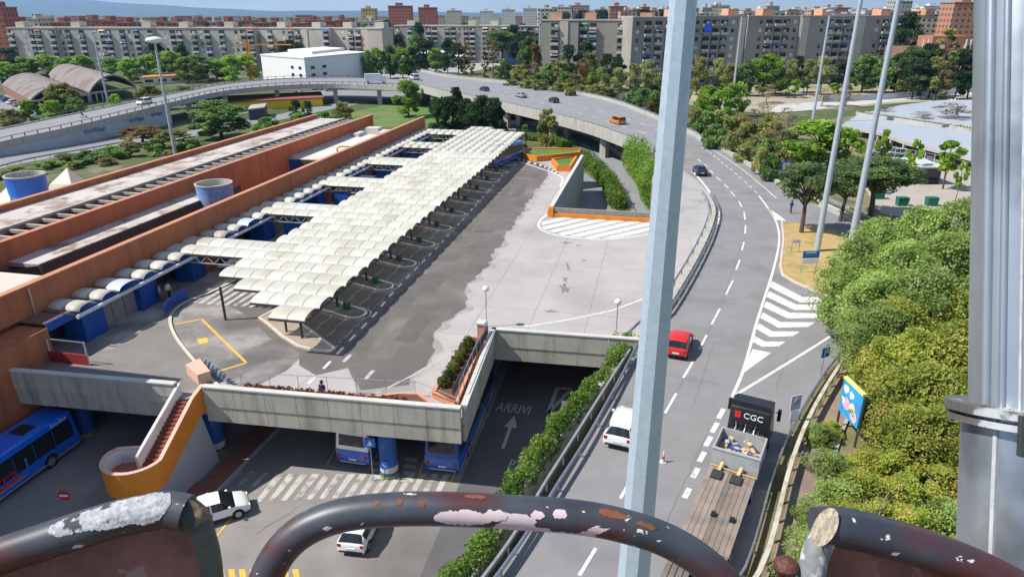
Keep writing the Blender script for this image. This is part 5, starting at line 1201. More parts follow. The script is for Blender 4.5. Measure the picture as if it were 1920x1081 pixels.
# ================================================================ BUILDINGS
def putl(name, me, parent, loc, rz=0):
    o = bpy.data.objects.new(name, me); COL.objects.link(o); o.parent = parent; o.location = loc
    if rz: o.rotation_euler = (0, 0, rz)
    return o
wg = [glassmat('window glass'), M('white shutter', (.6, .58, .54), .7, .1, 1), M('dark shutter', (.1, .085, .07), .7), M('pale blind', (.35, .34, .32), .7)]
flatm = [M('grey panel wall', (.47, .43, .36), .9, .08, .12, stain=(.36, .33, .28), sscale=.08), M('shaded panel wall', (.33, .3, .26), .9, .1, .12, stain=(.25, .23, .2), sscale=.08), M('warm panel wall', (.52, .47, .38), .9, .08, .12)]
winme = [MB().box(-.7, -.06, 0, .7, .05, 1.5).mesh('window', m) for m in wg]
balm = [M('pale balcony', (.5, .48, .44), .85, .1, 1), M('grey balcony', (.3, .29, .27), .85, .1, 1)]
def balmesh(m, w):
    mb = MB(); mb.box(-w / 2, -1.2, -.16, w / 2, .05, 0); mb.box(-w / 2, -1.2, 0, w / 2, -1.1, .95); mb.box(-w / 2, -1.1, 0, -w / 2 + .08, .05, .95); mb.box(w / 2 - .08, -1.1, 0, w / 2, .05, .95); return mb.mesh('balcony', m)
balme = [balmesh(m, 3.4) for m in balm]; recme = MB().box(-1.6, -.03, .0, 1.6, .04, 2.5).mesh('recess_shade', M('recess shade', (.05, .047, .045), .9, .3, .5))  # flat dark sheet on the wall, painted shade of a balcony recess
awn = MB().hexa([(-1.6, -1.25, 1.9), (1.6, -1.25, 1.9), (1.6, -.02, 2.4), (-1.6, -.02, 2.4)], [(-1.6, -1.25, 1.96), (1.6, -1.25, 1.96), (1.6, -.02, 2.46), (-1.6, -.02, 2.46)])
awnme = [awn.mesh('awning', M('awning ' + n, c, .8)) for n, c in (('green', (.1, .3, .12)), ('blue', (.03, .12, .5)), ('brown', (.3, .15, .08)), ('cream', (.6, .55, .45)))]
def apartment(label, A, B, z0, floors, wall, depth=13, fh=3.0, pat='wbbwsb', mod=4.0, seed=1, roofc=None, step=7, offs=2.0, bright=.4):
    A, B = Vector(A), Vector(B); d = B - A; d.z = 0; ln = d.length; rz = math.atan2(d.y, d.x); n = int(ln / mod); mod = ln / n; rg = random.Random(seed)
    o = thing('apartment_block', label, 'apartments', (A.x, A.y, z0)); o.rotation_euler = (0, 0, rz); H = floors * fh + 1.0
    off = 0
    for i in range(n):
        if i % step == 0:
            off = rg.choice((0, offs, offs * .5)); e = min(n, i + step)
            w_ = MB().box(i * mod + .002, off, -3, e * mod - .002, off + depth, H).mesh('wall', wall); putl('wall', w_, o, (0, 0, 0))
            putl('roof_edge', MB().box(i * mod - .1, off - .25, H, e * mod + .1, off + depth + .2, H + .5).mesh('roof_edge', flatm[0]), o, (0, 0, .003 * (i % 3)))
            x = (i + rg.uniform(1, step - 1)) * mod
            for _ in range(3): ax = (i + rg.uniform(.3, step - .3)) * mod; putl('aerial', MB().tube([(ax, off + 5, H), (ax, off + 5, H + rg.uniform(2, 4))], .09, 4).mesh('aerial', steel), o, (0, 0, 0))
            putl('roof_box', MB().box(x - 2.5, off + 3, H + .5, x + 2.5, off + 9, H + 3.2).mesh('roof_box', roofc or flatm[2]), o, (0, 0, 0))
        p = pat[i % len(pat)]; x = (i + .5) * mod
        for f in range(floors):
            z = f * fh + .6
            if p == 'b':
                putl('recess_shade', recme, o, (x, off - .012, z + .1)); putl('balcony', balme[0 if rg.random() < bright else 1], o, (x, off, z + .1))
                if rg.random() < .26: putl('awning', rg.choice(awnme), o, (x, off, z + .2))
                if rg.random() < .6: putl('window', winme[rg.choice((0, 1, 1, 3))], o, (x + rg.uniform(-.8, .8), off - .06, z + .5))
            elif p == 'p' and f == 0: putl('pale_panel', MB().box(x - mod * .42, off - .35, -2, x + mod * .42, off + .02, H - .2).mesh('pale_panel', flatm[2]), o, (0, 0, 0))
            elif p == 's': putl('window', winme[rg.choice((0, 2, 3, 1))], o, (x, off, z + .9))
            elif p == 'd':
                for q in (-1, 1): putl('window', winme[rg.choice((0, 2, 3))], o, (x + q, off, z + .9))
    return o
def base(u, Y): p = V(u, 100, Y); return Vector((p.x, Y, 0))
zg = lambda p: gz(p.x, p.y)
orr = M('orange roof box', (.55, .28, .17), .85); 
apartment('long pale grey apartment slab behind the bright street trees', base(24, 402), base(480, 388), ZL, 7, flatm[0], pat='bwsbbwbsbw', seed=2, bright=.5, offs=1.6)
apartment('pale apartment slab ending at the dark evergreen clump beyond the white hall', base(492, 392), base(716, 372), ZL, 7, flatm[0], pat='wbwsbbpw', seed=3, offs=3.5, step=5)
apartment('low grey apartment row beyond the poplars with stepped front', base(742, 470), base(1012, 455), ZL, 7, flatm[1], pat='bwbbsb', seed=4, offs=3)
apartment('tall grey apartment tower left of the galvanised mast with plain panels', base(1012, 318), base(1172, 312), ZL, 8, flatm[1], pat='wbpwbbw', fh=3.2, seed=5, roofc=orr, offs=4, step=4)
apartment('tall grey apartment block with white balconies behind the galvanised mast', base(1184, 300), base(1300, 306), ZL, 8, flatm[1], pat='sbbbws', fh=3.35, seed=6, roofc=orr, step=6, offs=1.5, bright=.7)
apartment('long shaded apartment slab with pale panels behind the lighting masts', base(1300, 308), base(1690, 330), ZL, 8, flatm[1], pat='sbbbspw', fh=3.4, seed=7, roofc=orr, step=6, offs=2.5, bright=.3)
# blue sheet on one balcony
bs = thing('hanging_sheet', 'bright blue sheet hanging on a balcony of the shaded slab', 'cloth', V(1327, 47, 305)); p = V(1327, 52, 305.4); MB().box(p.x - 1.3, p.y - .1, p.z - 1.6, p.x + 1.3, p.y, p.z + 1.6).build('sheet', M('bright blue cloth', (.02, .1, .6), .7), bs)
# brick building on the right
bb = thing('brick_flats', 'orange-brown flats with banded balconies beside the dark pines', 'apartments', base(1760, 285)); A = base(1696, 290); B = base(1850, 282)
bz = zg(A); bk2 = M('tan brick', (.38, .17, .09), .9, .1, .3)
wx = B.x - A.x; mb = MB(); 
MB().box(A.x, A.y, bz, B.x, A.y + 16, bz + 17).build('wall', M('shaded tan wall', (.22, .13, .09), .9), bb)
for f in range(6):
    MB().box(A.x - .3, A.y - 1.4, bz + f * 3 + .4, B.x + .3, A.y + .1, bz + f * 3 + 1.6).build('balcony_band', bk2, bb)
    for i in range(9): MB().box(A.x + 1.5 + i * wx / 9, A.y - .08, bz + f * 3 + 1.6, A.x + 1.5 + i * wx / 9 + 1.8, A.y + .02, bz + f * 3 + 2.9).build('window', wg[0] if (i + f) % 3 else wg[1], bb)
for x in (A.x + wx * .24, A.x + wx * .85):
    MB().box(x - .9, A.y - 2, bz, x - .5, A.y - 1.4, bz + 20).box(x + .9, A.y - 2, bz, x + 1.3, A.y - 1.4, bz + 20).build('stair_fin', conc_l, bb)
    for f in range(6): MB().box(x - .5, A.y - 1.9, bz + f * 3 + 1.5, x + .9, A.y - 1.7, bz + f * 3 + 2.7).build('stair_window', wg[0], bb)
MB().box(A.x + wx * .45, A.y + 4, bz + 17, B.x, A.y + 15, bz + 21).build('upper_storey', bk2, bb)
# ---------------------------------------------------------------- far city
def citymat(name, c, win=(.1, .09, .085)):
    m = M('city ' + name, c, .9, .1, .02); 
    if m.get('w'): return m
    m['w'] = 1; n = m.node_tree.nodes; l = m.node_tree.links; p = n['Principled BSDF']; src = p.inputs['Base Color'].links[0].from_socket
    g = n.new('ShaderNodeNewGeometry'); sp = n.new('ShaderNodeSeparateXYZ'); l.new(g.outputs['Position'], sp.inputs[0]); ad = n.new('ShaderNodeMath'); l.new(sp.outputs[0], ad.inputs[0]); l.new(sp.outputs[1], ad.inputs[1])
    cb_ = n.new('ShaderNodeCombineXYZ'); l.new(ad.outputs[0], cb_.inputs[0]); l.new(sp.outputs[2], cb_.inputs[1])
    b = n.new('ShaderNodeTexBrick'); b.offset = 0; b.inputs['Scale'].default_value = 1; b.inputs['Brick Width'].default_value = 3.4; b.inputs['Row Height'].default_value = 3.1; b.inputs['Mortar Size'].default_value = .85; b.inputs['Mortar Smooth'].default_value = 0
    l.new(cb_.outputs[0], b.inputs['Vector']); x = n.new('ShaderNodeMixRGB'); x.inputs[1].default_value = (*win, 1); l.new(b.outputs['Fac'], x.inputs[0]); l.new(src, x.inputs[2]); l.new(x.outputs[0], p.inputs['Base Color']); return m
CC = {'red': citymat('red', (.4, .12, .075)), 'rust': citymat('rust', (.42, .2, .12)), 'cream': citymat('cream', (.6, .52, .4)), 'white': citymat('white', (.68, .66, .62)), 'pink': citymat('pink', (.52, .34, .26)), 'grey': citymat('grey', (.36, .34, .32)), 'yellow': citymat('yellow', (.58, .37, .13))}
rooft = M('terracotta roof', (.36, .17, .1), .9); roofg = M('grey flat roof', (.42, .4, .38), .9)
def block(u0, u1, vt, Y, key, label, group=None, depth=14, rot=0, box=True, name='far_building'):
    label = label % {'red': 'red brick', 'rust': 'rust orange', 'grey': 'grey', 'cream': 'cream', 'white': 'whitish', 'pink': 'pinkish tan', 'yellow': 'ochre'}[key] if '%s' in label else label; a, b = base(u0, Y), base(u1, Y); c = (a + b) / 2; z0 = gz(c.x, c.y) - 2; zt = V(u0, vt, Y).z; w2 = (b.x - a.x) / 2
    o = thing(name, label, 'building', (c.x, Y, z0), group)
    if zt < z0 + 8: zt = z0 + 8
    MB().box(c.x - w2, Y, z0, c.x + w2, Y + depth, zt).build('wall', CC[key], o)
    MB().box(c.x - w2 - .3, Y - .3, zt, c.x + w2 + .3, Y + depth + .3, zt + .6).build('roof', rooft if key in ('red', 'rust', 'pink') else roofg, o)
    if box: MB().box(c.x - w2 * .4, Y + 3, zt + .6, c.x + w2 * .15, Y + depth - 3, zt + 3.4).build('lift_house', CC[key], o)
    return o
block(683, 709, 17, 900, 'yellow', 'tall ochre tower block on the skyline behind the pale slabs', name='tower_block')
block(733, 775, 12, 760, 'red', 'wide red brick tower on the skyline next to the ochre one', name='tower_block')
block(788, 821, 15, 820, 'red', 'narrower red brick tower on the skyline with stepped top', name='tower_block')
block(840, 866, 21, 1000, 'cream', 'cream tower on the skyline beyond the two red towers', name='tower_block')
block(901, 925, 22, 1050, 'white', 'short white tower on the skyline between cream and tall white ones', name='tower_block')
block(941, 966, 19, 1000, 'white', 'tall white tower on the skyline with a twin beside it', name='tower_block')
block(980, 1006, 17, 950, 'white', 'tallest white tower on the skyline behind the grey tower', name='tower_block')
block(-8, 22, 15, 420, 'red', 'red brick tower with pale edge at the end of the pale slab', name='tower_block')
rg = random.Random(21)
u = 0
while u < 700:
    wd = rg.uniform(14, 42); vt = rg.uniform(37, 45); block(u, u + wd, vt, rg.uniform(450, 560), rg.choice(('red', 'red', 'rust', 'red', 'cream')), '%s roofline building behind the long pale apartment slab', 'red roofline behind the slabs'); u += wd + rg.uniform(-4, 6)
u = 20
while u < 1020:
    wd = rg.uniform(10, 30); block(u, u + wd, rg.uniform(29, 35), rg.uniform(1000, 2200), rg.choice(('pink', 'cream', 'white', 'rust', 'grey')), 'small %s building far off below the skyline hills', 'distant roofs under the hills', box=False); u += wd + rg.uniform(0, 14)
u = 1008
while u < 1840:
    wd = rg.uniform(14, 40); block(u, u + wd, rg.uniform(11, 24), rg.uniform(560, 1150), rg.choice(('pink', 'cream', 'rust', 'grey', 'cream', 'white')), '%s building packed on the rising ground behind grey blocks', 'buildings on the rising ground'); u += wd * rg.uniform(.55, .9)
u = 1300
while u < 1840:
    wd = rg.uniform(18, 44); block(u, u + wd, rg.uniform(20, 30), rg.uniform(430, 540), rg.choice(('pink', 'cream', 'rust', 'cream')), 'low %s building directly behind the shaded slab roof', 'buildings behind the shaded slab', box=False); u += wd * rg.uniform(.7, 1.2)
block(1660, 1692, 3, 650, 'grey', 'dark grey tower rising over the packed buildings', name='tower_block')
block(1770, 1830, 6, 420, 'rust', 'orange-brown tall flats behind the banded brick flats', name='tower_block')
# ---------------------------------------------------------------- white hall
wh = thing('white_hall', 'large white windowless hall beyond the side flyover', 'building', G(569, 143, ZL))
C0, C1, C2 = base(569, 300), base(488, 325), base(688, 345); C3 = C1 + C2 - C0
wm_ = M('white cladding', (.72, .72, .7), .7, .04, .1)
MB().prism([C0, C2, C3, C1], ZL, 6.4).build('wall', wm_, wh); i_ = lambda p: p
MB().prism([C0 + Vector((.0, -.3, 0)), C2 + Vector((.3, 0, 0)), C3, C1 + Vector((-.3, 0, 0))], 6.4, 7.0).build('roof', M('white roof', (.66, .67, .68), .8), wh)
MB().prism([C0.lerp(C3, .35), C2.lerp(C3, .5), C3, C1.lerp(C3, .4)], 7.0, 8.2).build('roof_plant', wm_, wh)
for t in (.08, .25):
    for z in (-1, 2):
        p = C0.lerp(C2, t); q = C0.lerp(C2, t + .06); MB().poly([p + Vector((0, -.08, z)) - Vector((0, 0, ZL)) + Vector((0, 0, ZL)), q + Vector((0, -.08, z)), q + Vector((0, -.08, z + 1.2)), p + Vector((0, -.08, z + 1.2))]).build('window', wg[0], wh)
        p = C0.lerp(C1, t); q = C0.lerp(C1, t + .06); MB().poly([Vector((p.x, p.y - .1, z)), Vector((q.x, q.y - .1, z)), Vector((q.x, q.y - .1, z + 1.2)), Vector((p.x, p.y - .1, z + 1.2))]).build('window', wg[0], wh)
def shed(label, px, z1, wallm, roofm_, z0=ZL, name='low_building', band=None):
    q = [G(u, v, z0) for u, v in px]; q = [q[0], q[1], q[2], q[0] + q[2] - q[1]]; o = thing(name, label, 'building', q[1])
    MB().prism(q, z0, z1).build('wall', wallm, o); c = sum(q, Vector()) / 4; MB().prism([c + (p - c) * 1.03 for p in q], z1, z1 + .35).build('roof', roofm_, o)
    if band:
        a, b = q[0], q[1]; n = band
        for i in range(n): p, r = a.lerp(b, (i + .2) / n), a.lerp(b, (i + .8) / n); MB().poly([Vector((p.x, p.y - .1, z0 + 1)), Vector((r.x, r.y - .1, z0 + 1)), Vector((r.x, r.y - .1, z1 - .8)), Vector((p.x, p.y - .1, z1 - .8))]).build('window', wg[0], o)
    return o
redroof = M('red metal roof', (.42, .05, .045), .7); yel = M('yellow hoarding paint', (.75, .5, .02), .7, .06, .2); whitew = M('white low wall', (.64, .63, .6), .8)
shed('low red-roofed hall with a row of white bays by the white hall', ((622, 148), (690, 147), (700, 138)), ZL + 4, whitew, redroof, band=6)
shed('white low annex against the large white hall', ((484, 152), (560, 147), (572, 142)), ZL + 3.2, whitew, M('white roof', (.66, .67, .68), .8))
shed('dark grey box building beyond the flyover fork', ((783, 128), (829, 127), (836, 119)), ZL + 7.5, M('dark grey cladding', (.06, .062, .068), .7), M('white roof', (.66, .67, .68), .8), band=4)
shed('long pale grey workshop between the white hall and dark box', ((716, 134), (782, 131), (790, 122)), ZL + 6.5, flatm[0], M('white roof', (.66, .67, .68), .8), band=4)
shed('silver metal shed near the poplars', ((830, 124), (868, 122), (872, 116)), ZL + 4.5, M('silver cladding', (.4, .42, .45), .5, metal=.3), M('white roof', (.66, .67, .68), .8))
shed('blue and red striped shop building beyond the poplars', ((942, 122), (978, 121), (982, 112)), ZL + 8, M('blue shop wall', (.16, .24, .38), .7), redroof)
shed('yellow hoarding with a red roof under the side flyover', ((384, 211), (606, 199), (600, 187)), ZL + 2.6, yel, M('dull red roof', (.3, .09, .07), .85))
shed('orange tiled low house behind the vaulted hangar', ((268, 160), (390, 152), (392, 146)), ZL + 3, whitew, M('orange tile roof', (.5, .2, .08), .9), band=5)
shed('grey kiosk roof at the roadside past the outer wall', ((468, 226), (498, 222), (502, 214)), ZL + 3, steel_d, conc)
tp = G(664, 131, ZL); tn = thing('white_tent', 'white peaked marquee beside the large white hall', 'tent', tp)
for i in range(3): MB().lathe(tp + Vector((i * 7 - 7, 0, 5)), [(5, 0), (2.2, 1.1), (.2, 3)], 8).build('canopy', wm_, tn)
for i in range(4): MB().tube([tp + Vector((i * 7 - 10, -3, 0)), tp + Vector((i * 7 - 10, -3, 5))], .12, 5).build('pole', steel, tn)
# ---------------------------------------------------------------- vaulted hangar
rustroof = M('rusty vault roof', (.21, .18, .165), .85, .12, .15, stain=(.15, .09, .07), sscale=.12, s0=.5, s1=.68)
bv = G(92, 160, ZL) - G(172, 193, ZL)
for k, (pa, pb, rise, zsp, lab) in enumerate(((G(172, 193, ZL), G(258, 181, ZL), 5.0, 3.6, 'rusty barrel-vaulted hangar with an open dark arch end'), (G(62, 207, ZL), G(168, 193.5, ZL), 3.6, 3.2, 'lower rusty barrel vault with brown side wall beside the hangar'))):
    o = thing('vaulted_hangar', lab, 'hangar', pa); n = 14; A1, A2 = [], []
    bvv = bv * (1.0 if k == 0 else .85)
    for i in range(n + 1):
        t = i / n; p = pa.lerp(pb, t) + Vector((0, 0, zsp + rise * math.sin(PI * t) ** .8)); A1.append(p); A2.append(p + bvv)
    MB().ribbon(A1, A2).ribbon([p - Vector((0, 0, .25)) for p in A2], [p - Vector((0, 0, .25)) for p in A1]).build('roof', rustroof, o, smooth=True)
    MB().tube([p + Vector((0, -.1, .0)) for p in A1], .35, 6).build('arch_beam', conc, o)
    MB().poly([pa + Vector((0, 0, 0)), pa + bvv, pa + bvv + Vector((0, 0, zsp)), pa + Vector((0, 0, zsp))]).build('side_wall', M('brown cladding', (.24, .12, .08), .85), o)
    MB().beam(pa + Vector((0, -.2, zsp - .3)), pb + Vector((0, -.2, zsp - .3)), .4, .7).build('tie_beam', M('pinkish beam', (.42, .33, .29), .85), o)
    for t in (0, .12, .24, 1): p = pa.lerp(pb, t); MB().tube([p, p + Vector((0, 0, zsp))], .3, 6).build('column', steel, o)
    MB().poly([pa + bvv, pb + bvv, pb + bvv + Vector((0, 0, zsp + 2)), pa + bvv + Vector((0, 0, zsp + 2))]).build('back_wall', darkslab, o)
# ---------------------------------------------------------------- parking roof on the right
pk = thing('parking_roof', 'broad pale grey rooftop car park with dark open storey below', 'car park', G(1700, 250, 0))
PZ = 1.7
pq = [G(u, v, PZ) for u, v in ((1575, 236), (1650, 250), (1700, 268), (1760, 283), (1850, 304), (2050, 360), (2120, 240), (1900, 186), (1760, 188), (1690, 197), (1610, 214))]
wet = M('pale wet roof asphalt', (.36, .39, .43), .5, .06, .1, stain=(.4, .41, .42), sscale=.08, s0=.5, s1=.66, spec=.5)
MB().prism(pq, PZ - .35, PZ).build('roof_slab', wet, pk)
MB().sweep(pq[:6], [(-.12, -.4), (.12, -.4), (.12, .15), (-.12, .15)]).build('edge_parapet', conc, pk)
for i in range(12): p = spline(pq[:6], 12)[i]; MB().box(p.x - .2, p.y + .6, -.03, p.x + .2, p.y + 1, PZ - .35).build('column', conc, pk)
c_ = sum(pq, Vector()) / len(pq)
MB().prism([c_ + (p - c_) * .955 for p in pq], -.03, PZ - .36).build('storey_shade_fill', darkslab, pk)  # dark fill standing in for the shade inside the open storey
for i, (u0, v0, u1, v1) in enumerate(((1605, 215, 1765, 239), (1780, 240, 1830, 250))):
    a, b = G(u0, v0, PZ), G(u1, v1, PZ); o = thing('roof_planter', ['long concrete planter with bare shrubs across the rooftop car park', 'short concrete planter with a bare tree on the rooftop car park'][i], 'planter', a); d = (b - a).normalized(); x = Vector((-d.y, d.x, 0)) * 3
    MB().prism([a, b, b + x, a + x], PZ + .01, PZ + .4).build('soil', gm, o)
    MB().sweep([a, b, b + x, a + x, a], [(-.15, 0), (.15, 0), (.15, .6), (-.15, .6)]).build('wall', conc, o)
    for k in range(10): p = a.lerp(b, k / 9); MB().box(p.x - .06, p.y - .25, PZ, p.x + .06, p.y - .15, PZ + 1.1).build('rail_post', conc_l, o)
ht = thing('guard_hut', 'small grey-roofed dark hut on the brown square', 'hut', G(1732, 345)); h0 = G(1735, 345)
MB().box(h0.x - 2.2, h0.y, -.02, h0.x + 2.0, h0.y + 6, 2.5).build('body', darkslab, ht); MB().box(h0.x - 2.6, h0.y - .6, 2.5, h0.x + 2.4, h0.y + 6.5, 2.75).build('roof', M('hut roof', (.5, .5, .5), .7), ht); MB().box(h0.x - 1.6, h0.y - .04, .6, h0.x + 1.6, h0.y, 2.2).build('opening', glass, ht)
for i, (u, v) in enumerate(((1646, 372), (1690, 385), (1745, 385))):
    p = G(u, v); o = thing('waste_skip', ['green waste bin under the umbrella pine edge', 'tilted green waste bin near the thicket top', 'long green waste skip at the back of the thicket'][i], 'bin', p); MB().hexa([p + Vector((x, y, 0)) for x, y in ((-.65, -.4), (.65, -.4), (.65, .4), (-.65, .4))], [p + Vector((x * 1.1, y * 1.15, 1.05)) for x, y in ((-.65, -.4), (.65, -.4), (.65, .4), (-.65, .4))]).build('body', M('bin green', (.015, .14, .09), .5), o); MB().box(p.x - .73, p.y - .48, 1.05, p.x + .73, p.y + .48, 1.15).build('lid', M('bin green', (.015, .14, .09), .5), o)
# fence along the square and the dirt lot hoarding
fe = thing('mesh_fence', 'thin mesh fence with pale posts along the car park foot', 'fence', G(1740, 300)); fpn = [G(u, v) for u, v in ((1640, 292), (1700, 303), (1760, 316), (1840, 336), (1920, 356))]
for p in spline(fpn, 16): MB().tube([p, p + Vector((0, 0, 2.2))], .06, 5).build('post', conc_l, fe)
for z in (.3, 1.2, 2.1): MB().tube([p + Vector((0, 0, z)) for p in fpn], .03, 4).build('wire', steel, fe)
ho = thing('site_hoarding', 'pale grey site hoarding along the dirt lot', 'fence', G(1640, 185, ZL)); hq = spline([G(u, v, ZL) for u, v in ((1540, 192), (1660, 186), (1760, 178), (1850, 170))], 22)
for a, b in zip(hq, hq[1:]): MB().beam(a + Vector((0, 0, 1)), b + Vector((0, 0, 1)), .1, 2.0).build('panel', M('hoarding panel', (.5, .53, .54), .6, rnd=.1), ho)

cr = thing('tower_crane', 'slim orange tower crane standing before the pale slab', 'crane', base(466, 330) + Vector((0, 0, ZL)))
p = base(466, 330); zt1 = V(460, 84, 330).z
for dx, dy in ((-.6, -.6), (.6, -.6), (.6, .6), (-.6, .6)): MB().tube([(p.x + dx, p.y + dy, ZL), (p.x + dx, p.y + dy, zt1 + 2)], .14, 4).build('mast_leg', orange, cr)
mb = MB()
for i in range(12):
    z = ZL + i * (zt1 - ZL) / 12; z2 = ZL + (i + 1) * (zt1 - ZL) / 12; mb.beam((p.x - .6, p.y - .6, z), (p.x + .6, p.y - .6, z2), .1, .1).beam((p.x + .6, p.y - .6, z2), (p.x + .6, p.y + .6, z), .1, .1)
mb.build('lattice', orange, cr)
MB().beam((p.x - 5, p.y, zt1), (p.x + 20, p.y, zt1), .7, .5).build('jib', orange, cr); MB().box(p.x - 5.5, p.y - .6, zt1 - 1.6, p.x - 3.8, p.y + .6, zt1).build('counterweight', conc, cr)
# ================================================================ TREES
bark = M('bark', (.1, .075, .055), .95, .2, 2.0); bark_p = M('pale bark', (.24, .2, .16), .95, .2, 2.0)
LM = {'lime': leafmat('lime leaf', (0.1, 0.213, 0.025), (0.288, 0.463, 0.056), (0.425, 0.575, 0.112)), 'mid': leafmat('mid green leaf', (0.072, 0.156, 0.039), (0.195, 0.325, 0.078), (0.312, 0.442, 0.13)),
      'olive': leafmat('olive leaf', (0.131, 0.158, 0.047), (0.317, 0.317, 0.094), (0.466, 0.409, 0.167)), 'dark': leafmat('dark evergreen leaf', (0.023, 0.058, 0.023), (0.058, 0.106, 0.038), (0.096, 0.154, 0.058)),
      'pine': leafmat('pine needle', (0.05, 0.1, 0.036), (0.14, 0.2, 0.07), (0.22, 0.28, 0.1)), 'pale': leafmat('pale leaf', (0.187, 0.245, 0.072), (0.403, 0.432, 0.144), (0.518, 0.518, 0.245)),
      'rust': leafmat('rusty leaf', (0.143, 0.099, 0.033), (0.33, 0.209, 0.066), (0.44, 0.297, 0.11)), 'brown': leafmat('twiggy leaf', (0.203, 0.156, 0.109), (0.343, 0.281, 0.156), (0.468, 0.39, 0.25)),
      'robinia': leafmat('feathery leaf', (0.18, 0.27, 0.06), (0.34, 0.45, 0.12), (0.48, 0.57, 0.22), .6), 'ailanthus': leafmat('red tipped leaf', (0.2, 0.25, 0.04), (0.42, 0.46, 0.09), (0.58, 0.4, 0.14), .7), 'bank': leafmat('bank leaf', (0.22, 0.3, 0.045), (0.43, 0.48, 0.085), (0.6, 0.38, 0.14), .8)}
def proto(kind, mat, n, size, H=8.0, R=3.0, shape='round', seed=1, clumps=22, trunk=True, bk=None, crown0=.3, name='tree'):
    rng = np.random.default_rng(seed); P = []; cl = []
    for i in range(clumps):
        for _ in range(60):
            a = rng.uniform(0, 2 * PI); t = rng.uniform(0, 1); r = rng.uniform(0, 1) ** .5
            z = crown0 + (1 - crown0) * t
            if shape == 'round': lim = math.sin(PI * min(1, max(0, (t * .88 + .1)))) ** .6
            elif shape == 'column': lim = (math.sin(PI * min(1, t * .9 + .08))) ** .5
            elif shape == 'flat': z = .5 + .42 * t; lim = (1 - .45 * t) * (.55 + .45 * min(1, t * 3))
            elif shape == 'cone': lim = 1 - t * .9
            else: lim = (1 - t ** 2) ** .5
            if r < 1: break
        cl.append((r * lim * R * .82 * math.cos(a), r * lim * R * .82 * math.sin(a), z * H, R * (rng.uniform(.12, .3) if clumps > 45 else rng.uniform(.16, .44)) * (.75 if shape in ('column', 'flat') else 1)))
    for c in cl: P.append(ball_pts(rng, c[:3], c[3], int(n / clumps), .75 if shape != 'flat' else .5, .35))
    if clumps > 45:
        m_ = int(n * .3); a = rng.uniform(0, 2 * PI, m_); t = rng.uniform(0, 1, m_); lim = np.sin(PI * np.clip(t * .88 + .1, 0, 1)) ** .6 * (1 + .16 * np.sin(3 * a + 5 * t) + .1 * np.sin(7 * a - 9 * t)); rr = rng.uniform(.35, 1, m_) ** .4 * lim * R
        P.append(np.stack([rr * np.cos(a), rr * np.sin(a), (crown0 + (1 - crown0) * t) * H + rng.normal(0, .12, m_)], 1))
    P = np.concatenate(P); P = P[P[:, 2] > .05]; P[:, 2] = np.minimum(P[:, 2], H * 1.03)
    cm_ = leaf_mesh('crown', P, size, mat, rng)
    mb = MB(); lean = Vector((rng.uniform(-.3, .3), rng.uniform(-.3, .3), 0))
    top = H * (.72 if shape != 'flat' else .78)
    mb.tube([(0, 0, -.3), lean * .3 + Vector((0, 0, top * .35)), lean + Vector((0, 0, top * .7)), lean * 1.4 + Vector((0, 0, top))], [R * .06, R * .048, R * .034, R * .016], 7)
    for i in range(0, clumps, 2):
        c = Vector(cl[i][:3]); s = Vector((0, 0, max(.4, min(top * .8, c.z * .62)))) + lean * .5; mb.tube([s, s.lerp(c, .5) + Vector((0, 0, .15)), c], [R * .028, R * .018, R * .008], 5)
    tm = mb.mesh('trunk', bk or bark)
    return cm_, tm, H, R
PR = {}
for k, args in {'lime': dict(n=4600, size=.46, seed=1, crown0=.16, clumps=30), 'lime2': dict(n=4600, size=.46, seed=2, clumps=24, crown0=.18), 'mid': dict(n=5000, size=.46, seed=3, crown0=.12, clumps=32), 'olive': dict(n=4200, size=.46, seed=4, crown0=.1, clumps=30), 'dark': dict(n=4600, size=.46, seed=5, crown0=.12, clumps=30), 'pale': dict(n=2400, size=.45, seed=6), 'rust': dict(n=2600, size=.45, seed=7), 'brown': dict(n=1300, size=.3, seed=8, clumps=18, bk=bark_p)}.items():
    PR[k] = proto(k, LM[k.replace('2', '')], **args)
PR['pine'] = proto('pine', LM['pine'], 9000, .32, R=4.0, shape='flat', seed=9, clumps=40)
PR['poplar'] = proto('poplar', LM['rust'], 2600, .45, H=14, R=2.2, shape='column', seed=10, clumps=26, crown0=.12)
PR['cypress'] = proto('cypress', LM['olive'], 2600, .45, H=12, R=2.4, shape='column', seed=11, clumps=24, crown0=.08)
PR['spruce'] = proto('spruce', LM['mid'], 1800, .4, H=6, R=1.6, shape='cone', seed=12, clumps=18, crown0=.1)
PR['young'] = proto('young', LM['lime'], 1500, .42, H=5, R=1.5, seed=13, clumps=12, crown0=.4)
PR['bush'] = proto('bush', LM['mid'], 2600, .36, H=3, R=2.2, shape='dome', seed=14, clumps=16, crown0=.08)
PR['obush'] = proto('obush', LM['olive'], 2400, .34, H=3, R=2.2, shape='dome', seed=15, clumps=16, crown0=.08)
PR['lbush'] = proto('lbush', LM['pale'], 2400, .34, H=3, R=2.2, shape='dome', seed=25, clumps=16, crown0=.08)
for i in range(3): PR['rob%d' % i] = proto('rob', LM['robinia'], 15000, .21, H=8, R=3.4, seed=30 + i, clumps=58, crown0=.18, bk=bark_p)
for i in range(3): PR['ail%d' % i] = proto('ail', LM['ailanthus'], 13000, .22, H=6, R=2.7, seed=40 + i, clumps=52, crown0=.12, bk=bark_p)
for i in range(3): PR['bank%d' % i] = proto('bank', LM['bank'], 7000, .17, H=2.4, R=2.0, shape='dome', seed=50 + i, clumps=20, crown0=.05, bk=bark_p)
PR['bankg'] = proto('bankg', LM['robinia'], 7000, .17, H=2.4, R=2.0, shape='dome', seed=60, clumps=20, crown0=.05, bk=bark_p)
rgt = random.Random(77)
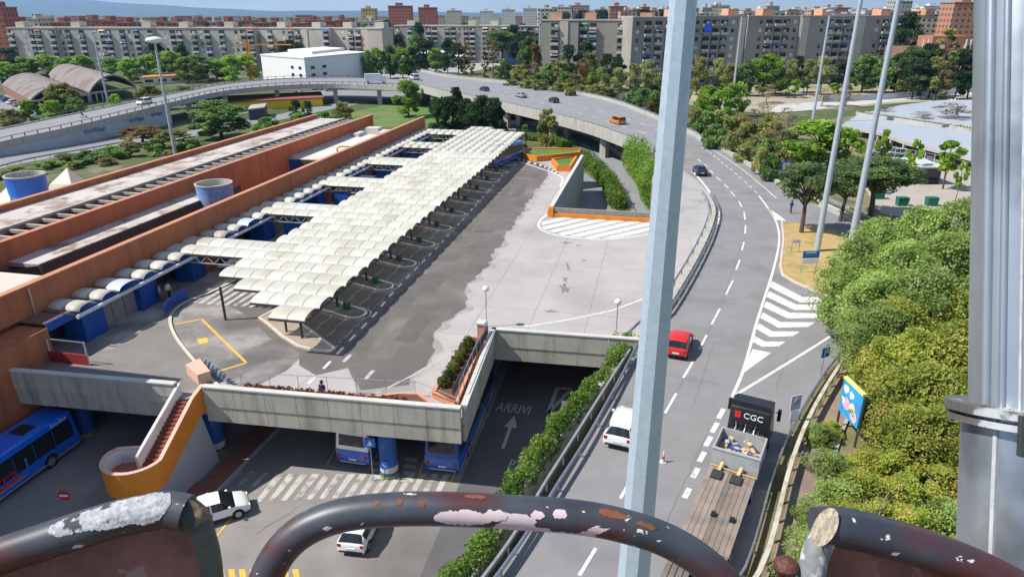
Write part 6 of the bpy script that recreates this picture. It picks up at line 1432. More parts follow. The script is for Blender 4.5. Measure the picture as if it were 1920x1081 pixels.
def grow(kind, p, h, w, label, group=None, cat='tree', name='tree'):
    cm_, tm, H, R = PR[kind]
    o = thing(name, label, cat, p, group); o.rotation_euler = (0, 0, rgt.uniform(0, 6.28)); o.scale = (w / (2 * R), w / (2 * R), h / H)
    putl('crown', cm_, o, (0, 0, 0)); putl('trunk', tm, o, (0, 0, 0)); return o
def plant(kind, u, vt, Y, wpx, label, group=None, z=None, **kw):
    p = V(u, vt, Y); zb = gz(p.x, Y) if z is None else z
    d = Y * CT + (HC - zb) * ST
    return grow(kind, (p.x, Y, zb), max(1.2, p.z - zb), wpx / F * d, label, group, **kw)
def plantz(kind, u, vt, zt, wm, label, group=None, z=-.03, **kw):
    p = G(u, vt, zt); return grow(kind, (p.x, p.y, z), zt - z, wm, label, group, **kw)
row = [(8, 118), (45, 108), (80, 104), (118, 108), (152, 106), (205, 110), (237, 111), (276, 103), (316, 98), (346, 107), (366, 105), (402, 111), (432, 105), (462, 100)]
for i, (u, v) in enumerate(row): plant(('lime', 'lime2')[i % 2], u, v, 325 + (i % 3) * 8, 46 + 6 * (i % 3), 'bright green street tree, ' + ORD[i + 1] + ' of the row before the pale slab', 'street trees before the pale slab')
for i, (u, v, w) in enumerate(((288, 78, 44), (338, 86, 36), (10, 92, 60), (249, 112, 26), (560, 84, 46), (528, 80, 40), (545, 78, 34))): plant('dark', u, v, 366, w, 'dark evergreen tree close against the pale apartment slab', 'evergreens against the pale slabs')
for i, (k, u, v, Y, w) in enumerate((('dark', 724, 42, 420, 40), ('dark', 742, 68, 400, 50), ('lime', 703, 92, 345, 34), ('mid', 728, 86, 350, 40), ('lime2', 752, 90, 345, 42), ('mid', 776, 62, 380, 30), ('dark', 800, 78, 380, 46), ('lime', 815, 92, 350, 36), ('dark', 838, 76, 375, 36), ('dark', 858, 84, 370, 40), ('pine', 940, 54, 420, 80), ('dark', 985, 62, 430, 60), ('mid', 690, 96, 340, 30), ('dark', 770, 92, 350, 36))):
    plant(k, u, v, Y, w, {'dark': 'dark evergreen', 'lime': 'bright green tree', 'lime2': 'bright green tree', 'mid': 'mid green tree', 'pine': 'spreading umbrella pine'}[k] + ' in the clump between the white hall and poplars', 'clump beyond the white hall')
plant('poplar', 871, 72, 330, 20, 'tall rust-coloured poplar beyond the flyover'); plant('cypress', 882, 98, 300, 26, 'olive columnar tree in front of the rusty poplar'); plant('poplar', 924, 75, 320, 28, 'broad yellowish poplar beyond the flyover'); plant('cypress', 908, 98, 310, 24, 'pale columnar tree beside the yellowish poplar'); plant('mid', 945, 112, 300, 36, 'rounded green tree below the yellowish poplar')
belt = [('mid', 992, 72, 290, 46), ('rust', 1003, 82, 285, 30), ('olive', 975, 122, 270, 40), ('brown', 1000, 120, 265, 40), ('mid', 1030, 122, 262, 44), ('olive', 1052, 116, 262, 44), ('dark', 1068, 88, 295, 44), ('olive', 1106, 100, 280, 44), ('rust', 1092, 118, 265, 40), ('dark', 1160, 110, 290, 40), ('mid', 1128, 128, 255, 36), ('lime', 1112, 138, 248, 30), ('pale', 1134, 142, 245, 24), ('pale', 1160, 130, 252, 42), ('pale', 1192, 122, 258, 40), ('pale', 1218, 115, 262, 44), ('olive', 1238, 138, 245, 40), ('dark', 1100, 82, 298, 46), ('dark', 1140, 104, 295, 40), ('olive', 1080, 140, 245, 44), ('mid', 1010, 140, 255, 44), ('mid', 1060, 136, 250, 40), ('dark', 1225, 160, 225, 40)]
nm = {'mid': 'mid green', 'rust': 'rusty-leaved', 'olive': 'olive green', 'brown': 'thin brownish', 'dark': 'dark evergreen', 'lime': 'bright green', 'pale': 'pale yellow-green', 'pine': 'umbrella-shaped', 'lime2': 'bright green'}
for k, u, v, Y, w in belt: plant(k, u, v, Y, w, nm[k] + ' tree in the belt between the flyover and grey blocks', 'tree belt behind the flyover')
for k, u, v, Y, w in (('olive', 990, 150, 236, 44), ('olive', 1015, 154, 230, 40), ('olive', 1050, 156, 226, 44), ('olive', 1095, 160, 218, 50), ('olive', 1125, 158, 214, 60), ('olive', 1140, 164, 210, 50), ('mid', 1208, 168, 200, 44), ('mid', 1230, 172, 195, 44), ('mid', 1190, 166, 208, 36), ('rust', 1222, 190, 190, 26), ('olive', 960, 150, 246, 40), ('obush', 1070, 168, 214, 40)):
    plant(k, u, v, Y, w, {'olive': 'olive bushy tree', 'mid': 'green round tree', 'rust': 'rusty small tree', 'obush': 'olive shrub'}[k] + ' leaning over the far parapet of the flyover', 'trees along the flyover parapet')
# left and middle distance
plant('mid', 405, 190, 176, 122, 'large spreading green tree beyond the outer brick wall', z=ZL); plant('rust', 262, 238, 168, 100, 'rusty brown bushy tree by the disc-headed lamp', z=ZL); plant('olive', 320, 246, 165, 80, 'olive bushy tree behind the outer wall next to rusty one', z=ZL)
for i, (k, u, v, Y, w) in enumerate((('olive', 108, 158, 215, 66), ('mid', 138, 184, 200, 40), ('lime', 92, 190, 196, 44), ('lime', 50, 190, 200, 44), ('lime', 215, 178, 212, 30), ('olive', 278, 160, 232, 56), ('olive', 345, 162, 235, 50), ('olive', 15, 205, 190, 50))): plant(k, u, v, Y, w, nm[k] + ' small tree between the hangar and side flyover', 'small trees by the hangar', z=ZL)
plant('olive', 642, 192, 190, 52, 'round olive tree on the lawn behind the brick walls', z=ZL); plant('lime', 762, 153, 215, 66, 'bright leafy tree on the lawn under the flyover', z=ZL); plant('dark', 552, 190, 190, 34, 'dark small tree by the kiosk on the lawn', z=ZL); plant('dark', 575, 192, 188, 30, 'dark purple-green shrub tree beside the small dark tree', z=ZL)
for u, v, Y, w in ((820, 190, 152, 56), (845, 186, 156, 60), (875, 190, 154, 60), (902, 184, 160, 60), (928, 188, 158, 50), (856, 168, 175, 36), (890, 200, 150, 60), (915, 205, 150, 50)): plant('dark', u, v, Y, w, 'dark evergreen in the clump behind the canopy end', 'evergreen clump behind the canopy', z=ZL)
plant('spruce', 984, 236, 133, 24, 'small spruce at the far corner of the deck', z=ZL); plant('olive', 1026, 206, 158, 40, 'olive shrub tree under the flyover beside the ramp', z=ZL); plant('dark', 972, 246, 132, 26, 'dark shrub beside the small spruce', z=ZL)
for i, (k, u, v, Y) in enumerate((('bush', 165, 283, 146), ('obush', 120, 290, 145), ('bush', 85, 302, 140), ('obush', 30, 316, 136), ('bush', 205, 275, 150), ('lbush', 190, 290, 144), ('obush', 240, 268, 152), ('bush', 290, 262, 155), ('obush', 60, 325, 133), ('lbush', 140, 302, 140), ('bush', 10, 335, 130), ('obush', 330, 268, 152), ('bush', 355, 262, 152), ('bush', 560, 215, 172), ('bush', 610, 212, 172), ('bush', 500, 222, 172))): plant(k, u, v, Y, 60, {'bush': 'green', 'obush': 'olive', 'lbush': 'pale'}[k] + ' shrub on the rough bank beyond the outer brick wall', 'shrubs beyond the outer wall', z=ZL, cat='shrub', name='shrub')
for i, (b, s, w) in enumerate(((-54.5, 44.5, 3.5), (-50, 44, 3), (-48, 70, 2.2), (-48.2, 74.5, 3.2))): grow('bush', L(b, s, -2.8), 2.4 if i < 3 else 3.6, w, ['leafy bush at the near end of the trench', 'low bush at the foot of the first dark slab', 'narrow bush along the trench by the brick wall', 'dense bush beside the faded blue drum'][i], cat='shrub', name='shrub')
# right-hand strip along the main road
for k, u, v, Y, w in (('lime', 1332, 164, 205, 54), ('lime', 1352, 172, 200, 50), ('lime2', 1390, 155, 215, 40), ('lime', 1372, 158, 210, 36), ('lime', 1320, 178, 190, 40)): plant(k, u, v, Y, w, 'bright round tree behind the shrub strip of the main road', 'round trees past the shrub strip', z=ZL)
for k, u, v, Y, w in (('obush', 1300, 205, 150, 60), ('bush', 1330, 212, 146, 60), ('lbush', 1352, 205, 150, 60), ('obush', 1375, 222, 138, 60), ('bush', 1345, 235, 132, 56), ('lbush', 1388, 240, 128, 56), ('obush', 1405, 232, 128, 60), ('brown', 1432, 196, 140, 70), ('olive', 1445, 216, 126, 60), ('brown', 1455, 232, 120, 60), ('lbush', 1420, 258, 120, 50), ('bush', 1446, 262, 114, 56), ('obush', 1430, 280, 108, 40), ('lbush', 1400, 268, 118, 44), ('bush', 1452, 292, 104, 40), ('brown', 1482, 205, 140, 70), ('obush', 1480, 250, 118, 60), ('rust', 1395, 218, 142, 40)):
    plant(k, u, v, Y, w, {'obush': 'olive shrub', 'bush': 'green shrub', 'lbush': 'pale yellow shrub', 'brown': 'bare brownish tree', 'olive': 'olive small tree', 'rust': 'rusty small tree'}[k] + ' in the strip beside the bend of the main road', 'shrub strip beside the bend', z=-.03, cat='shrub', name='shrub')
plant('lime', 1545, 230, 112, 130, 'vivid lime green tree behind the grey-green pines', z=-.03); plant('lime2', 1598, 245, 110, 60, 'smaller lime green tree merging with the vivid one', z=-.03)
plant('pine', 1524, 304, 77, 150, 'umbrella pine with bare trunk on the dry grass island', z=.1); plant('pine', 1655, 294, 84, 190, 'wide flat-topped umbrella pine by the guard hut', z=-.03); plant('pine', 1595, 306, 82, 130, 'lower umbrella pine behind the lighting mast', z=-.03)
for i, (u, v, Y, w) in enumerate(((1664, 248, 106, 30), (1720, 265, 103, 30), (1788, 269, 99, 60), (1808, 308, 92, 26))): plant('young', u, v, Y, w, ['slim young tree nearest the lime tree at the car park edge', 'slim young tree at the car park edge behind the hut', 'full round young tree at the car park edge', 'small slim tree on the square below the full round one'][i], z=-.03)
# trees before the shaded slab
for k, u, v, Y, w in (('olive', 1312, 108, 275, 44), ('pale', 1348, 112, 278, 34), ('olive', 1372, 122, 272, 40), ('mid', 1402, 114, 272, 44), ('lime', 1440, 104, 275, 66), ('lime2', 1462, 112, 272, 40), ('pale', 1486, 114, 276, 36), ('dark', 1500, 108, 285, 36), ('pale', 1522, 114, 276, 36), ('pale', 1548, 108, 278, 44), ('dark', 1580, 120, 285, 50), ('mid', 1628, 104, 285, 66), ('mid', 1662, 112, 280, 50), ('dark', 1690, 104, 285, 50), ('dark', 1705, 28, 330, 64), ('dark', 1690, 60, 305, 46), ('pine', 1722, 84, 268, 70), ('dark', 1745, 86, 272, 56), ('dark', 1760, 96, 265, 60), ('dark', 1725, 112, 262, 60), ('dark', 1810, 96, 262, 60), ('dark', 1836, 90, 262, 60), ('dark', 1660, 40, 345, 40)):
    plant(k, u, v, Y, w, nm[k] + ' tree at the foot of the shaded slab and brick flats', 'trees before the shaded slab')
plant('cypress', 1780, 58, 240, 70, 'tall ragged olive tree before the brick flats')
for i, (u, v) in enumerate(((1456, 146), (1476, 149), (1494, 151), (1510, 152), (1566, 157), (1597, 147), (1638, 150), (1688, 152), (1330, 160), (1400, 160), (1352, 158), (1480, 168), (1455, 166))): plant('young', u, v, 282 - 8 * (i % 3), 24, 'young planted lime tree on the dirt lot', 'young trees on the dirt lot')
for u, v, Y, w in ((1590, 172, 240, 60), (1660, 208, 172, 40), (1730, 210, 160, 50), (1800, 195, 160, 100), (1440, 160, 250, 50), (1545, 168, 240, 46)): plant('brown', u, v, Y, w, 'bare twiggy tree around the rooftop car park', 'bare trees by the car park', z=1.7 if v > 190 else None)
# far green
for u, v, Y in ((1020, 28, 700), (1060, 26, 700), (1090, 22, 680), (1130, 22, 660), (1150, 20, 660), (1185, 22, 640), (1210, 21, 640), (1240, 22, 600)): plant('dark', u, v, Y, 44, 'dark far tree clump on the rise behind the grey tower', 'far trees behind the grey tower')
for i in range(40):
    u = rgt.uniform(0, 1700); plant(rgt.choice(('dark', 'mid')), u, rgt.uniform(44, 60) if u < 1000 else rgt.uniform(30, 40), rgt.uniform(430, 620), rgt.uniform(20, 44), 'tree among the rooflines behind the apartment slabs', 'trees among the far rooflines')
# near thicket
for i, (u, v, zt, w) in enumerate(((1672, 412, 8, 7), (1745, 396, 9, 7), (1815, 380, 9.5, 8), (1628, 452, 7.5, 6.5), (1700, 462, 8, 7), (1790, 440, 8.5, 8), (1606, 500, 6, 6), (1655, 520, 6.5, 6), (1740, 510, 7.5, 7), (1640, 604, 4.4, 4.2), (1660, 575, 6.0, 5.5), (1900, 420, 9, 9))):
    plantz('rob%d' % (i % 3), u, v, zt, w, 'feathery fresh green tree of the thicket beside the gore', 'feathery thicket trees')
for i, (u, v, zt, w) in enumerate(((1690, 570, 6, 5.5), (1780, 540, 6.5, 6), (1668, 640, 4.6, 4.4), (1730, 630, 5.5, 5.2), (1810, 610, 6, 5.5), (1680, 700, 4.5, 4.4), (1760, 690, 5, 5), (1690, 756, 3.4, 3.8), (1720, 770, 4.0, 4.2), (1790, 770, 4.2, 4.4), (1660, 676, 3.6, 3.6), (1840, 700, 5, 5), (1860, 800, 4, 5))):
    plantz('ail%d' % (i % 3), u, v, zt, w, 'yellow-green red-tipped tree of the thicket behind the billboard', 'red-tipped thicket trees')
for i, (u, v, zt, w) in enumerate(((1560, 850, 1.5, 3), (1605, 862, 1.2, 2.4), (1645, 846, 1.6, 3), (1680, 850, 2, 3.4), (1570, 905, 1.6, 3.2), (1630, 890, 1.9, 3.6), (1700, 895, 2, 3.6), (1770, 880, 2.2, 3.8), (1540, 950, 1.3, 2.8), (1590, 950, 1.6, 3.2), (1650, 950, 1.8, 3.6), (1720, 955, 2, 3.8), (1790, 950, 2.1, 3.8), (1520, 1000, 1.2, 2.6), (1570, 1010, 1.5, 3), (1640, 1020, 1.7, 3.4), (1710, 1020, 1.9, 3.6), (1790, 1020, 2, 3.8), (1500, 1055, 1.2, 2.6), (1550, 1070, 1.5, 3), (1620, 1080, 1.7, 3.4), (1700, 1090, 1.8, 3.6), (1485, 1105, 1.1, 2.4), (1545, 1130, 1.4, 3), (1545, 800, 1.2, 2.2), (1562, 790, .9, 1.6), (1840, 900, 2.3, 4), (1850, 1000, 2.2, 4))):
    plantz('bankg' if (i % 4 == 0 or u < 1545) else 'bank%d' % (i % 3), u, v, zt, w, ('fresh green shrub on the bank beside the brown footpath' if (i % 4 == 0 or u < 1545) else 'yellow and reddish shrub on the bank below the billboard'), 'shrubs on the footpath bank', cat='shrub', name='shrub')
dw = MB()
for k in range(7):
    a = G(1590 + 12 * k, 1010 - 6 * k, 1.2); dw.tube([G(1600, 1010, .3), a.lerp(G(1600, 1010, .3), .4) + Vector((0, 0, .5)), a + Vector((.3 * k - 1, .5, 1.0 + .15 * k))], [.06, .04, .012], 5)
dt = thing('dead_shrub', 'grey leafless branching shrub among the yellow bank shrubs', 'shrub', G(1600, 1010, 0)); dw.build('branches', bark_p, dt)
# ================================================================ MASTS AND LAMPS
galv = M('galvanised mast zinc', (.47, .56, .64), .5, .05, 6.0, .04, 40, metal=.3, spec=.5, stain=(.42, .51, .58), sscale=22, s0=.45, s1=.65)
mast_m = M('pale mast zinc', (.43, .48, .52), .5, .06, 1, metal=.3)
mm = thing('lighting_mast', 'tall eight-sided galvanised lighting mast beside the gondola', 'mast', (1.156, 5.0, 0))
MB().tube([(1.156, 5.0, .0), (1.156, 5.0, 12), (1.156, 5.0, 24), (1.156, 5, 29)], [.364, .23, .096, .05], 8).build('shaft', galv, mm)
MB().lathe((1.156, 5, 0), [(.55, 0), (.55, .05), (.37, .05)], 16).build('base_plate', galv, mm); MB().lathe((1.156, 5, 29), [(.1, 0), (.9, .1), (.9, .3), (.1, .35)], 12).build('lamp_ring', mast_m, mm)
def mast(label, base_, h, r0, r1, head=True):
    o = thing('lighting_mast', label, 'mast', base_); b = Vector(base_); MB().tube([b, b + Vector((0, 0, h))], [r0, r1], 10).build('shaft', mast_m, o, smooth=True)
    if head: MB().lathe(b + Vector((0, 0, h)), [(.2, -.2), (.9, 0), (.9, .3), (.2, .4)], 10).build('lamp_ring', mast_m, o)
mast('tall pale lighting mast on the dry grass island', G(1531, 472), 30, .33, .17)
mast('tall pale lighting mast rising out of the feathery thicket', G(1592, 478), 30, .37, .19)
p = G(1521, 243, 0); mast('pale lighting mast behind the shrub strip topping out at the slab roof', p, V(1550, 22, p.y).z, .34, .2)
p = G(1372, 198, ZL); mast('slender pale lighting mast behind the round bright trees', p, V(1388, 27, p.y).z - ZL, .4, .25)
p = G(1011, 160, ZL); mast('slender mast in the tree belt beside the grey tower', p, V(1010, 45, p.y).z - ZL, .35, .25)
p = G(203, 194, ZL); mast('slender mast in front of the vaulted hangar', p, V(180, 62, p.y).z - ZL, .4, .24)
p = G(331, 302, ZL); o = thing('disc_lamp', 'lamp post with a wide flat white disc head beyond the outer wall', 'lamp post', p); hh = V(286, 79, p.y).z
MB().tube([p, Vector((p.x, p.y, hh))], [.38, .22], 10).build('post', mast_m, o, smooth=True); MB().lathe(Vector((p.x, p.y, hh)), [(.2, -.3), (1.3, -.1), (1.75, .3), (1.5, .75), (.6, 1.0), (.02, 1.05)], 20).build('disc_head', M('white lamp head', (.75, .76, .76), .4), o, smooth=True)
# ================================================================ SIGNS
sb = M('sign blue', (.02, .14, .55), .45); swh = M('sign white', (.75, .75, .74), .5)
def panel(name, label, base_, w, h, z, face, mats, cat='sign', posts=1, extra=None):
    o = thing(name, label, cat, base_); b = Vector(base_); n = Vector((math.sin(face), -math.cos(face), 0)); r = Vector((math.cos(face), math.sin(face), 0))   # n points to the viewer
    c = b + Vector((0, 0, z + h / 2)); q = [c - r * w / 2 - Vector((0, 0, h / 2)), c + r * w / 2 - Vector((0, 0, h / 2)), c + r * w / 2 + Vector((0, 0, h / 2)), c - r * w / 2 + Vector((0, 0, h / 2))]
    MB().hexa([p - n * .04 for p in q], [p + n * .02 for p in q]).build('plate', mats[0], o)
    for k in range(posts): x = 0 if posts == 1 else (-w * .45 + k * w * .9); a = b + r * x - n * .07; MB().tube([a, a + Vector((0, 0, z + h))], .04 if w < 2 else .08, 6).build('post', steel, o)
    return o, c, r, n
o, c, r, n = panel('parking_sign', 'blue square P sign beside the slip road barrier', G(1540, 704), .75, .75, 1.5, .45, [sb]); text_at('P', .8, swh, c + n * .03 + Vector((0, 0, -.28)), r, (0, 0, 1), o)
o, c, r, n = panel('road_sign', 'back-to-back grey sign plates by the footpath barrier', G(1482, 812), .75, 1.0, 1.7, .35, [M('sign grey', (.42, .45, .5), .6)]); MB().hexa([c + r * x + n * .025 + Vector((0, 0, z)) for x, z in ((-.3, -1.35), (.3, -1.35), (.3, -.55), (-.3, -.55))], [c + r * x + n * .05 + Vector((0, 0, z)) for x, z in ((-.3, -1.35), (.3, -1.35), (.3, -.55), (-.3, -.55))]).build('lower_plate', swh, o); MB().tube([c + n * .055 + r * (.2 * math.cos(t)) + Vector((0, 0, .1 + .2 * math.sin(t))) for t in np.linspace(0, 6.28, 14)], .03, 5).build('red_ring', M('pinkish red', (.55, .25, .28), .6), o)
o, c, r, n = panel('no_entry_sign', 'round red no-entry sign on the shaded lower yard', G(138, 985, ZL), .1, .1, 2.3, 0, [steel]); MB().tube([c + n * .02, c + n * .06], .36, 20).build('disc', M('sign red', (.55, .02, .02), .5), o); MB().hexa([c + r * x + n * .065 + Vector((0, 0, z)) for x, z in ((-.25, -.07), (.25, -.07), (.25, .07), (-.25, .07))], [c + r * x + n * .075 + Vector((0, 0, z)) for x, z in ((-.25, -.07), (.25, -.07), (.25, .07), (-.25, .07))]).build('bar', swh, o)
o, c, r, n = panel('direction_sign', 'blue and green direction board at the foot of the island mast', G(1515, 512), 1.7, .75, 1.6, .1, [sb], posts=2)
MB().hexa([c + r * x + n * .03 + Vector((0, 0, z)) for x, z in ((-.8, -.95), (.8, -.95), (.8, -.42), (-.8, -.42))], [c + r * x + n * .06 + Vector((0, 0, z)) for x, z in ((-.8, -.95), (.8, -.95), (.8, -.42), (-.8, -.42))]).build('lower_board', swh, o)
for z in (.16, -.08): MB().hexa([c + r * x + n * .025 + Vector((0, 0, z + d)) for x, d in ((-.6, 0), (.5, 0), (.5, .09), (-.6, .09))], [c + r * x + n * .04 + Vector((0, 0, z + d)) for x, d in ((-.6, 0), (.5, 0), (.5, .09), (-.6, .09))]).build('text_band', swh if z > 0 else M('sign green', (.05, .35, .12), .5), o)
panel('small_notice', 'small grey notice board on the dry grass island', G(1490, 475), .9, .35, 1.2, 0, [M('sign grey', (.42, .45, .5), .6)], posts=2)
o, c, r, n = panel('advert_board', 'blue and orange advertising board on the verge of the bend', G(1470, 342), 1.5, 1.9, 1.3, .1, [sb], 'billboard', 2); MB().hexa([c + r * x + n * .03 + Vector((0, 0, z)) for x, z in ((-.6, .05), (.6, .05), (.5, .75), (-.5, .75))], [c + r * x + n * .05 + Vector((0, 0, z)) for x, z in ((-.6, .05), (.6, .05), (.5, .75), (-.5, .75))]).build('picture', M('advert picture', (.65, .45, .35), .6, .3, 1.2, col2=(.7, .7, .7)), o); MB().hexa([c + r * x + n * .03 + Vector((0, 0, z)) for x, z in ((-.5, -.7), (.5, -.7), (.5, -.35), (-.5, -.35))], [c + r * x + n * .05 + Vector((0, 0, z)) for x, z in ((-.5, -.7), (.5, -.7), (.5, -.35), (-.5, -.35))]).build('white_band', swh, o)
panel('blank_sign', 'pale square sign above the shrubs by the bend', G(1334, 262, 0), 1.6, 1.5, 1.4, .1, [swh], posts=2); panel('blank_sign', 'small blue-grey sign on the verge near the bend', G(1410, 296, 0), .9, 1.0, 1.2, .1, [M('sign grey', (.42, .45, .5), .6)])
# bright billboard in the thicket
bp0, bp1 = G(1568, 800, 0), G(1602, 838, 0)
o = thing('billboard', 'bright pink and blue billboard with a yellow top edge in the thicket', 'billboard', bp1); d = (bp1 - bp0); d.normalize(); n = Vector((d.y, -d.x, 0)); n = n if n.x < 0 or n.y < 0 else -n; n = Vector((-abs(n.x), -abs(n.y), 0))
zt_ = lambda p, z: Vector((p.x, p.y, z))
w_ = (bp1 - bp0).length
MB().hexa([zt_(bp0, 1.3), zt_(bp1, 1.3), zt_(bp1, 3.5), zt_(bp0, 3.5)], [zt_(bp0, 1.3) + n * .12, zt_(bp1, 1.3) + n * .12, zt_(bp1, 3.5) + n * .12, zt_(bp0, 3.5) + n * .12]).build('board', M('billboard sky blue', (.03, .32, .62), .45, .15, .8), o)
MB().beam(zt_(bp0, 3.56) + n * .06, zt_(bp1, 3.56) + n * .06, .24, .14).build('top_edge', M('billboard yellow', (.7, .62, .2), .5), o)
for p in (bp0, bp1): MB().tube([p, zt_(p, 3.5)], .07, 6).build('post', steel_d, o)
for i, (t, z, rr, cc) in enumerate(((.2, 3.0, .28, (.8, .75, .7)), (.5, 2.9, .25, (.75, .75, .8)), (.35, 2.1, .42, (.75, .4, .5)), (.62, 2.2, .3, (.8, .7, .45)), (.75, 1.75, .36, (.78, .5, .58)), (.86, 2.6, .22, (.1, .2, .6)), (.15, 2.2, .22, (.7, .72, .8)))):
    c = bp0.lerp(bp1, t) + n * .125; q = [c + d * (rr * math.cos(a)) + Vector((0, 0, z + rr * .9 * math.sin(a) * (1 + .2 * math.sin(3 * a + i)))) + n * (.002 * i) for a in np.linspace(0, 2 * PI, 17)[:-1]]; MB().poly(q).build('picture_patch', M('billboard tint %d' % i, cc, .5, .12, 2), o)
# ================================================================ GONDOLA AND WHEEL LEG
def painted(name):
    m = bpy.data.materials.new(name); m.use_nodes = True; MATS[name] = m; n = m.node_tree.nodes; l = m.node_tree.links; p = n['Principled BSDF']; pos = n.new('ShaderNodeNewGeometry').outputs['Position']
    def nz(sc, det, lo, hi, stretch=None):
        a = n.new('ShaderNodeTexNoise'); a.inputs['Scale'].default_value = sc; a.inputs['Detail'].default_value = det
        if stretch: mp_ = n.new('ShaderNodeMapping'); mp_.inputs['Scale'].default_value = stretch; l.new(pos, mp_.inputs[0]); l.new(mp_.outputs[0], a.inputs['Vector'])
        else: l.new(pos, a.inputs['Vector'])
        r = n.new('ShaderNodeMapRange'); r.inputs[1].default_value = lo; r.inputs[2].default_value = hi; l.new(a.outputs[0], r.inputs[0]); return r.outputs[0]
    def over(prev, col, fac):
        x = n.new('ShaderNodeMixRGB'); x.inputs[2].default_value = (*col, 1); l.new(fac, x.inputs[0])
        if isinstance(prev, tuple): x.inputs[1].default_value = (*prev, 1)
        else: l.new(prev, x.inputs[1])
        return x.outputs[0]
    c = over((.035, .04, .05), (.06, .066, .078), nz(9, 6, .4, .6)); c = over(c, (.075, .022, .022), nz(5, 4, .5, .62, (1, 1, 2.5))); rust_f = nz(14, 8, .655, .665, (1, 1, 2.0)); c = over(c, (.2, .06, .025), rust_f)  # maroon blotches imitate the brown gondola's reflection in the black paint
    chip = nz(8, 5, .652, .658, (1, 1, 1.6)); c = over(c, (.62, .5, .5), chip); sc = nz(60, 4, .69, .7, (.6, 1, 1)); c = over(c, (.6, .58, .52), sc)
    l.new(c, p.inputs['Base Color']); p.inputs['Roughness'].default_value = .3; p.inputs['Specular IOR Level'].default_value = .5
    rr = n.new('ShaderNodeMath'); rr.operation = 'MULTIPLY_ADD'; rr.inputs[1].default_value = .45; rr.inputs[2].default_value = .43; l.new(chip, rr.inputs[0]); l.new(rr.outputs[0], p.inputs['Roughness'])
    bp = n.new('ShaderNodeBump'); bp.inputs['Strength'].default_value = .5; bp.inputs['Distance'].default_value = .002; bp.invert = True; mx_ = n.new('ShaderNodeMath'); mx_.operation = 'MAXIMUM'; l.new(chip, mx_.inputs[0]); l.new(rust_f, mx_.inputs[1]); l.new(mx_.outputs[0], bp.inputs['Height']); l.new(bp.outputs[0], p.inputs['Normal']); return m
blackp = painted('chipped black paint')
brownp = M('brown rusted panel', (.26, .105, .075), .6, .35, 12, .3, 60, stain=(.36, .2, .15), sscale=22, s0=.62, s1=.68)
chipw = M('pinkish primer', (.62, .5, .5), .75, .06, 30); chipg = M('flaked pale paint', (.36, .36, .38), .8, .5, 110, .12, 150, stain=(.05, .05, .055), sscale=30, s0=.56, s1=.6)
go = thing('wheel_gondola', 'gondola of a big wheel with chipped black pipe rails and brown panels', 'gondola', (0, .3, 22.3))
DR = 1.0
mid = spline([D(u, v, DR) for u, v in ((470, 1230), (488, 1120), (515, 1050), (560, 1000), (630, 968), (720, 955), (830, 953), (960, 959), (1080, 968), (1170, 985), (1250, 1012), (1320, 1055), (1372, 1110), (1405, 1200))], 90)
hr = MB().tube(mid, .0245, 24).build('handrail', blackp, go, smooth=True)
# thin flakes where the paint has come off, lying on the pipe
def flake(path, i0, i1, a0, a1, r, mat, seed, parent, name='paint_flake'):
    rg = random.Random(seed); mb = MB(); n = 14; m = max(6, (i1 - i0) * 3); cam_p = Vector((0, 0, HC)); rows = []
    for k in range(m + 1):
        t = i0 + (i1 - i0) * k / m; j = int(t); p = path[j].lerp(path[min(j + 1, len(path) - 1)], t - j); d = (path[min(j + 1, len(path) - 1)] - path[max(0, j - 1)]).normalized()
        vw = (cam_p - p).normalized(); vw = (vw - d * vw.dot(d)).normalized(); up = d.cross(vw) * (-1 if d.cross(vw).z < 0 else 1)
        e = math.sin(PI * min(1, max(0, k / m))) ** .35; lo = a0 + (1 - e) * (a1 - a0) * .5 + rg.uniform(-.07, .07); hi = a1 - (1 - e) * (a1 - a0) * .5 + rg.uniform(-.08, .08)
        rows.append([p + (vw * math.cos(lo + (hi - lo) * q / 6) + up * math.sin(lo + (hi - lo) * q / 6)) * (r + .0006) for q in range(7)])
    for a, b in zip(rows, rows[1:]):
        for q in range(6): mb.poly([a[q], a[q + 1], b[q + 1], b[q]])
    return mb.build(name, mat, parent, smooth=True)
for i, (a, b, lo, hi) in enumerate(((38, 46, -1.0, -.05), (45, 48, -.55, .05), (46, 54, -1.45, -.75), (50, 52, -.75, -.2), (51, 53, -.35, .15), (54, 56, -.2, .3), (53, 60, -1.45, -1.1), (58, 60, -1.3, -.8))): flake(mid, a, b, lo, hi, .0245, chipw, 70 + i, hr) if isinstance(a, int) and isinstance(b, int) else flake(mid, int(a), int(a) + 1, lo, hi, .0245, chipw, 70 + i, hr)
for i, (a, b, lo, hi) in enumerate(((60, 64, .25, .8), (65, 68, .2, .5), (42, 45, .65, .95), (33, 34, .25, .6), (30, 31, .3, .55), (36, 37, .1, .5))): flake(mid, a, b, lo, hi, .0245, M('rust patch', (.2, .07, .035), .8, .2, 40), 90 + i, hr)
lft = spline([D(u, v, DR) for u, v in ((-160, 1120), (-40, 1058), (90, 1012), (220, 972), (310, 956), (352, 962))], 50)
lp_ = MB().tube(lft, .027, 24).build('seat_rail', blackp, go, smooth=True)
flake(lft, 27, 40, -.1, 1.0, .027, chipg, 101, lp_); flake(lft, 33, 46, -.45, 1.1, .0273, chipg, 102, lp_); flake(lft, 40, 47, -.6, 1.2, .0276, chipg, 103, lp_)
lbar = spline([D(u, v, DR) for u, v in ((346, 950), (372, 972), (385, 1010), (396, 1060), (410, 1200))], 20)
MB().tube(lbar, [.022] * 4 + [.02] * 16, 4).build('seat_upright', M('olive black bar', (.04, .045, .035), .5, .3, 20, stain=(.25, .15, .08), sscale=25, s0=.62, s1=.68), go)
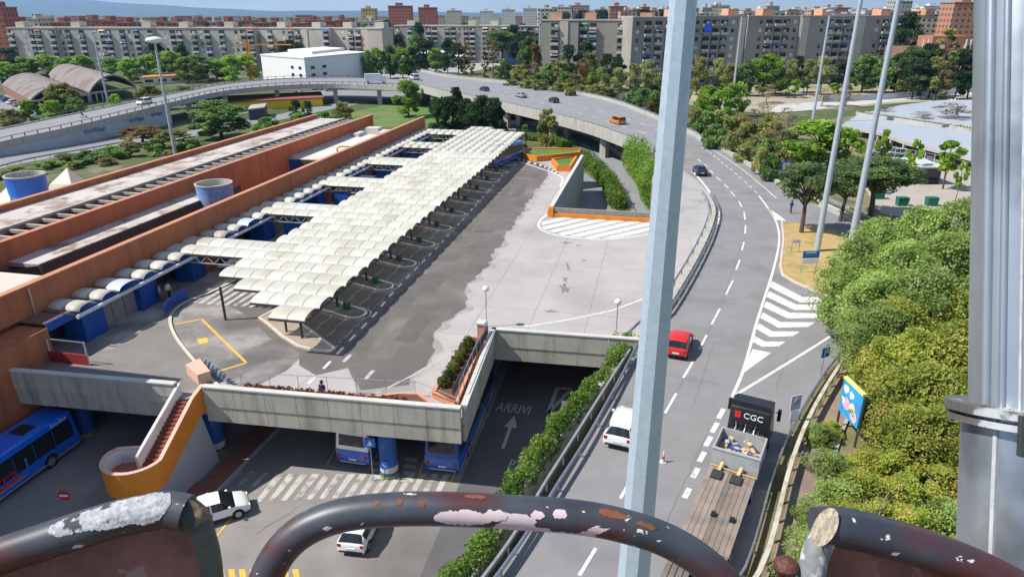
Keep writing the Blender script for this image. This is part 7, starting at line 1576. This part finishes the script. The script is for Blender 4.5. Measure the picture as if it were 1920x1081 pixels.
MB().poly([D(u, v, DR + .03) for u, v in ((-160, 1300), (-160, 1140), (-40, 1078), (90, 1032), (220, 992), (340, 975), (372, 990), (395, 1090), (410, 1300))]).build('seat_panel', brownp, go)
rgt_ = spline([D(u, v, DR) for u, v in ((1530, 988), (1580, 988), (1680, 1012), (1780, 1045), (1880, 1090), (1980, 1150))], 40)
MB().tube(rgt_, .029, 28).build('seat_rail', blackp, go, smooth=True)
rup = spline([D(u, v, DR - .005) for u, v in ((1548, 1000), (1532, 1030), (1522, 1075), (1512, 1200))], 14)
MB().tube(rup, .019, 16).build('seat_upright', M('scuffed zinc', (.2, .21, .21), .55, .3, 30, stain=(.5, .5, .48), sscale=40, s0=.52, s1=.6), go, smooth=True)
cap = D(1547, 987, DR - .031); nrm = (Vector((0, 0, HC)) - cap).normalized(); rr_ = Vector((1, .0, .0)); uu_ = nrm.cross(rr_).normalized()
MB().poly([cap + (rr_ * math.cos(a) * .018 + uu_ * math.sin(a) * .026 + rr_ * math.sin(a) * .012) for a in np.linspace(0, 2 * PI, 25)[:-1]]).build('pipe_cap', M('sandy cap', (.5, .42, .3), .85, .15, 60, .3, 100), go)
MB().poly([D(u, v, DR + .03) for u, v in ((1524, 1300), (1530, 1020), (1580, 1006), (1680, 1030), (1780, 1064), (1880, 1110), (1980, 1170), (1980, 1300))]).build('seat_panel', brownp, go)
bt_ = D(1474, 1062, DR); MB().lathe(bt_, [(.0, .014), (.011, .012), (.018, .005), (.018, -.003), (.01, -.006), (.01, -.12)], 16).build('bolt', M('rusty bolt', (.11, .04, .028), .45, .25, 60, .3, 120), go, smooth=True)
# tub that carries the rails
MB().prism([(1.0 * math.cos(a) * 1.1, -.35 + 1.0 * math.sin(a) * .95, 0) for a in np.linspace(0, 2 * PI, 25)[:-1]], 22.2, 22.3).build('floor', brownp, go)
MB().lathe((0, -.35, 22.3), [(1.0, 0), (1.02, .62)], 24).build('tub_wall', brownp, go)
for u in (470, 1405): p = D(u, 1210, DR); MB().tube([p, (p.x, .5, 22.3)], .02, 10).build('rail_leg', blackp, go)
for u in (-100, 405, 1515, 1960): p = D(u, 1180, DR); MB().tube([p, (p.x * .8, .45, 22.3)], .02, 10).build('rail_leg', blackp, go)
# wheel leg
legm = M('leg zinc', (.36, .39, .42), .33, .12, 4, metal=.6, spec=.5, stain=(.2, .225, .25), sscale=5, s0=.5, s1=.65); bead = M('weld bead', (.42, .43, .44), .6, .2, 40); flm = M('flange steel', (.2, .19, .18), .4, .25, 20, metal=.6, stain=(.65, .63, .6), sscale=14, s0=.55, s1=.6)
lg = thing('steel_column', 'thick welded grey steel column of the big wheel with bolted flange', 'column', (1.0, -9, 0)); DL = 1.2
a0, a1, a2 = D(1932, -700, DL), D(1910, 775, DL), D(1898, 1081, DL)
dirl = (a2 - a1).normalized(); foot = a2 + dirl * ((a2.z) / -dirl.z)
MB().tube([a0, a1], .075, 48).build('upper_tube', legm, lg, smooth=True)
MB().tube([a1, a2, foot], [.085, .085, .15], 48).build('lower_tube', legm, lg, smooth=True)
vw = Vector((0, -CT, ST)); rx = Vector((1, 0, 0))
def onr(p, ang, r): return p + (rx * math.sin(ang) + Vector((0, -CT, ST)) * math.cos(ang)) * r
for ang, w in ((-.62, .0026), (.1, .0026), (-1.3, .009), (-.95, .006)): MB().tube([onr(a0, ang, .075), onr(a1, ang, .075)], w, 10).build('weld_bead' if w < .004 else 'side_rib', bead if w < .004 else legm, lg, smooth=True)
for ang in (-1.0, -.35): MB().tube([onr(a1, ang, .085), onr(a2, ang, .085), onr(foot, ang, .15)], .005 if ang < -.5 else .003, 5).build('weld_bead', bead, lg)
fl0 = D(1911, 760, DL); fl1 = D(1910, 776, DL); fl2 = D(1910, 786, DL); fl3 = D(1909, 798, DL)
MB().tube([fl0, fl1], .112, 48).build('flange', flm, lg); MB().tube([fl2, fl3], .106, 48).build('flange', flm, lg)
for k in range(8):
    ang = -1.2 + k * .42; q = onr(fl0, ang, .098); MB().tube([q, q - dirl * .008], .008, 6).build('bolt_head', flm, lg)
MB().beam(onr(fl0, -.55, .115), onr(fl3, -.55, .115) + dirl * .03, .02, .012).build('clamp_strap', steel_d, lg)
MB().beam((.8, -.3, 22.25), Vector(a2 + dirl * ((a2.z - 22.25) / -dirl.z)), .06, .06).build('bracket', steel_d, lg)
# ================================================================ AIR
hz_m = bpy.data.materials.new('haze air'); hz_m.use_nodes = True; nn = hz_m.node_tree.nodes
nn.remove(nn['Principled BSDF']); pv_ = nn.new('ShaderNodeVolumePrincipled'); pv_.inputs['Color'].default_value = (.42, .67, 1, 1); pv_.inputs['Density'].default_value = 7e-5; pv_.inputs['Anisotropy'].default_value = .3
hz_m.node_tree.links.new(pv_.outputs[0], nn['Material Output'].inputs['Volume'])
MB().box(-26000, -5000, -8, 26000, 19500, 420).build('haze', hz_m, kind='stuff')
